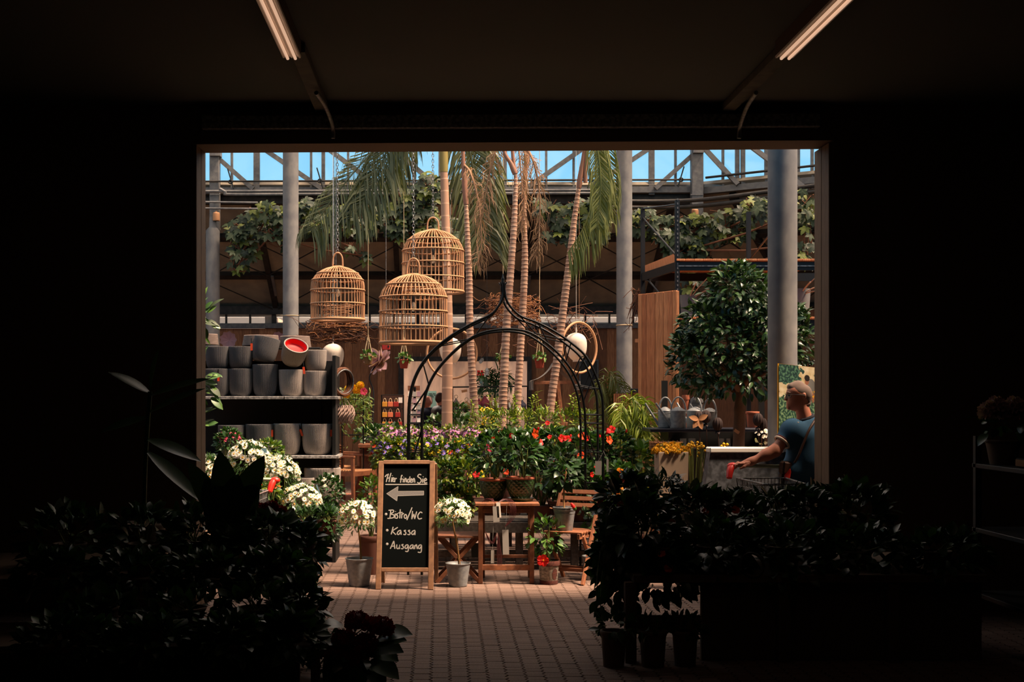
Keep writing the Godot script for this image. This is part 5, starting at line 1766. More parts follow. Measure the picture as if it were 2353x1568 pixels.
func flower_bed() -> void:
	# slatted grey plant bench that carries the flowers
	var bt := thing("plant_bench", "weathered grey slatted plant bench under the flowers", "bench", G(1150, 13.4))
	for k in 12:
		part(bt, "slat", slab(Vector3(-0.62, 0.44, -14.6 + k * 0.18), Vector3(1.95, 0.47, -14.6 + k * 0.18 + 0.15), 0.003), M.grey_wood)
	part(bt, "apron", slab(Vector3(-0.62, 0.36, -12.44), Vector3(1.95, 0.46, -12.41), 0.003), M.grey_wood)
	for x in [-0.55, 0.1, 0.55, 0.72, 1.25, 1.85]:
		part(bt, "leg", slab(Vector3(x, 0.0, -12.55), Vector3(x + 0.07, 0.44, -12.47), 0.004), M.grey_wood)
		part(bt, "leg", slab(Vector3(x, 0.0, -14.5), Vector3(x + 0.07, 0.44, -14.42), 0.004), M.grey_wood)
	part(bt, "stretcher", slab(Vector3(-0.6, 0.12, -12.54), Vector3(1.92, 0.18, -12.5), 0.003), M.grey_wood)
	var hib := leaf_unit("oval", 0.62, 0.25)
	var small := leaf_unit("small", 0.50, 0.2)
	var lance := leaf_unit("lance", 0.22, 0.3)
	var dk := [M.ficus_a, M.leaf_b, M.ficus_c, M.leaf_a]
	var lm := [M.lime_a, M.lime_b, M.leaf_c, M.lime_c]
	# [name, label, category, group, px, centre y, rx, ry, depth, leaves, leaf mesh, size, mats, flowers: [kind, n, s], parts]
	var defs := []
	for k in 6:
		defs.append(["leafy_shrub", "tall yellow-green shrub with upright sprigs, " + ["behind the slender reddish palm's foot", "in front of the forked palm", "in front of the palm with dry fronds", "before the leaning palm", "before the wooden swing frame", "behind the arch's far post"][k], "shrub", "yellow-green shrubs behind the flowers", [1112, 1158, 1202, 1250, 1300, 1346][k], 990, 32, 46, 15.0, 260, lance, 0.09, lm, [], 60])
	for k in 5:
		defs.append(["lilac_flower_plant", "lilac-pink flowering pot plant, " + ["beside the grey picture frame", "between the arch's near posts", "in front of the thick pale palm", "just past the thick pale palm", "beside the red hibiscus"][k], "flowers", "lilac flowers at the back of the bench", [893, 938, 985, 1034, 1082][k], 1008, 27, 26, 14.3, 300, small, 0.055, lm, [["lilac", "petal_lilac", "daisy_eye", "star", 46, 0.026], ["white", "petal_white", "daisy_eye", "star", 10, 0.022]], 50])
	for k in 6:
		defs.append(["pansy_plant", ["violet and yellow flowering plant beside the dining table", "yellow-green flowering plant behind the chalkboard's top corner", "violet flowering plant inside the arch's near post", "yellow and violet flowering plant below the thick pale palm", "yellow-eyed climbing plant between violet and red flowers", "orange-flowered climbing plant beside the pink hibiscus"][k], "flowers", "violet and yellow flowers in the middle of the bench", [882, 922, 965, 1010, 1056, 1098][k], 1048, 30, 36, 13.5, 340, small, 0.062, lm + [M.leaf_a], [["violet", "petal_violet", "daisy_eye", "star", 24 if k != 4 else 8, 0.026], ["yellow", "petal_yellow", "twig_dark", "star", 10, 0.023], ["amber", "petal_orange", "twig_dark", "star", 3, 0.022]], 60])
	for k in 3:
		defs.append(["climbing_plant", ["leafy climber with small yellow flowers beside the chalkboard", "leafy climber with orange flowers beside the green pots", "low leafy climber behind the small daisy tree"][k], "climber", "leafy climbers at the bench front", [1025, 1072, 1048][k], [1100, 1100, 1158][k], 38, 44, 12.8, 360, hib, 0.068, lm + [M.leaf_a, M.leaf_b], [["yellow", "petal_yellow", "twig_dark", "star", 7, 0.024]], 70])
	for k in 7:
		defs.append(["hibiscus", ["hibiscus with a pink bloom beside the climbers", "red hibiscus with buds behind the front green pot", "red hibiscus with two open blooms behind the folding chair", "red hibiscus behind the chair back", "red hibiscus with wide blooms inside the arch's far post", "red hibiscus around the arch's far post", "red hibiscus with a double bloom outside the arch"][k], "hibiscus", "hibiscus in the middle of the bench", [1130, 1178, 1228, 1280, 1330, 1378, 1418][k], [1045, 1038, 1038, 1034, 1040, 1045, 1040][k], 37, 48, 13.1, 260, hib, 0.08, dk, [["bud_red", "petal_red", "leaf_a", "bud", 3, 0.055]], 80])
	for k in 5:
		defs.append(["hibiscus", ["dark leafy hibiscus above the green pots' gap", "dark leafy hibiscus behind the folding chair", "dark leafy hibiscus beside the folding chair back", "dark leafy hibiscus under the arch's far post label", "hibiscus with yellow blooms next to the dark hedge of plants"][k], "hibiscus", "dark hibiscus at the bench front", [1245, 1290, 1335, 1375, 1425][k], [1100, 1112, 1105, 1118, 1110][k], 36, 42, 12.5, 260, hib, 0.075, dk, [["bud_red", "petal_red", "leaf_a", "bud", 1, 0.05]], 80])
	for q in defs:
		var d: float = q[8]
		var c := P(q[4], q[5], d)
		var r := Vector3(q[6], q[7], q[6]) * d / F
		var t := bush(q[0], q[1], q[2], q[3], Vector3(c.x, 0.47, c.z), c, r, q[9], q[10], q[11] * 0.75, q[11] * 1.15, q[12], q[14], M.terracotta_dark, 0.10, 0.15)
		for f in q[13]:
			var fm := flower_unit(f[0], f[1], f[2], f[3])
			var ts := blooms(c, r, f[4], f[5] * 0.85, f[5] * 1.15, 0.6, 0.1)
			if f[3] == "bud":
				for j in ts.size():
					ts[j] = placed(ts[j].origin, Vector3(rr(-0.3, 0.3), 1, rr(-0.1, 0.4)), Vector3.BACK, f[5])
			bloom(t, fm, ts, 300, "bud" if f[3] == "bud" else "flower")
		if q[0] == "leafy_shrub":
			# upright sprigs with paired leaves
			for k in 4:
				var o := c + Vector3(rr(-1, 1) * r.x, r.y * 0.6, rr(-0.5, 0.5) * r.x)
				var e := o + Vector3(rr(-0.06, 0.06), rr(0.16, 0.30), rr(0, 0.05))
				var b := MB.new()
				b.tube(PackedVector3Array([o, e]), [0.006, 0.003], 4)
				for j in 9:
					var p := o.lerp(e, (j + 1) / 9.0)
					var a := j * 2.4
					b.leaf(p, Vector3(cos(a), 0.7, sin(a)), Vector3.UP, rr(0.05, 0.085), 0.024, 0.25, 3)
				part(t, "sprig", b, M.lime_a)
	# single large blooms, each where it shows
	var spots := [[1228, 997, "hib_orange", 0.058], [1238, 1018, "hib_red", 0.055], [1290, 1008, "hib_red", 0.05], [1303, 1010, "hib_red", 0.05], [1405, 989, "hib_red", 0.055], [1398, 1012, "hib_orange", 0.055], [1338, 1003, "hib_orange", 0.055], [1348, 1008, "hib_red", 0.04], [1122, 1030, "hib_pink", 0.06], [1095, 1092, "hib_red", 0.045], [1163, 1085, "hib_orange", 0.04], [1336, 1049, "hib_orange", 0.055], [1359, 1091, "hib_red", 0.034], [1133, 1012, "hib_orange", 0.045], [1176, 1002, "hib_red", 0.035], [1192, 1010, "hib_red", 0.03], [1258, 973, "hib_red", 0.03], [1263, 1005, "hib_red", 0.03], [1422, 1087, "hib_amber", 0.06], [1417, 1141, "hib_amber", 0.055], [1431, 1118, "hib_amber", 0.045], [1436, 1136, "hib_pink", 0.035], [1392, 1134, "hib_amber", 0.03]]
	flower_unit("hib_orange", "petal_orange", "daisy_eye", "hibiscus"); flower_unit("hib_red", "petal_red", "daisy_eye", "hibiscus"); flower_unit("hib_pink", "petal_pink", "daisy_eye", "hibiscus"); flower_unit("hib_amber", "petal_amber", "petal_red", "hibiscus")
	for q in spots:
		var best: Node3D = null
		var bd := 1e9
		var o := P(q[0], q[1], 12.75 if q[1] < 1060 else 12.3)
		for ch in get_children():
			if ch is Node3D and String(ch.name).begins_with("hibiscus") or String(ch.name).begins_with("pansy_plant_005"):
				var dd: float = absf(ch.position.x - o.x)
				if dd < bd:
					bd = dd; best = ch
		var z := Vector3(rr(-0.9, 0.9), rr(-0.1, 0.7), 1).normalized()
		var y := z.cross(Vector3.RIGHT).normalized().rotated(z, rr(0, TAU))
		bloom(best, LM[q[2]], [Transform3D(Basis(y.cross(z), y, z).scaled(Vector3.ONE * q[3] * 0.82), o)])
	# plants beside the chalkboard
	var c1 := P(853, 1140, 12.2)
	bush("leafy_plant", "small yellow-green plant peeping out beside the chalkboard", "plant", "", Vector3(c1.x, 0.0, c1.z), c1, Vector3(0.10, 0.16, 0.10), 120, small, 0.05, 0.075, [M.lime_b, M.leaf_c], 40, M.terracotta_dark, 0.11, 0.36)
	var c2 := P(1390, 1195, 12.0)
	var ct := bush("leafy_plant", "leafy plant in a zinc pot beside the folding chair", "plant", "", G(1357, 11.8), c2, Vector3(0.17, 0.28, 0.15), 240, hib, 0.06, 0.09, dk, 80, M.zinc, 0.075, 0.22)

func glazed_pot(label: String, base: Vector3, R: float, h: float, saucer: bool) -> void:
	var t := thing("glazed_pot", label, "pot", base, "green glazed pots on the bistro table")
	var y0 := 0.02 if saucer else 0.0
	var rows := []
	for k in 41:
		var u := k / 40.0
		var prof := R * (0.60 + 0.40 * sin(u * 1.75))
		var row := PackedVector3Array()
		for s in 144:
			var a := TAU * s / 144.0
			var m := pow(maxf(absf(cos(9.0 * a + u * 14.0)), absf(cos(9.0 * a - u * 14.0))), 8.0)
			row.append(Vector3(cos(a), 0, sin(a)) * (prof + 0.0055 * m - 0.003) + Vector3(0, y0 + u * h * 0.9, 0))
		rows.append(row)
	var b := MB.new()
	b.grid(rows, true)
	part(t, "pot", b, M.glaze, true)
	var r := MB.new()
	r.lathe(Vector3(0, y0 + h * 0.88, 0), [[R * 0.98, 0.0], [R * 1.03, h * 0.03], [R * 1.03, h * 0.10], [R * 0.94, h * 0.12], [R * 0.9, 0.0], [0.0, -h * 0.05]], 32)
	part(t, "rim", r, M.terracotta, true, "bare terracotta rim")
	if saucer:
		var s := MB.new()
		s.lathe(Vector3.ZERO, [[0.0, 0.0], [R * 0.8, 0.0], [R * 0.95, 0.03], [R * 0.92, 0.03], [R * 0.78, 0.012], [0.0, 0.012]], 28)
		part(t, "saucer", s, M.glaze, true)

func bistro() -> void:
	var d := 11.75
	# small folding table
	var t := thing("folding_table", "small slatted wooden folding table carrying two green glazed pots", "table", G(1165, d))
	var y := H(1157, 11.5)
	for k in 6:
		part(t, "slat", slab(Vector3(G(1092, 11.5).x, y - 0.025, -12.0 + k * 0.084), Vector3(G(1240, 11.5).x, y, -12.0 + k * 0.084 + 0.075), 0.003), M.teak)
	for q in [[1104, 11.55], [1222, 11.55], [1109, 11.95], [1218, 11.95]]:
		var b := MB.new()
		b.bar(G(q[0], q[1]), G(q[0], q[1], y - 0.02), 0.04, 0.028, Vector3.BACK, 0.003)
		part(t, "leg", b, M.teak_b)
	part(t, "stretcher", slab(G(1104, 11.55, 0.12) + Vector3(0, 0, -0.01), G(1222, 11.55, 0.17) + Vector3(0, 0, 0.01), 0.003), M.teak)
	part(t, "stretcher", slab(G(1109, 11.95, 0.18) + Vector3(0, 0, -0.01), G(1218, 11.95, 0.21) + Vector3(0, 0, 0.01), 0.003), M.teak_b)
	for q in [11.55, 11.95]:
		part(t, "apron", slab(G(1104, q, y - 0.09) + Vector3(0, 0, -0.01), G(1222, q, y - 0.05) + Vector3(0, 0, 0.01), 0.003), M.teak_b)
	glazed_pot("green lattice-glazed pot with a saucer on the folding table", Vector3(G(1196, d).x, y, -d), 0.132, 0.20, true)
	glazed_pot("green lattice-glazed pot behind the one with the saucer", Vector3(G(1135, d).x, y, -11.85), 0.125, 0.20, false)
	for q in [[1138, 1052, "hibiscus with glossy leaves planted in the rear green pot"], [1200, 1048, "dense dark hibiscus planted in the green pot with the saucer"]]:
		var c := P(q[0], q[1], d)
		bush("potted_hibiscus", q[2], "hibiscus", "hibiscus in the green pots", Vector3(c.x, y + 0.2, c.z), c, Vector3(0.20, 0.15, 0.15), 220, leaf_unit("oval", 0.62, 0.25), 0.06, 0.09, [M.ficus_a, M.leaf_b, M.leaf_a], 80)
	# paper tags and dark red cords on the table
	for q in [[1140, 1164, 1200, 0.055, "grey plant label hanging off the folding table's edge"], [1132, 1265, 1325 - 30, 0.03, "long white plant label dangling under the folding table"], [1162, 1218, 1275, 0.055, "grey printed label dangling under the folding table"], [1146, 1155, 1190, 0.035, "white paper loop label on the folding table's edge"]]:
		var b := MB.new()
		var c := P(q[0], (q[1] + q[2]) * 0.5, 11.48)
		b.box(Transform3D(Basis(Vector3.BACK, rr(-0.1, 0.1)), c), Vector3(q[3], (q[2] - q[1]) * 11.48 / F, 0.001))
		b.rod(c + Vector3(0, (q[2] - q[1]) * 11.48 / F * 0.5, 0), Vector3(c.x + 0.01, y, -11.5), 0.0012, 3)
		single("plant_label", b, M.tag_paper if q[0] != 1146 else M.paper, q[4], "label")
	var cd := MB.new()
	for k in 5:
		cd.tube(curve([P(1100 + k * 3, 1165, 11.6), P(1118 + k * 3, 1146, 11.6), P(1140, 1156, 11.5), P(1158 + k * 3, 1147, 11.55), P(1172 + k * 3, 1162, 11.46), P(1170 + k * 3, 1190, 11.46), P(1160, 1212, 11.46)], 26), 0.0022, 4)
	for k in 4:
		cd.tube(curve([P(1115, 1222, 11.47), P(1127 + k * 2, 1250, 11.47), P(1143, 1226, 11.47), P(1142 + k * 3, 1270, 11.47), P(1144 + k * 3, 1300, 11.47)], 20), 0.0022, 4)
	single("cord_bundle", cd, mat("cord_red", Color(0.28, 0.07, 0.08), 0.6), "bundle of dark red cords looped over the folding table", "cords")
	var plate := MB.new()
	plate.box(Transform3D(Basis(Vector3.BACK, 0.05), P(1094, 1265, 11.9)), Vector3(0.09, 0.13, 0.01))
	single("seed_box", plate, mat("green_card", Color(0.05, 0.12, 0.09), 0.5), "dark green carton with an orange top under the bench", "carton")
	# low folding stool table
	var s := thing("folding_stool", "low wooden folding stool behind the small daisy tree", "stool", G(1052, 11.75))
	var sy := H(1231, 11.6)
	for k in 5:
		part(s, "slat", slab(Vector3(G(1003, 11.6).x, sy - 0.02, -11.95 + k * 0.08), Vector3(G(1104, 11.6).x, sy, -11.95 + k * 0.08 + 0.07), 0.003), M.teak_b)
	for q in [[1008, 1084], [1098, 1015]]:
		for z in [11.6, 11.9]:
			var b := MB.new()
			b.bar(G(q[0], z, sy - 0.02), G(q[1] + (20 if q[1] > 1050 else -12), z, 0.0), 0.035, 0.025, Vector3.BACK, 0.003)
			part(s, "leg", b, M.teak_b)
	# folding chair
	var c := thing("folding_chair", "slatted wooden folding chair with a zinc bucket on its seat", "chair", G(1312, 11.72))
	c.rotation.y = -0.46
	var sw := 0.19
	for x: float in [-sw, sw]:
		var b := MB.new()
		b.bar(Vector3(x, 0.80, -0.26), Vector3(x, 0.0, 0.22), 0.028, 0.04, Vector3.BACK, 0.003)
		part(c, "back_post", b, M.teak, true)
		b = MB.new()
		b.bar(Vector3(x * 0.85, 0.43, 0.14), Vector3(x * 0.85, 0.0, -0.24), 0.028, 0.036, Vector3.BACK, 0.003)
		part(c, "leg", b, M.teak, true)
		b = MB.new()
		b.bar(Vector3(x * 0.8, 0.425, -0.16), Vector3(x * 0.8, 0.425, 0.22), 0.026, 0.05, Vector3.UP, 0.003)
		part(c, "seat_rail", b, M.teak, true)
	for k in 6:
		var b := MB.new()
		b.box(at(Vector3(0, 0.455, -0.14 + k * 0.065)), Vector3(0.36, 0.016, 0.052), 0.003)
		part(c, "seat_slat", b, M.teak, true)
	for k in 3:
		var b := MB.new()
		var u: float = 0.785 - k * 0.058
		b.box(Transform3D(Basis(Vector3.RIGHT, -0.54), Vector3(0, u, -0.26 + (0.80 - u) * 0.6 + 0.01)), Vector3(0.36, 0.042, 0.014), 0.003)
		part(c, "back_slat", b, M.teak, true)
	for q in [[0.12, 0.13], [0.10, -0.17]]:
		var b := MB.new()
		b.bar(Vector3(-sw, q[0], q[1]), Vector3(sw, q[0], q[1]), 0.02, 0.03, Vector3.UP)
		part(c, "stretcher", b, M.teak_b, true)
	# zinc bucket on the seat
	var o := Vector3(G(1296, 11.7).x, 0.463, -11.66)
	var bk := thing("zinc_bucket", "zinc bucket standing on the folding chair", "bucket", o, "zinc buckets")
	part(bk, "pail", pot_mesh(0.072, 0.100, 0.205, 0.006, 32), M.zinc, true)
	var rg := MB.new()
	rg.ring(Vector3(0, 0.205, 0), Vector3.UP, 0.102, 0.004, 32, 5)
	rg.ring(Vector3(0, 0.165, 0), Vector3.UP, 0.095, 0.0025, 32, 4)
	rg.ring(Vector3(0, 0.155, 0), Vector3.UP, 0.0935, 0.0025, 32, 4)
	part(bk, "rim", rg, M.zinc, true)
	var hl := MB.new()
	hl.tube(PackedVector3Array([Vector3(-0.10, 0.19, 0), Vector3(-0.135, 0.20, 0.02)]), 0.007, 6)
	part(bk, "handle", hl, M.teak, true)
	var pc := P(1330, 1165, 11.75)
	var pb := thing("climbing_hibiscus", "dark climbing hibiscus with a red bud in the bucket on the chair", "hibiscus", o + Vector3(0, 0.17, 0))
	var st := MB.new()
	st.tube(curve([o + Vector3(0, 0.16, 0), o + Vector3(0.0, 0.35, -0.05), o + Vector3(0.03, 0.55, -0.1)], 8), 0.008, 5)
	part(pb, "stem", st, M.cane)
	tuft(pb, [leaf_unit("oval", 0.62, 0.25)], [M.ficus_a, M.leaf_b, M.ficus_b], shell(o + Vector3(-0.02, 0.55, -0.12), Vector3(0.16, 0.2, 0.12), 120, 0.07, 0.11) + shell(P(1345, 1180, 11.7), Vector3(0.06, 0.04, 0.05), 18, 0.03, 0.05), 60)
	bloom(pb, flower_unit("bud_red", "petal_red", "leaf_a", "bud"), [placed(P(1322, 1172, 11.55), Vector3(-0.55, 0.85, 0.1), Vector3.BACK, 0.075)], 9, "bud")
	# rust-stained pot with a red bloom
	var ro := G(1261, 11.55)
	var rp := thing("weathered_pot", "weathered white pot with a rusty stain and a red hibiscus bloom", "flower pot", ro)
	part(rp, "pot", pot_mesh(0.075, 0.092, 0.20, 0.008, 28), M.weathered, true)
	var rm := MB.new()
	rm.lathe(Vector3.ZERO, [[0.093, 0.165], [0.099, 0.17], [0.099, 0.208], [0.086, 0.208]], 28)
	rm.lathe(Vector3.ZERO, [[0.077, 0.0], [0.080, 0.002], [0.082, 0.035], [0.078, 0.036]], 28)
	part(rp, "rusty_band", rm, M.rust, true)
	var rs := MB.new()
	for k in 1:
		var rows := []
		for j in 7:
			var row := PackedVector3Array()
			for i in 7:
				var uu := (j - 3) / 3.0; var vv := (i - 3) / 3.0
				var k2 := 1.0 / maxf(1.0, sqrt(uu * uu + vv * vv) / maxf(absf(uu), absf(vv)) if absf(uu) + absf(vv) > 0.0 else 1.0)
				var a := 0.95 - uu * k2 * 0.33 + 0.05 * sin(vv * 7.0)
				var hy := 0.095 + vv * k2 * 0.052
				var rad := 0.0768 + hy * 0.088
				row.append(Vector3(cos(a) * rad, hy, sin(a) * rad))
			rows.append(row)
		rs.grid(rows)
	part(rp, "rust_stain", rs, M.rust, true, "brown rust stain")
	var rc := P(1256, 1235, 11.6)
	tuft(rp, [leaf_unit("oval", 0.62, 0.25)], [M.leaf_a, M.leaf_c, M.leaf_b], shell(rc, Vector3(0.16, 0.17, 0.13), 150, 0.05, 0.085), 80)
	stems(rp, ro + Vector3(0, 0.16, 0), rc, Vector3(0.12, 0.12, 0.1), 6, 0.005, M.stem)
	bloom(rp, LM["hib_red"], [Transform3D(Basis(Vector3.UP, -0.2).scaled(Vector3.ONE * 0.055), P(1248, 1288, 11.42))])
	# zinc pail at the edge of the dark plants
	daisy_tree("taller daisy tree in a zinc bucket beside the chalkboard's open side", 825.5, 1283, 1347, 31.5, 822, 1190, 43, 11.42)
	daisy_tree("daisy tree with a leaning stem in a zinc bucket before the folding stool", 1052.5, 1294, 1349, 28, 1038, 1182, 40, 11.4)

func left_flowers() -> void:
	# low dark display table by the pot shelf
	var t := thing("display_table", "low dark display table under the white daisies", "table", G(600, 12.2))
	part(t, "table_top", slab(Vector3(G(430, 12.2).x, 0.36, -12.75), Vector3(G(735, 12.2).x, 0.42, -11.7), 0.005), M.hall_timber)
	for q in [[445, 11.8], [722, 11.8], [445, 12.65], [722, 12.65]]:
		var b := MB.new()
		b.bar(G(q[0], q[1]), G(q[0], q[1], 0.37), 0.06, 0.06, Vector3.BACK)
		part(t, "leg", b, M.hall_timber)
	daisy_bush("white daisy bush on the display table, before the dark ribbed planters", 572, 1058, 46, 42, 12.45, 56)
	daisy_bush("white daisy bush half hidden by the doorway edge", 482, 1088, 30, 40, 12.2, 34)
	daisy_bush("white daisy bush in front of the pale ribbed planters", 642, 1092, 44, 42, 12.3, 60)
	daisy_bush("white daisy bush lowest on the table, beside the blue-tagged shrub", 690, 1150, 44, 34, 12.0, 56)
	var sm := leaf_unit("small", 0.50, 0.2)
	for q in [["small shrub with a blue tag on the display table", 618, 1040, 30, 26, 12.7, [M.leaf_c, M.lime_b], 12], ["dark shrub with a few white flowers beside the largest ribbed planter", 752, 1135, 34, 40, 12.2, [M.leaf_b, M.ficus_a], 8], ["orange-tinged shrub between the daisies and the cart", 610, 1130, 34, 30, 11.9, [M.leaf_a, M.lime_b], 0], ["dark leafy shrub under the lowest daisies", 700, 1205, 50, 36, 11.75, [M.ficus_b, M.leaf_b], 0], ["dark leafy shrub with drooping leaves at the table's end", 752, 1210, 30, 46, 11.7, [M.ficus_b, M.leaf_b], 0], ["pink-flowered shrub behind the daisies by the doorway edge", 525, 1015, 28, 26, 12.75, [M.leaf_b, M.leaf_a], 0]]:
		var c := P(q[1], q[2], q[5])
		var r: Vector3 = Vector3(q[3], q[4], q[3]) * q[5] / F
		var n := bush("shrub", q[0], "shrub", "shrubs on the display table", Vector3(c.x, 0.42, c.z), c, r, 260, sm, 0.045, 0.07, q[6], 60, M.terracotta_dark, 0.09, 0.13)
		if q[7]:
			bloom(n, flower_unit("daisy", "petal_white", "daisy_eye"), blooms(c, r, q[7], 0.02, 0.026))
		if q[1] == 525:
			bloom(n, flower_unit("pinkstar", "petal_pink", "petal_crimson", "star"), blooms(c, r, 26, 0.016, 0.02))
		if q[1] == 610:
			bloom(n, flower_unit("amberstar", "petal_orange", "petal_yellow", "star"), blooms(c, r, 14, 0.014, 0.02))
	var b := MB.new()
	b.box(Transform3D(Basis(Vector3.BACK, 0.05), P(607, 1036, 12.35)), Vector3(0.05, 0.045, 0.002))
	b.rod(P(607, 1041, 12.35), P(607, 1075, 12.35), 0.002, 4)
	single("plant_label", b, mat("blue_card", Color(0.50, 0.66, 0.72), 0.5), "light blue plant label stuck among the daisies", "label")
	b = MB.new()
	b.box(Transform3D(Basis(Vector3.BACK, 0.35), P(731, 1125, 11.85)), Vector3(0.012, 0.09, 0.002))
	single("plant_label", b, M.blue_card, "thin light blue plant stick in the dark shrub", "label")
	# creamy houseplant leaves poking in at the doorway edge
	var hp := thing("house_plant", "glossy pale-edged house plant beside the doorway edge, before the dark planters", "plant", G(440, 11.2))
	var st := MB.new()
	st.rod(G(440, 11.2), P(440, 830, 11.2), 0.02, 6)
	part(hp, "stem", st, M.cane)
	pot(hp, G(440, 11.2), 0.12, 0.16, 0.3, M.terracotta_dark)
	var ts := []
	for q in [[455, 720, 0.5, 0.3], [470, 735, 0.9, -0.2], [478, 715, 0.6, 0.6], [462, 820, 0.2, 1.0], [470, 880, 0.9, -0.3], [480, 890, 1.0, -0.6], [468, 900, 1.0, 0.1], [475, 870, 1.0, 0.4], [462, 950, 0.9, 0.7], [470, 978, 1.0, 0.25], [458, 910, 0.7, -0.9], [485, 920, 0.8, -0.8], [466, 700, 0.4, 1.0], [490, 740, 1.0, -0.5], [465, 760, 0.6, -0.8]]:
		for k in 3:
			ts.append(placed(P(q[0] + rr(-8, 4), q[1] + rr(-10, 10), 11.0), Vector3(q[2] + rr(-0.3, 0.3), q[3] + rr(-0.3, 0.3), 0.1), Vector3(rr(-0.3, 0.3), 0.7, 0.7), rr(0.07, 0.16)))
	tuft(hp, [leaf_unit("oval", 0.62, 0.25), leaf_unit("lance", 0.22, 0.3)], [M.leaf_a, M.leaf_c, M.vine_a], ts, 100)

# ---------- cedar screen, racks, tree, watering cans, cart, poster ----------
func cedar_screen() -> void:
	var a := P(1465, 900, 15.0) * Vector3(1, 0, 1)
	var b := P(1553, 900, 14.4) * Vector3(1, 0, 1)
	var t := thing("cedar_screen", "tall reddish cedar plank screen beside the concrete column", "screen", (a + b) * 0.5)
	wall_boards(t, "plank", a, b, 0.0, 2.83, 0.077, 0.022, [M.cedar, M.cedar_b, M.cedar_c, M.cedar], [], 0.005)
	var e := MB.new()
	e.box(at(Vector3(b.x + 0.014, 1.41, b.z + 0.01)), Vector3(0.03, 2.82, 0.05), 0.003)
	part(t, "edge_post", e, M.cedar_c)
	var r := MB.new()
	r.bar(a + Vector3(0, 2.3, -0.06), b + Vector3(0.06, 2.3, -0.06), 0.06, 0.04, Vector3.UP)
	part(t, "back_rail", r, M.cedar_c)
	# lower bamboo panel next to it and the dark till screen on top
	var c := thing("bamboo_panel", "low panel of upright bamboo slats beside the cedar screen", "panel", G(1440, 16.4))
	for k in 12:
		var m := MB.new()
		m.bar(G(1412 + k * 4.6, 16.4), G(1412 + k * 4.6, 16.4, H(905, 16.4)), 0.02, 0.015, Vector3.BACK)
		part(c, "slat", m, M.cedar if k % 2 else M.cedar_c)
	var s := MB.new()
	s.box(Transform3D(Basis(Vector3.RIGHT, -0.3), P(1458, 898, 16.35)), Vector3(0.10, 0.05, 0.02), 0.004)
	single("till_screen", s, M.black, "small black screen on top of the bamboo panel", "screen")

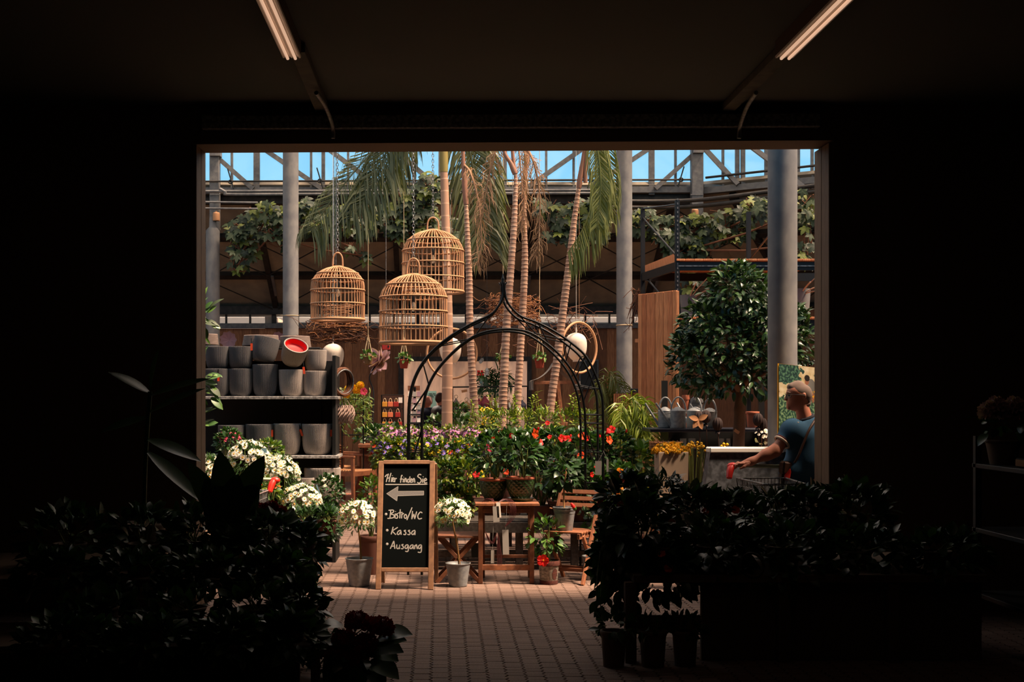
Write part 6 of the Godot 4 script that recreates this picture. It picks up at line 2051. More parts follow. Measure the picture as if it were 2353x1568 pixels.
func rack() -> void:
	var d := 15.2
	var t := thing("pallet_rack", "tall black slotted rack with a plank shelf behind the tree", "rack", G(1600, 15.8))
	for q in [[1556, d, 460], [1477, 16.6, 478], [1720, 16.6, 487], [1885, d, 455]]:
		var m := MB.new()
		m.bar(G(q[0], q[1]), Vector3(G(q[0], q[1]).x, H(q[2], q[1]), -q[1]), 0.05, 0.06, Vector3.BACK)
		var o := part(t, "upright", m, M.rack_black)
		if q[1] == d:
			var h := MB.new()
			for k in 60:
				h.box(at(Vector3(G(q[0], q[1]).x, 1.0 + k * 0.05, -q[1] + 0.032)), Vector3(0.012, 0.022, 0.004))
			part(o, "slots", h, M.steel).set_meta("kind", "stuff")
	var y := H(612, d)
	for q in [[1556, d, 1885, d], [1477, 16.6, 1880, 16.6], [1556, d, 1477, 16.6]]:
		for hh in [y, H(745, d), 0.9]:
			var m := MB.new()
			m.bar(G(q[0], q[1], hh), G(q[2], q[3], hh), 0.10, 0.04, Vector3.UP.cross(Vector3(1, 0, 0)))
			part(t, "beam", m, M.rack_black)
	var ln := MB.new()
	ln.bar(G(1556, d - 0.03, y + 0.0), G(1885, d - 0.03, y + 0.0), 0.012, 0.006, Vector3.BACK)
	part(t, "beam_lip", ln, M.galv)
	for hh in [y, H(745, d)]:
		for k in 17:
			var x := G(1553, d).x + k * 0.104
			var m := MB.new()
			m.box(at(Vector3(x + 0.05, hh + 0.07, -15.9)), Vector3(0.098, 0.022, 1.5), 0.002)
			part(t, "shelf_plank", m, M.cedar if k % 2 else M.cedar_c)
		var sd := MB.new()
		sd.bar(G(1484, 16.5, hh + 0.06), G(1553, d + 0.05, hh + 0.075), 0.02, 0.16, Vector3.UP)
		part(t, "shelf_plank", sd, M.cedar_c)
	for q in [[1556, 1477, 590, 500], [1556, 1477, 470, 480], [1477, 1556, 630, 720], [1720, 1800, 600, 500]]:
		var m := MB.new()
		m.rod(P(q[0], q[2], d if q[0] == 1556 else 16.6), P(q[1], q[3], 16.6 if q[1] == 1477 else d), 0.012, 5)
		part(t, "diagonal_brace", m, M.rack_black)
	# planters standing on the racks
	for q in [[1582, 745, 690, 20, "grey concrete planter on the rack beside the cedar screen"], [1838, 745, 676, 24, "large grey planter on the rack behind the thick column"]]:
		var m := MB.new()
		var dd := 15.6
		var h: float = (q[1] - q[2]) * dd / F
		var r: float = q[3] * dd / F
		m.lathe(Vector3(G(q[0], dd).x, H(745, d) + 0.081, -dd), [[0.0, 0.0], [r * 0.8, 0.0], [r, h], [r * 0.9, h], [r * 0.85, h * 0.8], [0.0, h * 0.78]], 24)
		single("concrete_planter", m, M.concrete, q[4], "planter", "planters on the rack")
	# pale bare branches on the rack shelf
	var br := MB.new()
	for q in [[1582, 692, 1650, 655], [1582, 692, 1625, 640], [1582, 692, 1600, 650]]:
		br.tube(curve([P(q[0], q[1], 15.6), P((q[0] + q[2]) * 0.5, (q[1] + q[3]) * 0.5 - 3, 15.4), P(q[2], q[3], 15.2)], 8), 0.008, 4)
	single("bare_branch", br, M.pale_branch, "pale bare branch standing in the planter beside the cedar screen", "branch", "pale bare branches in the rack planters")
	br = MB.new()
	for q in [[1838, 680, 1890, 655], [1838, 680, 1885, 668], [1838, 680, 1872, 640], [1838, 680, 1862, 648]]:
		br.tube(curve([P(q[0], q[1], 15.6), P((q[0] + q[2]) * 0.5, (q[1] + q[3]) * 0.5 - 3, 15.4), P(q[2], q[3], 15.2)], 8), 0.008, 4)
	single("bare_branch", br, M.pale_branch, "pale bare branch standing in the large planter behind the thick column", "branch", "pale bare branches in the rack planters")
	var br2 := MB.new()
	for k in 26:
		var o := P(rr(1450, 1475), rr(660, 745), 16.2)
		br2.tube(curve([P(1470, 675, 16.2), o, o + Vector3(rr(-0.12, 0.05), rr(-0.3, 0.05), 0)], 7), 0.004, 3)
	br2.tube(PackedVector3Array([G(1472, 16.25), P(1470, 672, 16.2)]), 0.012, 5)
	single("bare_branches", br2, M.twig, "thin weeping bare twigs between the concrete column and the cedar screen", "branches")

func ficus() -> void:
	var d := 12.95
	var t := thing("ficus_tree", "dense round ficus tree with glossy dark leaves beside the cedar screen", "tree", G(1698, d))
	var tr := MB.new()
	var path := curve([G(1697, d), P(1696, 1100, d), P(1698, 1000, d), P(1700, 930, d), P(1705, 850, d), P(1700, 760, d)], 30)
	var rad := []
	for j in path.size(): rad.append(lerpf(0.075, 0.04, j / 30.0) * rr(0.92, 1.08))
	tr.tube(path, rad, 12)
	for q in [[1702, 900, 1640, 800], [1703, 890, 1770, 780], [1703, 860, 1660, 720], [1702, 840, 1740, 680], [1701, 910, 1600, 850], [1704, 900, 1800, 850]]:
		tr.tube(curve([P(q[0], q[1], d), P((q[0] + q[2]) * 0.5, q[1] - 40, d + rr(-0.2, 0.2)), P(q[2], q[3], d + rr(-0.2, 0.2))], 10), [0.04, 0.035, 0.03, 0.027, 0.024, 0.02, 0.018, 0.016, 0.014, 0.012, 0.01], 7)
	part(t, "trunk", tr, M.bark)
	var ts := []
	for q in [[1700, 695, 85, 80, 230], [1690, 655, 55, 50, 120], [1650, 790, 100, 85, 260], [1730, 810, 120, 105, 330], [1770, 750, 85, 95, 220], [1596, 840, 62, 66, 160], [1835, 790, 34, 84, 110], [1700, 870, 130, 58, 260], [1575, 800, 34, 30, 50], [1620, 745, 60, 50, 110]]:
		var c := P(q[0], q[1], d)
		ts.append_array(shell(c, Vector3(q[2], q[3], minf(q[2], 95)) * d / F, int(q[4] * 2.4), 0.07, 0.11, 0.45, 0.2, 0.6))
	tuft(t, [leaf_unit("ficus", 0.42, 0.3, 4, 0.25)], [M.ficus_a, M.ficus_b, M.ficus_c, M.ficus_a], ts, 300)
	var lb := MB.new()
	lb.box(Transform3D(Basis(Vector3.BACK, -0.6), P(1693, 992, 12.85)), Vector3(0.055, 0.03, 0.002))
	part(t, "price_label", lb, M.rope_tan)

func watering_can(label: String, px: float, py0: float, py1: float, hw: float, d: float, yaw: float) -> void:
	var base := P(px, py1, d)
	var h := (py1 - py0) * d / F
	var R := hw * d / F
	var t := thing("watering_can", label, "watering can", base, "zinc watering cans on the blue-black shelf")
	t.rotation.y = yaw
	var b := MB.new()
	b.lathe(Vector3.ZERO, [[0.0, 0.0], [R * 0.98, 0.0], [R, 0.008], [R, h * 0.12], [R * 1.02, h * 0.14], [R * 1.0, h * 0.16], [R * 0.97, h * 0.95], [R * 0.99, h * 0.97], [R * 0.99, h], [R * 0.8, h * 1.06], [R * 0.3, h * 1.2], [0.0, h * 1.22]], 28)
	part(t, "body", b, M.zinc, true)
	var s := MB.new()
	s.tube(curve([Vector3(-R * 0.9, h * 0.18, 0), Vector3(-R * 1.75, h * 0.72, 0), Vector3(-R * 2.85, h * 1.42, 0)], 8), [R * 0.22, R * 0.20, R * 0.18, R * 0.17, R * 0.16, R * 0.15, R * 0.14, R * 0.13, R * 0.13], 10)
	part(t, "spout", s, M.zinc, true)
	var st := MB.new()
	st.rod(Vector3(-R * 0.9, h * 0.85, 0), Vector3(-R * 1.75, h * 0.85, 0), 0.004, 5)
	part(t, "spout_brace", st, M.zinc, true)
	var hd := MB.new()
	var pts := []
	for k in 13:
		var a := PI * k / 12.0
		pts.append(Vector3(R * 0.05 + cos(a) * R * 0.95, h * 0.9 + sin(a) * h * 0.85, 0))
	hd.tube(curve(pts, 26), 0.009, 7)
	part(t, "handle", hd, M.zinc, true)

func can_shelf() -> void:
	var d := 13.5
	var y := H(985, d)
	var t := thing("can_shelf", "blue-black metal shelf holding zinc watering cans behind the tree trunk", "shelf", G(1630, d))
	part(t, "shelf_board", slab(Vector3(G(1490, d).x, y - 0.035, -d - 0.45), Vector3(G(1800, d).x, y, -d + 0.12), 0.005), M.shelf_blue)
	var br := MB.new()
	br.poly(PackedVector2Array([Vector2(0, 0), Vector2(0.5, 0), Vector2(0.5, -0.06), Vector2(0.12, -0.16), Vector2(0.0, -0.16)]), Transform3D(Basis(Vector3(0, 0, 1), Vector3.UP, Vector3(-1, 0, 0)), Vector3(G(1541, d).x, y - 0.036, -d - 0.45)), 0.03)
	part(t, "bracket", br, M.black)
	for px in [1545, 1775]:
		part(t, "upright", slab(Vector3(G(px, d).x - 0.03, 0, -d - 0.5), Vector3(G(px, d).x + 0.03, y + 0.5, -d - 0.45)), M.black)
	part(t, "back_panel", slab(Vector3(G(1545, d).x, 0.2, -d - 0.50), Vector3(G(1775, d).x, y - 0.04, -d - 0.48)), M.black)
	part(t, "shelf_board", slab(Vector3(G(1545, d).x, H(1032, d) - 0.03, -d - 0.45), Vector3(G(1800, d).x, H(1032, d), -d + 0.05), 0.004), M.shelf_blue)
	watering_can("zinc watering can at the shelf's open end, spout toward the cedar screen", 1528, 944, 984, 16, d + 0.12, 0.0)
	watering_can("zinc watering can with a slanting spout, second from the cedar screen", 1558, 944, 985, 18, d - 0.02, 0.05)
	watering_can("zinc watering can third along the shelf, partly behind brown pods", 1597, 944, 985, 19, d + 0.16, -0.9)
	watering_can("zinc watering can next to the tree trunk", 1630, 946, 985, 18, d + 0.02, -0.75)
	# terracotta and grey pots behind the cans
	for q in [[1576, 985, 910, 8, M.terracotta, "tall stacked clay pots behind the watering cans"], [1600, 985, 918, 15, M.pot_dark, "grey tapered planter behind the watering cans"], [1729, 985, 948, 17, M.terracotta, "orange terracotta box planter past the tree trunk"]]:
		var b := MB.new()
		var dd := d + 0.38
		var h: float = (q[1] - q[2]) * dd / F
		var r: float = q[3] * dd / F
		b.lathe(Vector3(G(q[0], dd).x, y, -dd), [[0.0, 0.0], [r * 0.78, 0.0], [r * 0.95, h * 0.85], [r * 1.08, h * 0.86], [r * 1.08, h], [r * 0.9, h], [r * 0.85, h * 0.8], [0.0, h * 0.78]], 20 if q[0] != 1729 else 4, Basis(Vector3.UP, PI / 4))
		single("clay_pot", b, q[4], q[5], "pot", "pots behind the watering cans")
	# glass vases and the wicker tray on the lower board
	var gm := mat("vase_glass", Color(0.9, 0.95, 0.95, 0.12), 0.05)
	gm.transparency = BaseMaterial3D.TRANSPARENCY_ALPHA
	for q in [[1572, 12], [1592, 14], [1660, 10], [1676, 8]]:
		var b := MB.new()
		var r: float = q[1] * 13.4 / F * 0.6
		b.lathe(Vector3(G(q[0], 13.4).x, H(1032, d), -13.45), [[0.0, 0.0], [r, 0.0], [r * 1.05, 0.11], [r * 0.98, 0.11], [r * 0.95, 0.01]], 18)
		single("glass_vase", b, gm, {1572: "narrow clear glass vase under the second watering can", 1592: "wide clear glass vase under the third watering can", 1660: "clear glass vase next to the tree trunk", 1676: "narrow clear glass vase touching the tree trunk"}[q[0]], "vase", "glass vases on the lower board")
	var wk := MB.new()
	for k in 5:
		wk.ring(P(1530, 1033 - k * 4, 12.8), Vector3.UP, 0.16, 0.006, 24, 4)
	for k in 20:
		var a := TAU * k / 20.0
		var o := P(1530, 1034, 12.8) + Vector3(cos(a), 0, sin(a)) * 0.16
		wk.rod(o, o + Vector3(0, 0.09, 0), 0.004, 4)
	single("wicker_basket", wk, M.twig_b, "open brown wicker basket behind the yellow mums", "basket")

func plant_table_right() -> void:
	# dark table behind the doorway plants with yellow flowers and brown pods
	var t := thing("plant_table", "dark table carrying the beige planter and yellow button flowers", "table", G(1540, 11.9))
	part(t, "table_top", slab(Vector3(G(1480, 11.9).x, 0.74, -12.2), Vector3(G(1640, 11.9).x, 0.78, -11.45), 0.004), M.hall_timber)
	for q in [[1486, 11.5], [1632, 11.5], [1486, 12.15], [1632, 12.15]]:
		var b := MB.new()
		b.bar(G(q[0], q[1]), G(q[0], q[1], 0.75), 0.05, 0.05, Vector3.BACK)
		part(t, "leg", b, M.hall_timber)
	var o := Vector3(G(1543, 11.7).x, 0.78, -11.72)
	var p := thing("mum_planter", "square beige planter topped with a mound of yellow mums", "planter", o)
	var b := MB.new()
	var h := H(1038, 11.7) - 0.78
	b.lathe(Vector3.ZERO, [[0.0, 0.0], [0.172, 0.0], [0.178, 0.01], [0.186, h - 0.01], [0.182, h], [0.168, h], [0.165, h * 0.9], [0.0, h * 0.9]], 4, Basis(Vector3.UP, PI / 4))
	var nb := MB.new()
	for k in range(0, b.ix.size(), 3):
		nb.tri(b.v[b.ix[k]], b.v[b.ix[k + 1]], b.v[b.ix[k + 2]])
	part(p, "box", nb, mat("beige", Color(0.60, 0.52, 0.44), 0.8), true)
	tuft(p, [leaf_unit("small", 0.5)], [M.leaf_a, M.leaf_b], shell(o + Vector3(0, h, 0), Vector3(0.15, 0.06, 0.14), 90, 0.03, 0.05), 10)
	bloom(p, flower_unit("puff_mum", "petal_mum", "petal_mum", "puff"), blooms(o + Vector3(0, h - 0.01, 0), Vector3(0.155, 0.075, 0.14), 95, 0.016, 0.022, 0.2, 0.0))
	# yellow button flowers on long stems
	var c := thing("button_flowers", "bunch of yellow button flowers on long bare stems beside the beige planter", "flowers", Vector3(G(1596, 11.7).x, 0.78, -11.7))
	var ball := MB.new()
	ball.blob(Vector3.ZERO, Vector3.ONE, 8, 6)
	var bmesh := ball.mesh()
	var sm := MB.new()
	for k in 30:
		var e := P(rr(1578, 1622), 1016 + absf(rng.randfn()) * 16, 11.7 + rr(-0.1, 0.1))
		sm.rod(Vector3(lerpf(e.x, G(1596, 11.7).x, 0.5), 0.78, e.z), e, 0.0025, 4)
		copy_part(c, "flower_head", bmesh, M.petal_mum, Transform3D(Basis().scaled(Vector3.ONE * rr(0.010, 0.015)), e - c.position))
	part(c, "stems", sm, M.stem)
	for q in [[1658, 1026], [1665, 1028], [1671, 1022], [1663, 1021]]:
		copy_part(c, "flower_head", bmesh, M.petal_yellow, Transform3D(Basis().scaled(Vector3.ONE * 0.014), P(q[0], q[1], 11.9) - c.position))
	# dried brown pods on stems
	for q in [[1606, 960, "dried brown seed pod with open husk petals, in front of the third watering can"], [1622, 958, "round dark dried seed pod in front of the watering cans"], [1649, 975, "egg-shaped dark dried pod beside the tree trunk"], [1742, 965, "round dark dried pod in front of the terracotta box"], [1755, 980, "narrow dark dried pod near the thick column"]]:
		var d := 12.25
		var pb := P(q[0], q[1], d)
		var n := thing("dried_pod", q[2], "dried flower", Vector3(pb.x, 0.78, -12.12), "dried brown pods on stems")
		var s := MB.new()
		s.tube(curve([Vector3(pb.x + 0.05, 0.78, -12.12), Vector3(pb.x + 0.02, 1.1, -d), pb], 8), 0.005, 5)
		part(n, "stem", s, M.twig_dark)
		var m := MB.new()
		var ph: float = 0.062 if q[0] != 1755 else 0.075
		var pr := []
		for k in 11:
			var th := PI * k / 10.0
			pr.append([maxf(0.001, sin(th) * (0.046 if q[0] != 1755 else 0.032)), -cos(th) * ph, 1.0])
		m.lathe(pb, pr, 40, Basis(), 0.004, 10)
		for k in 5:
			var a := TAU * k / 5.0
			m.leaf(pb + Vector3(0, -ph, 0), Vector3(cos(a) * 0.8, -0.5, sin(a) * 0.8), Vector3(cos(a), 1, sin(a)), 0.045, 0.03, 0.3, 3, 0.2)
		part(n, "pod", m, M.pod)
		if q[0] == 1622:
			var lf := MB.new()
			for k in 4:
				lf.leaf(P(1605, 965, 12.1), Vector3([-0.9, 0.9, 0.3, -0.5][k], [0.3, 0.5, -0.8, -0.7][k], 0.2), Vector3(0, 0.3, 1), 0.10, 0.055, 0.1, 4)
			part(n, "husk", lf, M.rope_tan)
	# small white blossom branch by the thick column
	var wb := thing("white_blossom", "small white blossoms on a twig beside the thick column", "flowers", Vector3(G(1750, 12.2).x, 0.0, -12.2))
	var ws := MB.new()
	ws.tube(curve([G(1745, 12.2), P(1748, 1060, 12.2), P(1752, 1000, 12.2)], 8), 0.006, 4)
	part(wb, "stem", ws, M.twig)
	bloom(wb, flower_unit("whitestar", "petal_white", "daisy_eye", "star"), blooms(P(1752, 1004, 12.2), Vector3(0.07, 0.07, 0.05), 24, 0.014, 0.02, 0.6, -1.0))
	# areca palms with yellow-green fronds
	for q in [["areca_palm", "yellow-green areca palm with arching fronds before the cedar screen", 1458, 14.2, 1040, [[1432, 930, 1425, 965], [1448, 920, 1470, 930], [1470, 925, 1492, 950], [1480, 960, 1500, 1000], [1440, 950, 1418, 1000], [1462, 950, 1475, 990], [1450, 970, 1436, 1020], [1470, 990, 1490, 1030]], M.lime_a], ["areca_palm", "dark slim palm behind the arch's far post", 1405, 16.6, 990, [[1390, 880, 1370, 910], [1400, 860, 1420, 880], [1412, 880, 1440, 905], [1395, 900, 1378, 950], [1415, 910, 1436, 945]], M.palm_a]]:
		var n := thing(q[0], q[1], "palm", G(q[2], q[3]), "small feather palms")
		pot(n, G(q[2], q[3]), 0.12, 0.16, 0.3, M.terracotta_dark)
		for f in q[5]:
			frond(n, [G(q[2], q[3], 0.25), P(q[2] + (f[0] - q[2]) * 0.3, q[4], q[3]), P(f[0], f[1], q[3] - 0.1), P(f[2], f[3], q[3] - 0.2)], 34, 0.26, 0.016, 0.45, q[6], 0.6)
	var lv := P(1470, 1060, 13.0)
	var lp := bush("leafy_plant", "bright mixed leafy plant below the areca palm", "plant", "", G(1470, 13.0), lv, Vector3(0.16, 0.16, 0.14), 150, leaf_unit("oval", 0.62, 0.25), 0.07, 0.12, [M.leaf_c, M.leaf_b, M.lime_b], 60, M.terracotta_dark, 0.12, 0.3)

func trough() -> void:
	# grey tapered trough with a pale rim
	var d0 := 11.10
	var d1 := 11.26
	var yt := H(1041, d0)
	var t := thing("grey_trough", "large grey tapered trough with a pale rim behind the shopping cart", "trough", G(1715, 11.1))
	var b := MB.new()
	var x0 := G(1632, d0).x; var x1 := G(1806, d0).x
	var f := [Vector3(x0, yt, -d0), Vector3(x1, yt, -d0), Vector3(x1 + 0.14, 0, -d0), Vector3(x0 - 0.17, 0, -d0)]
	var k := [Vector3(x0, yt, -d1), Vector3(x1, yt, -d1), Vector3(x1 + 0.14, 0, -d1), Vector3(x0 - 0.17, 0, -d1)]
	b.quad(f[3], f[0], f[1], f[2]); b.quad(k[2], k[1], k[0], k[3]); b.quad(k[3], k[0], f[0], f[3]); b.quad(f[2], f[1], k[1], k[2]); b.quad(f[0], k[0], k[1], f[1])
	part(t, "body", b, tri_tex(mat("trough_grey", Color(0.36, 0.37, 0.39), 0.6), M.blotch, Vector3(2, 2, 2)))
	part(t, "rim", slab(Vector3(x0 - 0.005, yt, -d1 - 0.005), Vector3(x1 + 0.01, yt + 0.045, -d0 + 0.015), 0.008), M.white)

func trolley(label: String, hx0: float, hx1: float, hy: float, d: float, toward: float, only_one := false) -> void:
	var a := P(hx0, hy, d)
	var b := P(hx1, hy + 3, d)
	var t := thing("shopping_cart", label, "shopping cart", Vector3((a.x + b.x) * 0.5, 0, -d + toward * 0.35), "shopping carts")
	var h := MB.new()
	h.tube(PackedVector3Array([a, b]), 0.016, 10)
	part(t, "push_bar", h, M.bar_grey)
	for e in ([b] if only_one else [a, b]):
		var s := MB.new()
		s.blob(e + Vector3(0.0, -0.005, 0), Vector3(0.045, 0.030, 0.035), 12, 8)
		s.tube(curve([e, e + Vector3(-0.025, -0.04, toward * 0.03), e + Vector3(-0.04, -0.10, toward * 0.06)], 6), [0.026, 0.028, 0.03, 0.03, 0.028, 0.026, 0.024], 8)
		part(t, "handle_bracket", s, M.cart_red)
	# wire basket
	var w := MB.new()
	var x0 := a.x + 0.02
	var x1 := b.x - 0.05
	var y1 := a.y - 0.10
	var z0 := -d + toward * 0.06
	var z1 := -d + toward * 0.80
	for k in 7:
		var y := y1 - k * 0.06
		var n := 0.012 * k
		w.tube(PackedVector3Array([Vector3(x0 + n, y, z0), Vector3(x1 - n, y, z0), Vector3(x1 - n - 0.04, y, z1), Vector3(x0 + n + 0.04, y, z1), Vector3(x0 + n, y, z0)]), 0.004 if k else 0.007, 4)
	for k in 15:
		var x := lerpf(x0, x1, k / 14.0)
		w.rod(Vector3(x, y1, z0), Vector3(lerpf(x, (x0 + x1) * 0.5, 0.15), y1 - 0.36, z0), 0.003, 4)
		w.rod(Vector3(lerpf(x, (x0 + x1) * 0.5, 0.15), y1, z1), Vector3(lerpf(x, (x0 + x1) * 0.5, 0.25), y1 - 0.36, z1), 0.003, 4)
	for k in 18:
		var z := lerpf(z0, z1, k / 17.0)
		var n := 0.04 * k / 17.0
		for s in [[x0 + n, 0.07], [x1 - n, -0.07]]:
			w.rod(Vector3(s[0], y1, z), Vector3(s[0] + s[1], y1 - 0.36, z), 0.003, 4)
		w.rod(Vector3(x0 + n + 0.07, y1 - 0.36, z), Vector3(x1 - n - 0.07, y1 - 0.36, z), 0.003, 4)
	part(t, "wire_basket", w, M.galv)
	var fr := MB.new()
	for x in [x0 + 0.05, x1 - 0.05]:
		fr.tube(curve([Vector3(x, y1, z0), Vector3(x, 0.35, z0), Vector3(x, 0.16, z0 + toward * 0.1), Vector3(x, 0.16, z1)], 14), 0.011, 6)
	part(t, "chassis", fr, M.galv)
	for x in [x0 + 0.05, x1 - 0.05]:
		for z in [z0 + toward * 0.1, z1]:
			var wh := MB.new()
			wh.tube(PackedVector3Array([Vector3(x - 0.014, 0.06, z), Vector3(x + 0.014, 0.06, z)]), 0.06, 16)
			wh.rod(Vector3(x, 0.06, z), Vector3(x, 0.17, z), 0.012, 5)
			part(t, "wheel", wh, M.black)

func poster() -> void:
	# printed garden picture on a board: foliage, pale light, a gardener bending down
	var w := 192
	var h := 256
	var im := Image.create(w, h, false, Image.FORMAT_RGB8)
	var f := FastNoiseLite.new()
	f.seed = 21; f.frequency = 0.03; f.fractal_octaves = 5
	var f2 := FastNoiseLite.new()
	f2.seed = 5; f2.frequency = 0.09; f2.fractal_octaves = 5
	for y in h:
		for x in w:
			var u := x / float(w); var v := y / float(h)
			var n := f.get_noise_2d(x, y); var m := f2.get_noise_2d(x, y)
			var c := Color(0.78, 0.70, 0.52).lerp(Color(0.90, 0.86, 0.74), clampf(n + 0.5, 0, 1))
			if v < 0.24 + 0.10 * n and u < 0.46 + 0.16 * n or (u > 0.76 + 0.1 * n and v < 0.12):
				c = Color(0.05, 0.20, 0.20).lerp(Color(0.36, 0.54, 0.42), clampf(m * 1.7 + 0.35, 0, 1))
			elif v > 0.40 + 0.14 * n - 0.1 * u:
				c = Color(0.08, 0.25, 0.20).lerp(Color(0.55, 0.68, 0.50), clampf(m * 1.7 + 0.40, 0, 1))
			if pow((u - 0.69 - (v - 0.27) * 0.25) / 0.10, 2) + pow((v - 0.27) / 0.12, 2) < 1.0: c = Color(0.50, 0.50, 0.48).lerp(Color(0.38, 0.38, 0.37), clampf((u - 0.6) * 5.0, 0, 1))
			if pow((u - 0.58) / 0.045, 2) + pow((v - 0.185) / 0.05, 2) < 1.0: c = Color(0.60, 0.40, 0.31)
			if pow((u - 0.585) / 0.055, 2) + pow((v - 0.145) / 0.040, 2) < 1.0: c = Color(0.10, 0.07, 0.06)
			if pow((u - 0.71) / 0.03, 2) + pow((v - 0.40) / 0.07, 2) < 1.0: c = Color(0.55, 0.36, 0.28)
			if (u > 0.60 and v > 0.30 and v < 0.44 and m > 0.16): c = Color(0.93, 0.68, 0.06)
			im.set_pixel(x, y, c)
	var tex := ImageTexture.create_from_image(im)
	var d := 11.05
	var t := thing("garden_poster", "tall printed garden poster on a yellow-edged board behind the man", "poster", G(1850, d))
	var m := MB.new()
	var a := P(1790, 836, d); var b := P(1900, 848, d)
	var lo := H(1015, 11.05)
	m.quad(Vector3(a.x, lo, a.z), a, Vector3(b.x, b.y, b.z), Vector3(b.x, lo, b.z))
	m.uv = PackedVector2Array([Vector2(0, 1), Vector2(0, 0), Vector2(1, 0), Vector2(1, 1)])
	var pm := mat("poster_print", Color(1, 1, 1), 0.5)
	pm.albedo_texture = tex
	var bd := MB.new()
	bd.poly(PackedVector2Array([Vector2(a.x - 0.007, lo), Vector2(b.x + 0.006, lo), Vector2(b.x + 0.006, b.y), Vector2(a.x - 0.007, a.y + 0.002)]), at(Vector3(0, 0, -d - 0.03)), 0.027)
	part(t, "board", bd, mat("yellow_edge", Color(0.85, 0.60, 0.08), 0.5))
	part(t, "print", m, pm)
	for x in [a.x + 0.05, b.x - 0.05]:
		part(t, "foot", slab(Vector3(x, 0, -d - 0.12), Vector3(x + 0.03, lo + 0.1, -d - 0.035)), M.black)

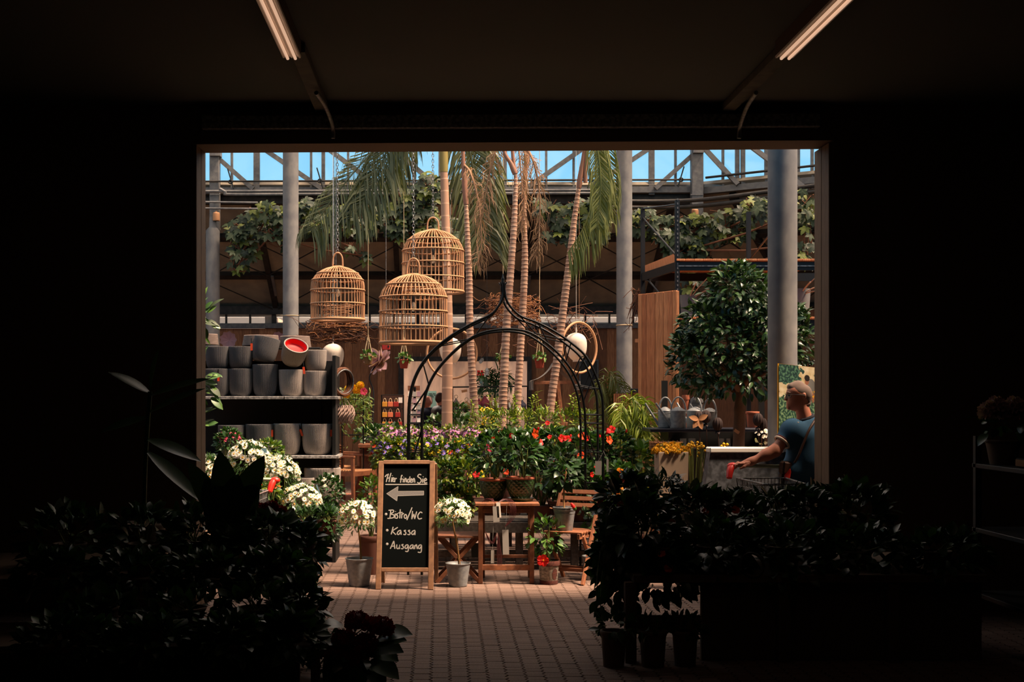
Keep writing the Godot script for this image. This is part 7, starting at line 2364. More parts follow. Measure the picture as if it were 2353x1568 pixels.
# ---------- people: smooth-min of tapered capsules, meshed as surface nets ----------
func net(bones: Array, k: float, cell: float, cuts := []) -> MB:
	# bones: [a, b, ra, rb]; cuts: [point, normal], kept where the normal points away from
	var lo := Vector3(1e9, 1e9, 1e9)
	var hi := -lo
	for b in bones:
		var m := maxf(b[2], b[3]) + 3.0 * cell
		for e in [b[0], b[1]]:
			lo = lo.min(e - Vector3.ONE * m)
			hi = hi.max(e + Vector3.ONE * m)
	var nx := int((hi.x - lo.x) / cell) + 2
	var ny := int((hi.y - lo.y) / cell) + 2
	var nz := int((hi.z - lo.z) / cell) + 2
	var g := PackedFloat32Array()
	g.resize(nx * ny * nz)
	g.fill(1.0)
	for b in bones:
		var a: Vector3 = b[0]; var e: Vector3 = b[1]
		var ra: float = b[2]; var rb: float = b[3]
		var m := maxf(ra, rb) + k + 2.0 * cell
		var l := ((a.min(e) - Vector3.ONE * m - lo) / cell).floor().max(Vector3.ZERO)
		var h := ((a.max(e) + Vector3.ONE * m - lo) / cell).ceil().min(Vector3(nx - 1, ny - 1, nz - 1))
		var ab := e - a
		var ll := maxf(ab.length_squared(), 1e-9)
		for z in range(int(l.z), int(h.z) + 1):
			for y in range(int(l.y), int(h.y) + 1):
				var row := (z * ny + y) * nx
				for x in range(int(l.x), int(h.x) + 1):
					var p := lo + Vector3(x, y, z) * cell
					var t := clampf((p - a).dot(ab) / ll, 0.0, 1.0)
					var dd := (p - a - ab * t).length() - lerpf(ra, rb, t)
					var o := g[row + x]
					var w := maxf(k - absf(o - dd), 0.0) / k
					g[row + x] = minf(o, dd) - w * w * k * 0.25
	if cuts.size():
		for z in nz:
			for y in ny:
				for x in nx:
					var i := (z * ny + y) * nx + x
					if g[i] < cell * 2.0:
						var p := lo + Vector3(x, y, z) * cell
						for c in cuts:
							var near: bool = c.size() < 3 or p.distance_to(c[0]) < c[2]
							if near:
								g[i] = maxf(g[i], (p - c[0]).dot(c[1]))
	var out := MB.new()
	var id := PackedInt32Array()
	id.resize(nx * ny * nz)
	id.fill(-1)
	var off := [0, 1, nx, nx + 1, nx * ny, nx * ny + 1, nx * ny + nx, nx * ny + nx + 1]
	var pos := [Vector3(0, 0, 0), Vector3(1, 0, 0), Vector3(0, 1, 0), Vector3(1, 1, 0), Vector3(0, 0, 1), Vector3(1, 0, 1), Vector3(0, 1, 1), Vector3(1, 1, 1)]
	var edges := [[0, 1], [2, 3], [4, 5], [6, 7], [0, 2], [1, 3], [4, 6], [5, 7], [0, 4], [1, 5], [2, 6], [3, 7]]
	var active := PackedInt32Array()
	for z in nz - 1:
		for y in ny - 1:
			var row := (z * ny + y) * nx
			for x in nx - 1:
				var i := row + x
				if g[i] > cell * 2.5 or g[i] < -cell * 2.5:
					continue
				var neg := 0
				for q in 8:
					if g[i + off[q]] < 0.0: neg += 1
				if neg == 0 or neg == 8:
					continue
				var s := Vector3.ZERO
				var n := 0
				for e in edges:
					var va := g[i + off[e[0]]]
					var vb := g[i + off[e[1]]]
					if (va < 0.0) != (vb < 0.0):
						s += (pos[e[0]] as Vector3).lerp(pos[e[1]], va / (va - vb))
						n += 1
				id[i] = out.v.size()
				active.append(i)
				out.v.append(lo + (Vector3(x, y, z) + s / n) * cell)
				var gr := Vector3(g[i + 1] - g[i] + g[i + off[7]] - g[i + off[6]], g[i + nx] - g[i] + g[i + off[7]] - g[i + off[5]], g[i + nx * ny] - g[i] + g[i + off[7]] - g[i + off[3]])
				out.n.append(gr.normalized())
				out.c.append(Color.WHITE)
	var ax := [[1, nx, nx * ny], [nx, nx * ny, 1], [nx * ny, 1, nx]]
	for i in active:
		for a in ax:
			var s0 := g[i] < 0.0
			if s0 == (g[i + a[0]] < 0.0):
				continue
			var i1 := id[i - a[1]]; var i2 := id[i - a[1] - a[2]]; var i3 := id[i - a[2]]
			if i1 < 0 or i2 < 0 or i3 < 0:
				continue
			if s0:
				for q in [id[i], i1, i2, id[i], i2, i3]: out.ix.append(q)
			else:
				for q in [id[i], i2, i1, id[i], i3, i2]: out.ix.append(q)
	# wind faces to agree with their normals
	if out.ix.size() > 2:
		var f := (out.v[out.ix[2]] - out.v[out.ix[0]]).cross(out.v[out.ix[1]] - out.v[out.ix[0]])
		if f.dot(out.n[out.ix[0]]) < 0.0:
			for q in range(0, out.ix.size(), 3):
				var w := out.ix[q + 1]
				out.ix[q + 1] = out.ix[q + 2]
				out.ix[q + 2] = w
	return out

func J(px: float, py: float, dz := 0.0) -> Vector3:
	return P(px, py, 10.80) + Vector3(0, 0, dz)

func man() -> void:
	var skin := mat("skin", Color(0.72, 0.46, 0.36), 0.55)
	var t := thing("person", "grey-haired man in a blue polo shirt and glasses holding a shopping cart", "person", Vector3(J(1852, 1100).x, 0, -10.80))
	var x0 := J(1852, 1100).x
	var G2 := func(dx: float, y: float, dz: float) -> Vector3: return Vector3(x0 + dx, y, -10.80 + dz)
	var hip: Vector3 = G2.call(0.01, 0.93, 0.0)
	# torso (chest turned half to the aisle), legs
	var torso := [[G2.call(0.0, 0.96, 0.0), J(1850, 1060, 0.0), 0.140, 0.138], [J(1850, 1060, 0.02), J(1848, 1012, 0.01), 0.138, 0.130], [J(1826, 1000, 0.05), J(1878, 998, -0.02), 0.092, 0.09], [J(1822, 1085, 0.04), J(1872, 1085, 0.0), 0.11, 0.11]]
	var legs := [[G2.call(-0.06, 0.90, 0.05), G2.call(-0.08, 0.48, 0.06), 0.088, 0.058], [G2.call(-0.08, 0.48, 0.06), G2.call(-0.06, 0.09, 0.05), 0.056, 0.040], [G2.call(0.09, 0.90, -0.05), G2.call(0.11, 0.48, -0.05), 0.088, 0.058], [G2.call(0.11, 0.48, -0.05), G2.call(0.13, 0.09, -0.06), 0.056, 0.040]]
	var sh_r := J(1817, 988, 0.05); var el_r := J(1773, 1036, 0.10); var wr_r := J(1718, 1060, 0.11)
	var sh_l := J(1890, 988, 0.0); var el_l := J(1906, 1050, 0.08); var wr_l := J(1876, 1085, 0.16)
	var arms := [[sh_r, el_r, 0.056, 0.045], [el_r, el_r.lerp(wr_r, 0.35), 0.046, 0.042], [el_r.lerp(wr_r, 0.35), wr_r, 0.042, 0.027], [sh_l, el_l, 0.056, 0.045], [el_l, wr_l, 0.044, 0.028]]
	var neck := [[J(1852, 990, -0.01), J(1843, 935, 0.0), 0.062, 0.053]]
	var skull := [[J(1833, 901, 0.0), J(1843, 904, 0.0), 0.0715, 0.0725], [J(1824, 904, 0.0), J(1823, 922, 0.0), 0.056, 0.050], [J(1823, 925, 0.0), J(1815, 935, 0.0), 0.038, 0.024], [J(1838, 915, 0.0), J(1832, 928, 0.0), 0.058, 0.044]]
	var body := net(torso + legs + arms + neck + skull + [[wr_r, J(1703, 1064, 0.11), 0.026, 0.026], [wr_l, J(1866, 1094, 0.19), 0.028, 0.028], [G2.call(-0.06, 0.05, 0.05), G2.call(-0.20, 0.04, 0.10), 0.042, 0.036], [G2.call(0.13, 0.05, -0.06), G2.call(-0.01, 0.04, -0.02), 0.042, 0.036]], 0.045, 0.014)
	# head with a face, finer cells, joined to the same mesh
	var D := func(px: float, py: float, dz: float) -> Vector3: return J(px, py, dz)
	var face := skull + [
		[J(1808.5, 907, 0.0), J(1804.6, 917.5, 0.0), 0.0075, 0.0105], [J(1806.5, 918.5, 0.009), J(1806.5, 918.5, -0.009), 0.0075, 0.0075],
		[J(1810, 904, 0.026), J(1810, 904, -0.026), 0.009, 0.009], [J(1811, 904, 0.028), J(1817, 907, 0.044), 0.008, 0.008],
		[J(1811.2, 928.2, 0.014), J(1811.2, 928.2, -0.014), 0.0066, 0.0066], [J(1811.6, 931.6, 0.013), J(1811.6, 931.6, -0.013), 0.0070, 0.0070], [J(1815, 926, 0.01), J(1815, 926, -0.01), 0.022, 0.022],
		[J(1812.5, 937, 0.007), J(1812.5, 937, -0.007), 0.0155, 0.0155], [J(1816, 919, 0.026), J(1824, 925, 0.034), 0.020, 0.020],
		[J(1852, 968, 0.0), J(1842, 930, 0.0), 0.058, 0.052], [J(1822, 938, 0.0), J(1838, 938, 0.0), 0.022, 0.040],
		[J(1840, 908.5, 0.071), J(1841.5, 917, 0.071), 0.009, 0.006], [J(1842.5, 906.5, 0.076), J(1844.5, 913, 0.077), 0.008, 0.0065]]
	body.put(Transform3D(), net(face, 0.016, 0.0052))
	# right hand on the push bar: palm, four fingers over the bar, thumb under
	var hand := [[wr_r, J(1708, 1062, 0.11), 0.025, 0.024], [J(1712, 1062, 0.135), J(1699, 1064, 0.135), 0.016, 0.013], [J(1712, 1062, 0.11), J(1698, 1063, 0.112), 0.017, 0.014], [J(1712, 1063, 0.085), J(1699, 1065, 0.086), 0.016, 0.013]]
	for k in 4:
		var z := 0.142 - k * 0.0205
		var l: float = [0.85, 1.0, 0.95, 0.75][k]
		var a := J(1699, 1063.5 + absf(k - 1.5) * 0.6, z)
		var b := a + Vector3(-0.040 * l, 0.0 + 0.002 * k, 0.002)
		var c := b + Vector3(-0.024 * l, -0.013 * l, 0)
		var e := c + Vector3(-0.013 * l, -0.018 * l, 0)
		hand += [[a, b, 0.0095, 0.0085], [b, c, 0.0085, 0.0078], [c, e, 0.0078, 0.0068]]
	hand += [[J(1709, 1066, 0.145), J(1700, 1071, 0.152), 0.0125, 0.0105], [J(1700, 1071, 0.152), J(1692, 1075, 0.148), 0.0105, 0.0085]]
	body.put(Transform3D(), net(hand, 0.010, 0.0036))
	# left hand, loosely closed
	var hand2 := [[wr_l, J(1866, 1092, 0.18), 0.026, 0.025]]
	for k in 4:
		var a := J(1864, 1094, 0.205 - k * 0.02)
		var b := a + Vector3(-0.022, -0.028, 0.0)
		hand2 += [[J(1868, 1090, 0.195 - k * 0.012), a, 0.013, 0.010], [a, b, 0.0092, 0.0085], [b, b + Vector3(0.006, -0.025, 0), 0.0085, 0.007]]
	hand2 += [[J(1868, 1090, 0.2), J(1858, 1094, 0.215), 0.011, 0.009]]
	body.put(Transform3D(), net(hand2, 0.010, 0.0045))
	part(t, "body", body, skin)
	# polo shirt: the same torso and sleeves, looser, cut at neck, cuffs and hem
	var loose := []
	for b in torso: loose.append([b[0], b[1], b[2] + 0.014, b[3] + 0.014])
	loose.append([sh_r, sh_r.lerp(el_r, 0.72), 0.076, 0.066])
	loose.append([J(1818, 990, 0.05), J(1850, 980, 0.0), 0.098, 0.085])
	loose.append([J(1888, 990, 0.0), J(1852, 980, 0.0), 0.098, 0.085])
	loose.append([sh_l, sh_l.lerp(el_l, 0.72), 0.076, 0.066])
	loose.append([J(1852, 985, 0), J(1849, 958, 0), 0.078, 0.066])
	var dr := (el_r - sh_r).normalized()
	var dl := (el_l - sh_l).normalized()
	var cuff_r := sh_r.lerp(el_r, 0.60)
	var shirt := net(loose, 0.045, 0.011, [[cuff_r, dr, 0.088], [sh_l.lerp(el_l, 0.6), dl, 0.088], [J(1849, 962, 0), Vector3(-0.35, 0.93, 0.12).normalized(), 0.112], [G2.call(0, 0.90, 0), Vector3.DOWN]])
	var sp := part(t, "polo_shirt", shirt, tri_tex(mat("polo_blue", Color(0.14, 0.36, 0.50), 0.85), M.fine, Vector3(8, 8, 8)))
	for q in [[0.0, 0.010, "cuff_white"], [-0.018, 0.006, "cuff_rust"]]:
		var cb := MB.new()
		cb.ring(cuff_r + dr * (q[0] - 0.004), dr, 0.0655, q[1], 28, 6)
		part(sp, "cuff_band", cb, mat(q[2], Color(0.80, 0.72, 0.64) if q[1] > 0.008 else Color(0.42, 0.16, 0.12), 0.9))
	# collar with a pale and a rust stripe, buttons
	for q in [[0.0, 0.016, Color(0.05, 0.08, 0.14)], [0.018, 0.006, Color(0.82, 0.76, 0.70)], [0.027, 0.005, Color(0.75, 0.28, 0.18)]]:
		var cl := MB.new()
		cl.ring(J(1849, 961, 0.0) + Vector3(0.004, -q[0], 0), Vector3(-0.35, 0.93, 0.12).normalized(), 0.068 + q[0] * 0.5, q[1], 28, 6)
		part(sp, "collar", cl, mat("collar%d" % int(q[0] * 1000), q[2], 0.85))
	for q in [[1824.5, 971], [1822.5, 985]]:
		var bt := MB.new()
		bt.blob(J(q[0], q[1], 0.126 if q[1] < 980 else 0.139), Vector3(0.008, 0.008, 0.004), 10, 5)
		part(sp, "button", bt, M.white)
	# trousers, belt line to ankle
	var tl := []
	for b in legs: tl.append([b[0], b[1], b[2] + 0.016, b[3] + 0.022])
	tl.append([G2.call(-0.05, 0.93, 0.03), G2.call(0.08, 0.93, -0.03), 0.135, 0.135])
	part(t, "trousers", net(tl, 0.03, 0.015, [[G2.call(0, 0.94, 0), Vector3.UP], [G2.call(0, 0.07, 0), Vector3.DOWN]]), mat("trouser", Color(0.06, 0.07, 0.09), 0.9))
	for q in [[-0.06, 0.05, -0.21, 0.11], [0.13, -0.06, -0.02, -0.02]]:
		part(t, "shoe", net([[G2.call(q[0] + 0.03, 0.052, q[1]), G2.call(q[2], 0.046, q[3]), 0.05, 0.044]], 0.01, 0.012, [[G2.call(0, 0.004, 0), Vector3.DOWN]]), M.black)
	# short grey hair, ear left free
	var hair := net([[J(1833, 900, 0.0), J(1844, 904, 0.0), 0.0755, 0.0760], [J(1821, 891, 0.0), J(1834, 887.5, 0.0), 0.042, 0.047], [J(1815.5, 889, 0.016), J(1815, 889.5, -0.016), 0.013, 0.013], [J(1848, 913, 0.0), J(1849, 926, 0.0), 0.062, 0.052]], 0.02, 0.0055, [[J(1820, 897.5, 0), Vector3(-0.36, -0.93, 0).normalized(), 0.075], [J(1837.5, 909, 0.0), Vector3(-0.62, -0.78, 0).normalized(), 0.098], [J(1850, 934, 0.0), Vector3(0, -1, 0)]])
	part(t, "hair", hair, tri_tex(mat("hair_grey", Color(0.52, 0.44, 0.40), 0.9), M.fine, Vector3(20, 20, 20)))
	var br := MB.new()
	br.tube(curve([J(1806.5, 903.5, 0.02), J(1807.5, 902, 0.036), J(1813, 903.5, 0.050)], 6), 0.004, 5)
	part(t, "eyebrow", br, M.hair_grey)
	var ey := MB.new()
	ey.blob(J(1810.5, 910, 0.037), Vector3(0.009, 0.007, 0.009), 8, 6)
	part(t, "eye", ey, mat("eye_dark", Color(0.12, 0.09, 0.08), 0.2))
	# glasses
	var gl := thing("glasses", "thin dark-framed glasses worn by the man in the blue polo", "glasses", J(1815, 910, 0.05))
	var fr := MB.new()
	fr.tube(curve([J(1806, 908, 0.012), J(1806.5, 906.5, 0.03), J(1812, 906.5, 0.062), J(1814, 909, 0.066), J(1812, 914, 0.06), J(1806.5, 914.5, 0.03), J(1805.5, 911, 0.012), J(1806, 908, 0.012)], 28), 0.0022, 5)
	fr.tube(curve([J(1806, 908, 0.012), J(1805, 907.5, 0.0), J(1806, 908, -0.012)], 6), 0.0022, 5)
	fr.tube(curve([J(1814, 908, 0.066), J(1826, 907.5, 0.080), J(1842, 909, 0.086), J(1846, 913, 0.086)], 14), 0.0024, 5)
	part(gl, "frame", fr, M.black)
	var ln := MB.new()
	ln.quad(J(1806.3, 907.5, 0.014), J(1812.5, 907, 0.062), J(1812, 913.5, 0.060), J(1806, 914, 0.014))
	part(gl, "lens", ln, M.glass)
	# shoulder bag on a leather strap
	var bg := thing("shoulder_bag", "brown leather shoulder bag hanging at the man's side", "bag", J(1797, 1085, 0.06))
	var sb := MB.new()
	sb.tube(curve([J(1872, 962, 0.05), J(1860, 972, 0.11), J(1846, 990, 0.152), J(1832, 1020, 0.168), J(1822, 1045, 0.172), J(1813, 1062, 0.165)], 24), 0.0115, 6)
	part(bg, "strap", sb, M.leather)
	var bb := MB.new()
	bb.box(Transform3D(Basis(Vector3.BACK, -0.10) * Basis(Vector3.UP, 0.5), J(1800, 1085, 0.10)), Vector3(0.13, 0.19, 0.06), 0.014)
	part(bg, "pouch", bb, M.leather)
	bb = MB.new()
	bb.box(Transform3D(Basis(Vector3.BACK, -0.10) * Basis(Vector3.UP, 0.5), J(1800, 1074, 0.118)), Vector3(0.135, 0.10, 0.065), 0.012)
	part(bg, "flap", bb, M.leather)

func far_person(label: String, base: Vector3, h: float, yaw: float, top: Material, bald: bool) -> void:
	var s := h / 1.75
	var t := thing("person", label, "person", base, "visitors inside the shop")
	t.rotation.y = yaw
	var V := func(x: float, y: float, z: float) -> Vector3: return Vector3(x, y, z) * s
	var tors := [[V.call(0, 0.95, 0), V.call(0, 1.15, 0), 0.14, 0.14], [V.call(-0.12, 1.38, 0), V.call(0.12, 1.38, 0), 0.10, 0.10], [V.call(0, 1.15, 0), V.call(0, 1.36, 0), 0.14, 0.13]]
	var arm := []
	for q: float in [-1.0, 1.0]:
		arm += [[V.call(0.17 * q, 1.40, 0), V.call(0.24 * q, 1.12, 0), 0.06, 0.05], [V.call(0.24 * q, 1.12, 0), V.call(0.22 * q, 0.92, 0.12), 0.05, 0.035]]
	var leg := []
	for q: float in [-1.0, 1.0]:
		leg += [[V.call(0.09 * q, 0.92, 0), V.call(0.10 * q, 0.48, 0.02), 0.095, 0.065], [V.call(0.10 * q, 0.48, 0.02), V.call(0.10 * q, 0.07, 0), 0.062, 0.045], [V.call(0.10 * q, 0.05, 0), V.call(0.10 * q, 0.045, 0.14), 0.045, 0.04]]
	var head := [[V.call(0, 1.66, 0), V.call(0, 1.64, -0.01), 0.092, 0.092], [V.call(0, 1.60, 0.03), V.call(0, 1.56, 0.04), 0.07, 0.045], [V.call(0, 1.63, 0.09), V.call(0, 1.615, 0.11), 0.012, 0.014], [V.call(0, 1.42, 0), V.call(0, 1.56, 0), 0.058, 0.052], [V.call(-0.095, 1.64, 0), V.call(-0.095, 1.61, 0), 0.012, 0.01], [V.call(0.095, 1.64, 0), V.call(0.095, 1.61, 0), 0.012, 0.01]]
	part(t, "body", net(tors + arm + leg + head, 0.05, 0.022), M.skin, true)
	var j := []
	for b in tors + arm: j.append([b[0], b[1], b[2] + 0.018, b[3] + 0.018])
	part(t, "jacket", net(j, 0.05, 0.024), top, true)
	var tr := []
	for b in leg.slice(0, 2) + leg.slice(3, 5): tr.append([b[0], b[1], b[2] + 0.016, b[3] + 0.02])
	part(t, "trousers", net(tr, 0.04, 0.026), M.black, true)
	part(t, "hair", net([[V.call(0, 1.67, -0.02), V.call(0, 1.64, -0.03), 0.094, 0.092]], 0.01, 0.02, [[V.call(0, 1.66 if not bald else 1.62, 0.03), Vector3(0, -0.4 if not bald else 0.8, 0.8).normalized()]]), M.hair_grey if bald else M.twig_dark, true)

# ---------- things in and before the shop opening ----------
func shop() -> void:
	# black wire rack of paper gift bags
	var d := 20.5
	var t := thing("bag_rack", "black wire rack of small coloured gift bags before the board wall", "rack", G(902, d))
	var fr := MB.new()
	for x in [877, 927]:
		fr.rod(G(x, d), P(x, 908, d), 0.010, 5)
	for y in [908, 940, 968, 995]:
		fr.rod(P(877, y, d), P(927, y, d), 0.006, 4)
	part(t, "frame", fr, M.black_metal)
	part(t, "back_panel", slab(P(878, 1060, d + 0.05), P(926, 909, d + 0.03)), M.twig_dark)
	var cols := [["yellow", Color(0.80, 0.55, 0.16)], ["salmon", Color(0.85, 0.45, 0.30)], ["red", Color(0.62, 0.12, 0.08)]]
	for c in cols: mat("bag_" + c[0], c[1], 0.7)
	for r in 3:
		for k in 3:
			var px: float = [884, 897, 910 + r * 4][k]
			var py: float = [929, 953, 975][r]
			var o := P(px, py, d - 0.05)
			var b := thing("gift_bag", "%s paper gift bag in the %s row of the black wire rack" % [cols[k][0], ["upper", "middle", "lowest"][r]], "gift bag", o, "gift bags on the wire rack")
			part(b, "bag", slab(o + Vector3(-0.038, -0.04, -0.03), o + Vector3(0.038, 0.035, 0.02), 0.003), M["bag_" + cols[k][0]])
			var hd := MB.new()
			var pts := []
			for q in 7:
				var a := PI * q / 6.0
				pts.append(o + Vector3(cos(a) * 0.022, 0.03 + sin(a) * 0.06, 0.0))
			hd.tube(curve(pts, 12), 0.005, 5)
			part(b, "handle", hd, M.rope)
	var wt := MB.new()
	wt.box(at(P(920, 920, d - 0.04)), Vector3(0.062, 0.085, 0.004))
	single("price_card", wt, M.paper, "white price card hooked on the gift bag rack", "card")
	# postcard stand
	d = 22.5
	t = thing("postcard_stand", "dark postcard stand topped with a wooden board before the shop opening", "stand", G(953, d))
	var st := MB.new()
	st.rod(G(953, d), P(953, 890, d), 0.02, 8)
	part(t, "pole", st, M.black_metal)
	part(t, "header_board", slab(P(937, 898, d), P(965, 887, d + 0.05)), M.teak)
	for r in 5:
		for k in 3:
			var b := MB.new()
			b.box(Transform3D(Basis(Vector3.RIGHT, -0.2), P(942 + k * 10, 906 + r * 15, d - 0.08)), Vector3(0.06, 0.085, 0.004))
			part(t, "postcard", b, [M.paper, M.tag_paper, M.paper_pink][(r + k) % 3])
		var rl := MB.new()
		rl.rod(P(936, 912 + r * 15, d - 0.08), P(968, 912 + r * 15, d - 0.08), 0.005, 4)
		part(t, "card_rail", rl, M.black_metal)
	# mint notice board
	d = 27.6
	t = thing("notice_board", "pale mint notice board with small dark lettering inside the shop", "sign", G(990, d))
	part(t, "panel", slab(P(977, 1010, d), P(1003, 899, d + 0.03)), mat("mint", Color(0.62, 0.80, 0.74), 0.6))
	for k in 3:
		var b := MB.new()
		for j in 9:
			if (j * 7 + k * 3) % 5 == 0 or (k == 2 and (j < 3 or j > 6)): continue
			b.box(at(P(983.5 + j * 2.0, 905 + k * 3.6, d - 0.004)), Vector3(0.013, 0.012 if j % 2 else 0.016, 0.003))
		part(t, "text_line", b, M.black)
	for x in [980, 1000]:
		part(t, "post", slab(G(x, d, 0.0), Vector3(G(x, d).x + 0.03, H(1009, d), -d - 0.03)), M.steel)
	far_person("balding visitor in a dark blue jacket before the mint notice board", G(982, 26.6), 1.66, -0.7, mat("jacket_blue", Color(0.05, 0.10, 0.20), 0.9), true)
	far_person("visitor in black half hidden by the thick pale palm", G(1013, 25.75), 1.72, 2.2, M.black, false)
	# table with bags and a black rail over it
	d = 23.0
	t = thing("shop_table", "black-framed table with a hanging rail in the shop opening", "table", G(1120, d))
	part(t, "table_top", slab(P(1040, 940, d) + Vector3(0, -0.03, -0.5), P(1210, 940, d) + Vector3(0, 0, 0.3), 0.005), M.black)
	for x in [1042, 1212]:
		for z in [0.25, -0.45]:
			part(t, "leg", slab(G(x, d) + Vector3(-0.02, 0, z - 0.02), Vector3(G(x, d).x + 0.02, H(940, d), -d + z + 0.02)), M.black)
	var rl := MB.new()
	rl.rod(P(1040, 890, d), P(1212, 888, d), 0.014, 6)
	rl.rod(P(1040, 940, d), P(1040, 890, d), 0.012, 6)
	rl.rod(P(1212, 940, d), P(1212, 888, d), 0.012, 6)
	part(t, "hanging_rail", rl, M.black_metal)
	var bagdefs := [[1048, 940, 8, 24, Color(0.50, 0.42, 0.40), "grey patterned basket bag beside the thick pale palm"], [1072, 940, 10, 18, Color(0.68, 0.52, 0.34), "straw basket bag between two palm trunks"], [1100, 938, 8, 22, Color(0.50, 0.12, 0.22), "dark red pointed basket bag behind the reddish palm"], [1114, 940, 11, 30, Color(0.55, 0.20, 0.26), "large pink-red pointed basket bag in the shop opening"], [1131, 936, 9, 26, Color(0.72, 0.56, 0.38), "pointed straw bag with a paper tag"], [1142, 940, 9, 18, Color(0.76, 0.62, 0.44), "small straw bag with a long tag beside the forked palm"], [1168, 940, 9, 20, Color(0.60, 0.44, 0.34), "brown straw bag with a white tag between the forked palm and its neighbour"], [1200, 940, 9, 20, Color(0.42, 0.40, 0.46), "grey-blue basket bag beside the palm with dry fronds"], [1106, 930, 5, 14, Color(0.80, 0.58, 0.12), "small yellow pouch hanging behind the red bags"]]
	for q in bagdefs:
		var o := Vector3(G(q[0], d - 0.1).x, H(940, d), -d + 0.1)
		var b := thing("basket_bag", q[5], "bag", o, "pointed basket bags on the shop table")
		var m := MB.new()
		var R: float = q[2] * d / F
		var h: float = (q[3] + 940 - q[1]) * d / F
		var pr := [[0.0, 0.0]]
		for k in 11:
			var u := k / 10.0
			pr.append([R * (1.0 - 0.12 * cos(u * 6.0)) * (1.0 if u < 0.45 else lerpf(1.0, 0.12, (u - 0.45) / 0.55)) + (0.004 if k % 2 else 0.0), h * u])
		m.lathe(Vector3.ZERO, pr, 14)
		part(b, "bag", m, tri_tex(mat("bag%d" % q[0], q[4], 0.85), M.fine, Vector3(4, 30, 4)), true)
		var hd := MB.new()
		hd.ring(Vector3(0, h + 0.03, 0), Vector3.BACK, 0.03, 0.005, 12, 4)
		part(b, "handle", hd, M.rope, true)
		if q[0] in [1142, 1168, 1131]:
			var tg := MB.new()
			tg.box(Transform3D(Basis(Vector3.BACK, 0.15), Vector3(R * 0.3, h * 0.45, R + 0.01)), Vector3(0.035, 0.09, 0.003))
			part(b, "paper_tag", tg, M.paper, true)
	# hanging kraft tag, vase of tulips, little white birdhouse, spotlights
	var kt := MB.new()
	kt.box(Transform3D(Basis(Vector3.BACK, 0.2), P(1067, 899, d)), Vector3(0.10, 0.045, 0.003))
	kt.rod(P(1067, 897, d), P(1067, 890, d), 0.002, 3)
	single("kraft_tag", kt, M.rope_tan, "kraft paper tag hanging from the black rail", "tag")
	var vt := thing("tulip_vase", "glass vase of red and white tulips on the rail shelf in the shop opening", "vase", P(1106, 888, d + 0.2))
	part(vt, "shelf", slab(P(1090, 891, d + 0.4), P(1122, 889, d - 0.0)), M.black)
	var vg := MB.new()
	vg.lathe(P(1106, 888, d + 0.2), [[0.0, 0.0], [0.04, 0.0], [0.05, 0.06], [0.025, 0.1], [0.035, 0.14]], 14)
	part(vt, "vase", vg, M.vase_glass)
	var tl := MB.new()
	var ends := []
	for k in 9:
		var e := P(1097 + k * 2.3, 866 - absf(sin(k * 2.1)) * 8.0 + (10 if k > 6 else 0), d + 0.2 + rr(-0.05, 0.05))
		ends.append(e)
		tl.tube(PackedVector3Array([P(1106, 884, d + 0.2), P(1106, 876, d + 0.2).lerp(e, 0.5), e]), 0.005, 4)
		tl.leaf(P(1106, 878, d + 0.2), e - P(1106, 884, d + 0.2) + Vector3(0.02, 0, 0.02), Vector3.BACK, 0.12, 0.03, 0.3, 3)
	part(vt, "stems", tl, M.leaf_c)
	for k in 9:
		copy_part(vt, "tulip", flower_unit("bud_red" if k < 7 else "bud_white", "petal_red" if k < 7 else "petal_white", "leaf_a", "bud"), null, placed(ends[k] - vt.position, Vector3(rr(-0.3, 0.3), 1, 0), Vector3.BACK, 0.065))
	var wh := thing("hanging_birdhouse", "little white birdhouse hanging in the shop opening", "birdhouse", P(1119, 858, 24.0))
	var wb := MB.new()
	wb.lathe(P(1119, 863, 24.0), [[0.0, 0.0], [0.035, 0.0], [0.035, 0.08], [0.05, 0.08], [0.008, 0.14], [0.0, 0.14]], 8)
	part(wh, "house", wb, M.white)
	var ww := MB.new()
	ww.rod(P(1119, 846, 24.0), Vector3(G(1119, 24.0).x, 4.05, -24.0), 0.003, 4)
	part(wh, "hanging_wire", ww, M.galv)
	for q in [[1108, 827, "white spotlight on the opening's head beam"], [978, 829, "white spotlight behind the arch on the head beam"]]:
		var b := MB.new()
		b.tube(PackedVector3Array([P(q[0], q[1], 25.1), P(q[0] - 4, q[1] + 5, 25.0)]), 0.035, 10)
		b.rod(P(q[0] + 1, q[1], 25.1), P(q[0] + 2, q[1] - 5, 25.2), 0.012, 5)
		single("spotlight", b, M.white, q[2], "spotlight", "spotlights over the shop opening")
	# dark potted palm and green plants in the opening
	var pp := thing("indoor_palm", "dark fan of palm leaves inside the shop opening", "palm", G(1135, 24.2))
	pot(pp, G(1135, 24.2), 0.14, 0.18, 0.35, M.terracotta_dark)
	for q in [[1108, 885, 1100, 905], [1125, 860, 1110, 870], [1145, 858, 1165, 868], [1155, 870, 1178, 885], [1140, 875, 1150, 905], [1128, 872, 1118, 898]]:
		frond(pp, [G(1135, 24.2, 0.3), P(1136, 910, 24.2), P(q[0], q[1], 24.1), P(q[2], q[3], 24.0)], 26, 0.3, 0.02, 0.4, M.leaf_b, 0.6)
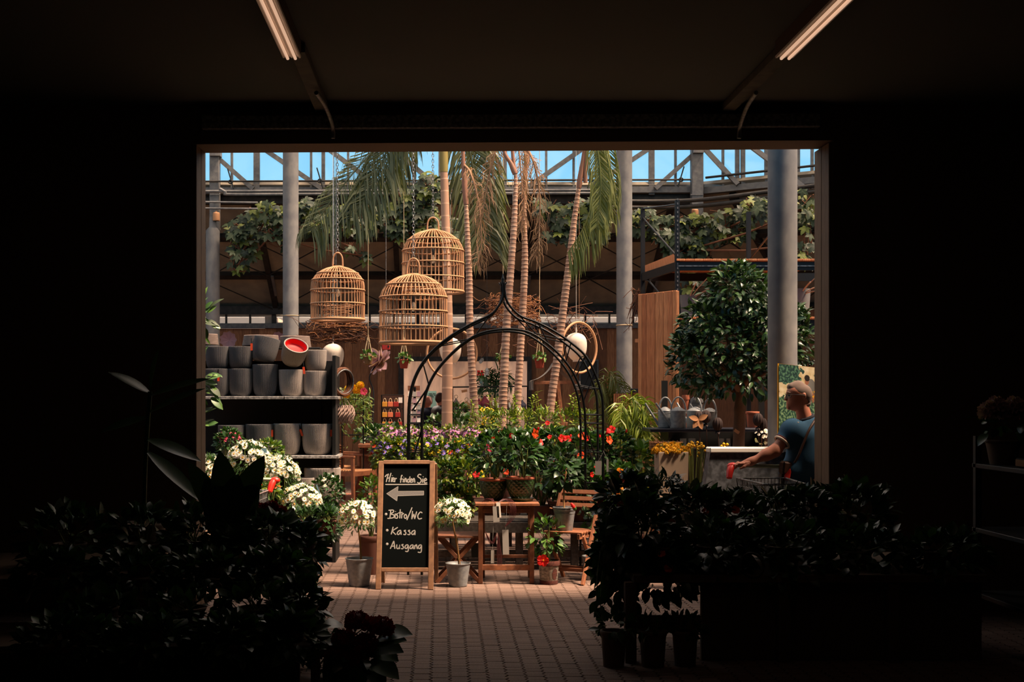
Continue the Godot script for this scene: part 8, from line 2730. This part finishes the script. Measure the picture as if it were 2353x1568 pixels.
	for q in [[1048, 955, 19.5, "green leafy plant at the foot of the thick pale palm"], [1003, 988, 18.0, "broad-leaved plant beside the thick pale palm"], [1060, 985, 17.6, "broad-leaved plant between the palm feet"], [1108, 968, 19.0, "yellow-flowered plant behind the reddish palm"], [905, 1012, 17.0, "dark leafy plant before the gift bag rack"]]:
		var c := P(q[0], q[1], q[2])
		var b := bush("floor_plant", q[3], "plant", "leafy plants round the palm feet", G(q[0], q[2]), c, Vector3(0.15, 0.16, 0.14), 90, leaf_unit("oval", 0.62, 0.25), 0.08, 0.14, [M.leaf_a, M.leaf_b, M.vine_a], 40, M.terracotta_dark, 0.14, maxf(0.3, c.y - 0.35))
		if q[0] == 1108:
			bloom(b, flower_unit("yellow", "petal_yellow", "twig_dark", "star"), blooms(c, Vector3(0.2, 0.2, 0.18), 30, 0.03, 0.045))
	# wooden swing frame with a tasselled grey canopy
	d = 18.8
	t = thing("swing_frame", "reddish wooden A-frame with a tasselled grey canopy beside the leaning palm", "frame", G(1276, d))
	for q in [[1278, 845, 1300, 985], [1278, 845, 1258, 985]]:
		for z in [0.0, -0.5]:
			var b := MB.new()
			b.bar(P(q[0], q[1], d) + Vector3(0, 0, z), Vector3(P(q[2], q[3], d).x + (q[2] - q[0]) * 0.004, 0.0, -d + z), 0.05, 0.05, Vector3.BACK, 0.004)
			part(t, "leg", b, M.teak)
	for q in [[1228, 880, 1328, 879], [1255, 975, 1305, 975]]:
		var b := MB.new()
		b.bar(P(q[0], q[1], d), P(q[2], q[3], d), 0.045, 0.045, Vector3.BACK, 0.004)
		part(t, "cross_beam", b, M.teak)
	for s: float in [-1.0, 1.0]:
		var rows := []
		for j in 9:
			var u := j / 8.0
			var row := PackedVector3Array()
			for i in 6:
				var p := P(1276 + s * (2 + u * 52), 834 + 42 * pow(u, 0.75) + sin(u * PI) * 6.0, d)
				row.append(p + Vector3(0, 0, -0.5 + i * 0.11) + Vector3(0, 0.008 * (i % 2), 0))
			rows.append(row)
		var b := MB.new()
		b.grid(rows)
		part(t, "canopy", b, M.canopy)
		var f := MB.new()
		for k in 22:
			var o := P(1276 + s * 54, 876, d) + Vector3(rr(-0.02, 0.02), 0, -0.5 + k * 0.028)
			f.rod(o, o + Vector3(rr(-0.01, 0.01), -0.13, 0), 0.005, 3)
		part(t, "tassels", f, M.canopy)
	# framed dark window with a grey frame beside the far hoop
	var wn := thing("dark_noticeboard", "dark glazed noticeboard on the board wall beside the far hoop", "noticeboard", P(1355, 860, 25.1))
	part(wn, "frame", slab(P(1330, 895, 25.2), P(1376, 826, 25.14), 0.01), M.steel)
	part(wn, "pane", slab(P(1334, 892, 25.15), P(1372, 830, 25.12)), M.black)

# ---------- dark plants on the benches inside the hall ----------
func foreground() -> void:
	var hibl := leaf_unit("oval", 0.62, 0.25)
	var lance := leaf_unit("lance", 0.22, 0.3)
	var broad := leaf_unit("broad", 0.70, 0.35, 6, 0.2)
	var dk := [M.ficus_a, M.ficus_b, M.leaf_b]
	# bench beside the man: crate with boards, pots on the paving, trailing plants
	var t := thing("plant_bench", "dark timber plant bench inside the hall by the man's side of the doorway", "bench", G(1640, 8.6))
	part(t, "bench_top", slab(Vector3(G(1440, 8.4).x, 0.50, -9.3), Vector3(3.4, 0.55, -8.1), 0.005), M.hall_timber)
	part(t, "front_board", slab(Vector3(G(1464, 8.1).x, 0.21, -8.12), Vector3(G(1610, 8.1).x, 0.30, -8.09), 0.004), M.jamb)
	var sb := MB.new()
	sb.bar(P(1414, 1400, 8.9), P(1443, 1420, 8.12), 0.02, 0.11, Vector3.UP)
	part(t, "side_board", sb, M.jamb)
	part(t, "front_panel", slab(Vector3(G(1612, 8.2).x, 0.0, -8.25), Vector3(3.4, 0.5, -8.2), 0.004), M.hall_timber)
	for q in [[1448, 8.15], [1800, 8.15], [1448, 9.2], [2050, 8.15]]:
		var b := MB.new()
		b.bar(G(q[0], q[1]), G(q[0], q[1], 0.5), 0.07, 0.07, Vector3.BACK)
		part(t, "leg", b, M.hall_timber)
	var labels := ["trailing dark plant at the open corner of the hall bench, with orange blooms", "dark leafy plant behind the crate board on the hall bench", "tall dark plant with narrow leaves before the beige planter", "dark plant with small orange flowers before the shopping cart", "bushy dark plant under the man's hand", "dark plant with arching stems before the man", "dark plant beside the timber door lining", "dark plant beyond the door lining on the hall bench", "dark drooping plant over the crate's side board", "lower dark plant with pale stalks on the hall bench", "lowest dark foliage spilling over the crate board", "dark foliage at the far end of the hall bench"]
	var spots := [[1440, 1160, 60, 62, 8.7], [1475, 1230, 70, 80, 8.4], [1520, 1150, 60, 55, 8.9], [1600, 1190, 70, 58, 8.8], [1690, 1205, 70, 62, 8.8], [1770, 1196, 66, 58, 8.9], [1850, 1192, 66, 62, 8.9], [1960, 1190, 80, 70, 8.8], [1412, 1290, 40, 85, 8.5], [1640, 1270, 95, 70, 8.3], [1520, 1320, 80, 60, 8.3], [1800, 1290, 110, 80, 8.3]]
	for k in spots.size():
		var q: Array = spots[k]
		var c := P(q[0], q[1], q[4])
		var r: Vector3 = Vector3(q[2], q[3], minf(q[2], 70)) * q[4] / F
		var n := bush("dark_plant", labels[k], "plant", "dark plants on the hall bench by the man", Vector3(c.x, 0.55, c.z), c, r, 250, lance if k in [2, 5] else hibl, 0.07, 0.13, dk, 90, M.hall_timber, 0.11, 0.16)
		if k in [0, 3, 4, 6, 10]:
			bloom(n, flower_unit("hib_orange", "petal_orange", "daisy_eye", "hibiscus"), blooms(c, r, 7, 0.026, 0.036, 0.7, -0.2))
		# arching sprays along the top edge
		var sp := MB.new()
		for j in 5:
			var o := c + Vector3(rr(-0.8, 0.8) * r.x, r.y * 0.7, rr(-0.3, 0.5) * r.x)
			var e := o + Vector3(rr(-0.16, 0.16), rr(-0.01, 0.06), rr(-0.05, 0.1))
			sp.tube(curve([o, (o + e) * 0.5 + Vector3(0, 0.05, 0), e], 6), 0.003, 3)
			for i in 5:
				sp.leaf(o.lerp(e, (i + 1) / 5.0) + Vector3(0, 0.02, 0), Vector3(rr(-1, 1), rr(-0.6, 0.4), rr(-0.3, 0.6)), Vector3.UP, rr(0.06, 0.10), 0.03, 0.4, 3)
		part(n, "sprays", sp, M.ficus_b)
	# trailing leaves down the bench corner
	var tr := thing("trailing_ivy", "ivy hanging in strands down the bench corner to the paving", "ivy", P(1400, 1300, 8.35))
	var ts := []
	var st := MB.new()
	for k in 9:
		var x := 1378.0 + k * 9.0
		var a := P(x + 20, 1180 + k * 8, 8.4)
		var e := P(x - 8, rr(1330, 1500), 8.3)
		st.tube(curve([a, a.lerp(e, 0.5) + Vector3(-0.03, 0, 0.03), e], 10), 0.003, 3)
		for j in 15:
			var p := a.lerp(e, j / 15.0) + rdir() * 0.03
			ts.append(placed(p, Vector3(rr(-0.7, 0.5), rr(-1.2, -0.2), rr(0, 0.5)), Vector3(rr(-0.5, 0.5), 0.5, 1), rr(0.07, 0.11)))
	part(tr, "stems", st, M.ficus_b)
	tuft(tr, [hibl], dk, ts, 135)
	for q in [[1410, 1532, 1440, 28, "dark nursery pot on the paving at the bench corner"], [1500, 1532, 1440, 30, "dark nursery pot on the paving under the crate board"], [1574, 1530, 1440, 28, "dark nursery pot on the paving beside the one under the crate board"]]:
		var d: float = F * EYE / (q[1] - VY)
		var n := thing("nursery_pot", q[4], "pot", G(q[0], d), "nursery pots on the paving")
		pot(n, G(q[0], d), q[3] * 0.85 * d / F, q[3] * 1.05 * d / F, (q[1] - q[2]) * d / F * 0.9, M.hall_timber)
		tuft(n, [hibl], dk, shell(G(q[0], d, 0.24), Vector3(0.12, 0.05, 0.12), 40, 0.05, 0.09), 20)
	# wicker basket shapes in the dark beside the man's bench
	var wk := MB.new()
	wk.ring(P(1728, 1300, 8.0), Vector3(0.2, 0.3, 1).normalized(), 0.075, 0.008, 28, 5)
	wk.rod(P(1728, 1330, 8.0), G(1728, 8.05, 0.55), 0.006, 4)
	single("wire_hoop", wk, M.steel_dark, "thin wire hoop in the dark plants by the man", "hoop")
	# bench on the daisies' side of the hall
	t = thing("plant_bench", "dark timber plant bench inside the hall by the daisies' side of the doorway", "bench", G(420, 8.6))
	part(t, "bench_top", slab(Vector3(-4.6, 0.46, -9.6), Vector3(G(700, 8.6).x, 0.51, -8.2), 0.005), M.hall_timber)
	part(t, "low_shelf", slab(Vector3(-4.6, 0.20, -8.2), Vector3(G(735, 8.0).x, 0.24, -7.4), 0.005), M.hall_timber)
	part(t, "front_panel", slab(Vector3(-4.6, 0.0, -7.6), Vector3(G(690, 7.6).x, 0.2, -7.56), 0.004), M.hall_timber)
	for q in [[690, 8.3], [690, 9.5], [300, 8.3]]:
		var b := MB.new()
		b.bar(G(q[0], q[1]), G(q[0], q[1], 0.47), 0.07, 0.07, Vector3.BACK)
		part(t, "leg", b, M.hall_timber)
	for q in [[725, 8.0], [725, 7.5], [250, 7.5]]:
		var b := MB.new()
		b.bar(G(q[0], q[1]), G(q[0], q[1], 0.21), 0.05, 0.05, Vector3.BACK)
		part(t, "leg", b, M.hall_timber)
	var post := MB.new()
	post.bar(G(718, 9.4), P(718, 1270, 9.4), 0.035, 0.035, Vector3.BACK)
	single("label_post", post, M.hall_timber, "thin dark post standing at the end of the hall bench by the daisies", "post")
	var dl := ["dark leafy plant under the dark red celosia", "dark plant at the bench end by the daisies", "dark plant with a printed stick label", "dark plant in the corner by the door lining", "dark plant on the bench against the panelled wall", "dark plant deep in the hall corner", "low dark plant on the lower shelf end", "low dark plant beside the striped label", "low dark plant in the middle of the lower shelf", "low dark plant at the far end of the lower shelf"]
	var ds := [[620, 1240, 70, 50, 8.8], [690, 1270, 46, 60, 8.9], [540, 1290, 80, 60, 8.7], [450, 1230, 70, 60, 9.0], [330, 1250, 90, 80, 8.8], [160, 1260, 110, 90, 8.8], [690, 1400, 50, 55, 7.9], [590, 1420, 90, 70, 7.8], [430, 1440, 100, 70, 7.8], [230, 1450, 120, 80, 7.8]]
	for k in ds.size():
		var q: Array = ds[k]
		var c := P(q[0], q[1], q[4])
		var r: Vector3 = Vector3(q[2], q[3], minf(q[2], 70)) * q[4] / F
		bush("dark_plant", dl[k], "plant", "dark plants on the hall bench by the daisies", Vector3(c.x, 0.51 if q[4] > 8.2 else 0.24, c.z), c, r, 230, hibl, 0.07, 0.12, dk, 60, M.hall_timber, 0.11, 0.16)
	# more plants spilling over the bench edges
	var el := ["plant spilling over the upper bench edge by the panelled wall", "plant spilling over the upper bench edge, second from the panelled wall", "plant spilling over the upper bench edge, third from the panelled wall", "plant spilling over the upper bench edge next to the paving", "plant spilling over the low shelf by the panelled wall", "plant spilling over the low shelf, second from the panelled wall", "plant spilling over the low shelf, third from the panelled wall", "plant spilling over the low shelf next to the hydrangea", "plant spilling over the man's-side bench beyond the door lining", "plant spilling over the man's-side bench end by the seedling rack"]
	var es := [[130, 1320, 90, 42, 8.22], [310, 1324, 90, 42, 8.22], [480, 1322, 88, 42, 8.22], [630, 1318, 70, 42, 8.22], [160, 1478, 110, 46, 7.42], [350, 1480, 100, 46, 7.42], [530, 1476, 90, 46, 7.42], [665, 1470, 62, 44, 7.45], [1985, 1275, 110, 50, 8.25], [2170, 1280, 100, 50, 8.25]]
	for k in es.size():
		var q: Array = es[k]
		var c := P(q[0], q[1], q[4])
		var r: Vector3 = Vector3(q[2], q[3], minf(q[2], 60)) * q[4] / F
		var y := 0.55 if k > 7 else (0.51 if q[4] > 8.0 else 0.24)
		bush("spilling_plant", el[k], "plant", "plants spilling over the hall benches", Vector3(c.x, y, c.z - 0.12), c, r, 260, hibl, 0.07, 0.12, dk, 40, M.hall_timber, 0.09, 0.12)
	# broad-leaved plant, a dark silhouette against the daisies
	var bp := thing("broad_leaf_plant", "broad-leaved dark plant silhouetted against the white daisies", "plant", Vector3(G(530, 8.9).x, 0.51, -8.9))
	pot(bp, Vector3(G(530, 8.9).x, 0.51, -8.9), 0.10, 0.14, 0.2, M.hall_timber)
	var bs := MB.new()
	bs.tube(curve([Vector3(G(530, 8.9).x, 0.6, -8.9), P(530, 1210, 8.9), P(528, 1130, 8.9)], 8), 0.012, 5)
	part(bp, "stem", bs, M.ficus_b)
	for q in [[525, 1180, 505, 1035, 0.30], [535, 1190, 605, 1045, 0.30], [540, 1200, 590, 1110, 0.34], [520, 1200, 470, 1100, 0.34], [530, 1215, 575, 1170, 0.30], [525, 1215, 470, 1180, 0.30], [528, 1170, 545, 1090, 0.26], [520, 1200, 430, 1060, 0.26], [535, 1210, 560, 1130, 0.3]]:
		var a := P(q[0], q[1], 8.9)
		var e := P(q[2], q[3], 8.85)
		var b := MB.new()
		b.leaf(a, e - a, Vector3(rr(-0.3, 0.3), 0.3, 1), a.distance_to(e), q[4] * 0.62, 0.08, 7, 0.15)
		part(bp, "leaf", b, M.ficus_b)
	# long pointed leaves crossing the door lining
	var lp := thing("long_leaf_plant", "dark plant whose long pointed leaf crosses the timber door lining", "plant", Vector3(G(330, 9.3).x, 0.51, -9.3))
	pot(lp, Vector3(G(330, 9.3).x, 0.51, -9.3), 0.12, 0.16, 0.25, M.hall_timber)
	var ls := MB.new()
	ls.tube(curve([Vector3(G(330, 9.3).x, 0.7, -9.3), P(335, 1050, 9.3), P(345, 900, 9.3)], 8), 0.016, 6)
	part(lp, "stem", ls, M.ficus_b)
	for q in [[345, 910, 482, 862], [340, 950, 468, 885], [340, 1010, 465, 1055], [345, 905, 250, 850], [340, 960, 225, 990], [340, 1040, 470, 1150], [345, 900, 360, 800]]:
		var a := P(q[0], q[1], 9.3)
		var e := P(q[2], q[3], 9.2)
		var b := MB.new()
		b.leaf(a, e - a, Vector3(rr(-0.2, 0.2), 1, 0.5), a.distance_to(e), 0.13, 0.06, 7, 0.2)
		part(lp, "leaf", b, M.ficus_b)
	# dark red celosia heads and hydrangeas
	var cm := flower_unit("puff_crimson", "petal_crimson", "petal_crimson", "puff")
	var ce := thing("celosia", "dark red celosia with ruffled heads at the hall bench's edge", "celosia", Vector3(G(630, 9.5).x, 0.51, -9.45))
	pot(ce, ce.position, 0.10, 0.13, 0.18, M.hall_timber)
	var hs := []
	for q in [[600, 1170, 17], [622, 1165, 17], [640, 1180, 20], [618, 1190, 18], [655, 1195, 16], [598, 1195, 14], [640, 1205, 16]]:
		hs.append(Transform3D(Basis(Vector3.UP, rr(0, 6)).scaled(Vector3(1, 0.85, 1) * q[2] * 9.5 / F), P(q[0], q[1], 9.5) + Vector3(0, 0, rr(-0.06, 0.06))))
	stems(ce, ce.position + Vector3(0, 0.14, 0), P(625, 1190, 9.5), Vector3(0.12, 0.06, 0.08), 7, 0.006, M.stem)
	bloom(ce, cm, hs)
	tuft(ce, [hibl], dk, shell(P(625, 1215, 9.5), Vector3(0.18, 0.08, 0.15), 70, 0.06, 0.1), 20)
	var hy := thing("hydrangea", "dark hydrangea with round ruffled heads standing out over the paving", "hydrangea", Vector3(G(800, 7.7).x, 0.0, -7.75))
	pot(hy, hy.position, 0.11, 0.14, 0.2, M.hall_timber)
	hs = []
	for q in [[822, 1426, 30], [876, 1440, 31], [848, 1440, 22], [790, 1468, 28], [840, 1478, 30], [768, 1495, 28], [720, 1500, 26], [800, 1520, 28]]:
		hs.append(Transform3D(Basis(Vector3.UP, rr(0, 6)).scaled(Vector3(1, 0.8, 1) * q[2] * 7.6 / F), P(q[0], q[1], 7.6) + Vector3(0, 0, rr(-0.08, 0.05))))
	stems(hy, hy.position + Vector3(0, 0.16, 0), P(820, 1460, 7.65), Vector3(0.14, 0.08, 0.08), 9, 0.006, M.stem)
	bloom(hy, cm, hs)
	var ht := []
	for q in [[870, 1470, 920, 1440], [850, 1490, 905, 1478], [860, 1500, 900, 1500], [850, 1520, 905, 1535], [840, 1530, 880, 1560], [800, 1500, 745, 1540], [810, 1480, 760, 1460], [790, 1440, 758, 1425], [830, 1520, 820, 1570], [860, 1480, 908, 1455]]:
		var a := P(q[0], q[1], 7.65); var e := P(q[2], q[3], 7.55)
		ht.append(placed(a, e - a, Vector3(rr(-0.2, 0.2), 1, 0.6), a.distance_to(e) * 1.25))
	for j in ht.size(): ht[j].origin -= hy.position
	spread(hy, "leaf", "foliage", [broad], dk, ht, 40)
	tuft(hy, [broad], dk, shell(P(800, 1520, 7.7), Vector3(0.2, 0.1, 0.15), 60, 0.08, 0.13), 30)
	# stick labels in the pots
	for q in [[668, 1170, 700, 1258, 8.9, 0.045, "long grey printed stick label leaning among the dark plants"], [552, 1274, 572, 1355, 8.3, 0.045, "brown printed stick label standing in a dark plant"], [660, 1455, 690, 1463, 7.6, 0.03, "small pale plant tag lying on the lower shelf plants"]]:
		var a := P(q[0], q[1], q[4]); var e := P(q[2], q[3], q[4])
		var b := MB.new()
		b.bar(a, e, q[5], 0.002, Vector3.BACK)
		single("stick_label", b, M.tag_paper if q[0] == 668 else M.rope_tan, q[6], "label")
	# trays and a pale bloom cluster on a rack in the dark by the right wall
	t = thing("seedling_rack", "rack with clear seedling trays in the dark beyond the door lining", "rack", Vector3(4.3, 0, -8.2))
	for k in 3:
		part(t, "shelf", slab(Vector3(3.5, 0.35 + k * 0.42, -8.6), Vector3(5.2, 0.38 + k * 0.42, -7.6), 0.004), M.black)
	for x in [3.5, 5.16]:
		for z in [-8.58, -7.64]:
			part(t, "post", slab(Vector3(x, 0, z), Vector3(x + 0.04, 1.4, z + 0.04)), M.black)
	for q in [[3.55, 1.22], [4.08, 1.22], [4.61, 1.22], [3.6, 0.80], [4.3, 0.80]]:
		var b := MB.new()
		b.box(at(Vector3(q[0] + 0.25, q[1] + 0.03, -7.9)), Vector3(0.5, 0.06, 0.34), 0.01)
		single("seed_tray", b, M.tray, {3.55: "glossy seedling tray on the top shelf, next to the door lining", 4.08: "glossy seedling tray in the middle of the top shelf", 4.61: "glossy seedling tray at the wall end of the top shelf", 3.6: "glossy seedling tray on the second shelf near the door lining", 4.3: "glossy seedling tray on the second shelf toward the wall"}[q[0]], "tray", "seedling trays on the rack")
	var hb := thing("pale_hydrangea", "pale pink hydrangea on the seedling rack in the dark", "hydrangea", Vector3(3.62, 1.22, -8.4))
	pot(hb, hb.position, 0.08, 0.11, 0.16, M.hall_timber)
	hs = []
	for k in 6:
		hs.append(Transform3D(Basis().scaled(Vector3.ONE * 0.06), hb.position + Vector3(-0.12 + k * 0.06, 0.34 + 0.04 * (k % 2), rr(-0.06, 0.06))))
	bloom(hb, flower_unit("puff_rose", "paper_pink", "paper_pink", "puff"), hs)
	tuft(hb, [broad], dk, shell(hb.position + Vector3(0, 0.25, 0), Vector3(0.17, 0.08, 0.12), 40, 0.07, 0.11), 20)

# ---------- greenhouse roof: bays of weathered, whitewashed glass on steel gutters ----------
func roof() -> void:
	var m := mat("roof_glass", Color(1.0, 0.93, 0.82, 0.48), 0.6)
	m.transparency = BaseMaterial3D.TRANSPARENCY_ALPHA
	m.backlight_enabled = true
	m.backlight = Color(1.0, 0.95, 0.86)
	var r := struct("ceiling_greenhouse", MB.new(), null, "whitewashed glass roof on steel gutters")
	var gt := MB.new()
	var w := 2.6
	var y0 := 6.7
	var y1 := 7.5
	for k in 9:
		gt.box(at(Vector3(-10.2 + k * w, y0 - 0.05, -16.3)), Vector3(0.14, 0.12, 11.9))
	r.mesh = gt.mesh()
	r.material_override = M.steel
	for k in 8:
		var xa := -10.2 + k * w
		var xm := xa + w * 0.5
		var rb := MB.new()
		rb.bar(Vector3(xm, y1, -10.4), Vector3(xm, y1, -22.2), 0.06, 0.06, Vector3.UP)
		part(r, "ridge_bar", rb, M.steel)
		for j in 8:
			var z0 := -10.4 - j * 1.475
			var g := MB.new()
			g.quad(Vector3(xa, y0, z0), Vector3(xa, y0, z0 - 1.44), Vector3(xm, y1, z0 - 1.44), Vector3(xm, y1, z0))
			g.quad(Vector3(xm, y1, z0), Vector3(xm, y1, z0 - 1.44), Vector3(xa + w, y0, z0 - 1.44), Vector3(xa + w, y0, z0))
			part(r, "roof_pane", g, m)
			var gb := MB.new()
			gb.bar(Vector3(xa, y0, z0), Vector3(xm, y1, z0), 0.035, 0.05, Vector3.BACK)
			gb.bar(Vector3(xm, y1, z0), Vector3(xa + w, y0, z0), 0.035, 0.05, Vector3.BACK)
			part(r, "glazing_bar", gb, M.steel)

func things() -> void:
	cages()
	arch()
	palms()
	vines()
	pot_shelf()
	dining_corner()
	hanging_left()
	plant_stand_left()
	chalkboard()
	flower_bed()
	bistro()
	left_flowers()
	cedar_screen()
	rack()
	ficus()
	can_shelf()
	plant_table_right()
	trough()
	trolley("red-handled shopping cart that the man is holding", 1683, 1815, 1070, 10.70, 1.0)
	trolley("red-handled shopping cart among the daisies, behind the broad dark leaves", 545, 632, 1100, 11.35, 1.0, true)
	poster()
	man()
	shop()
	foreground()
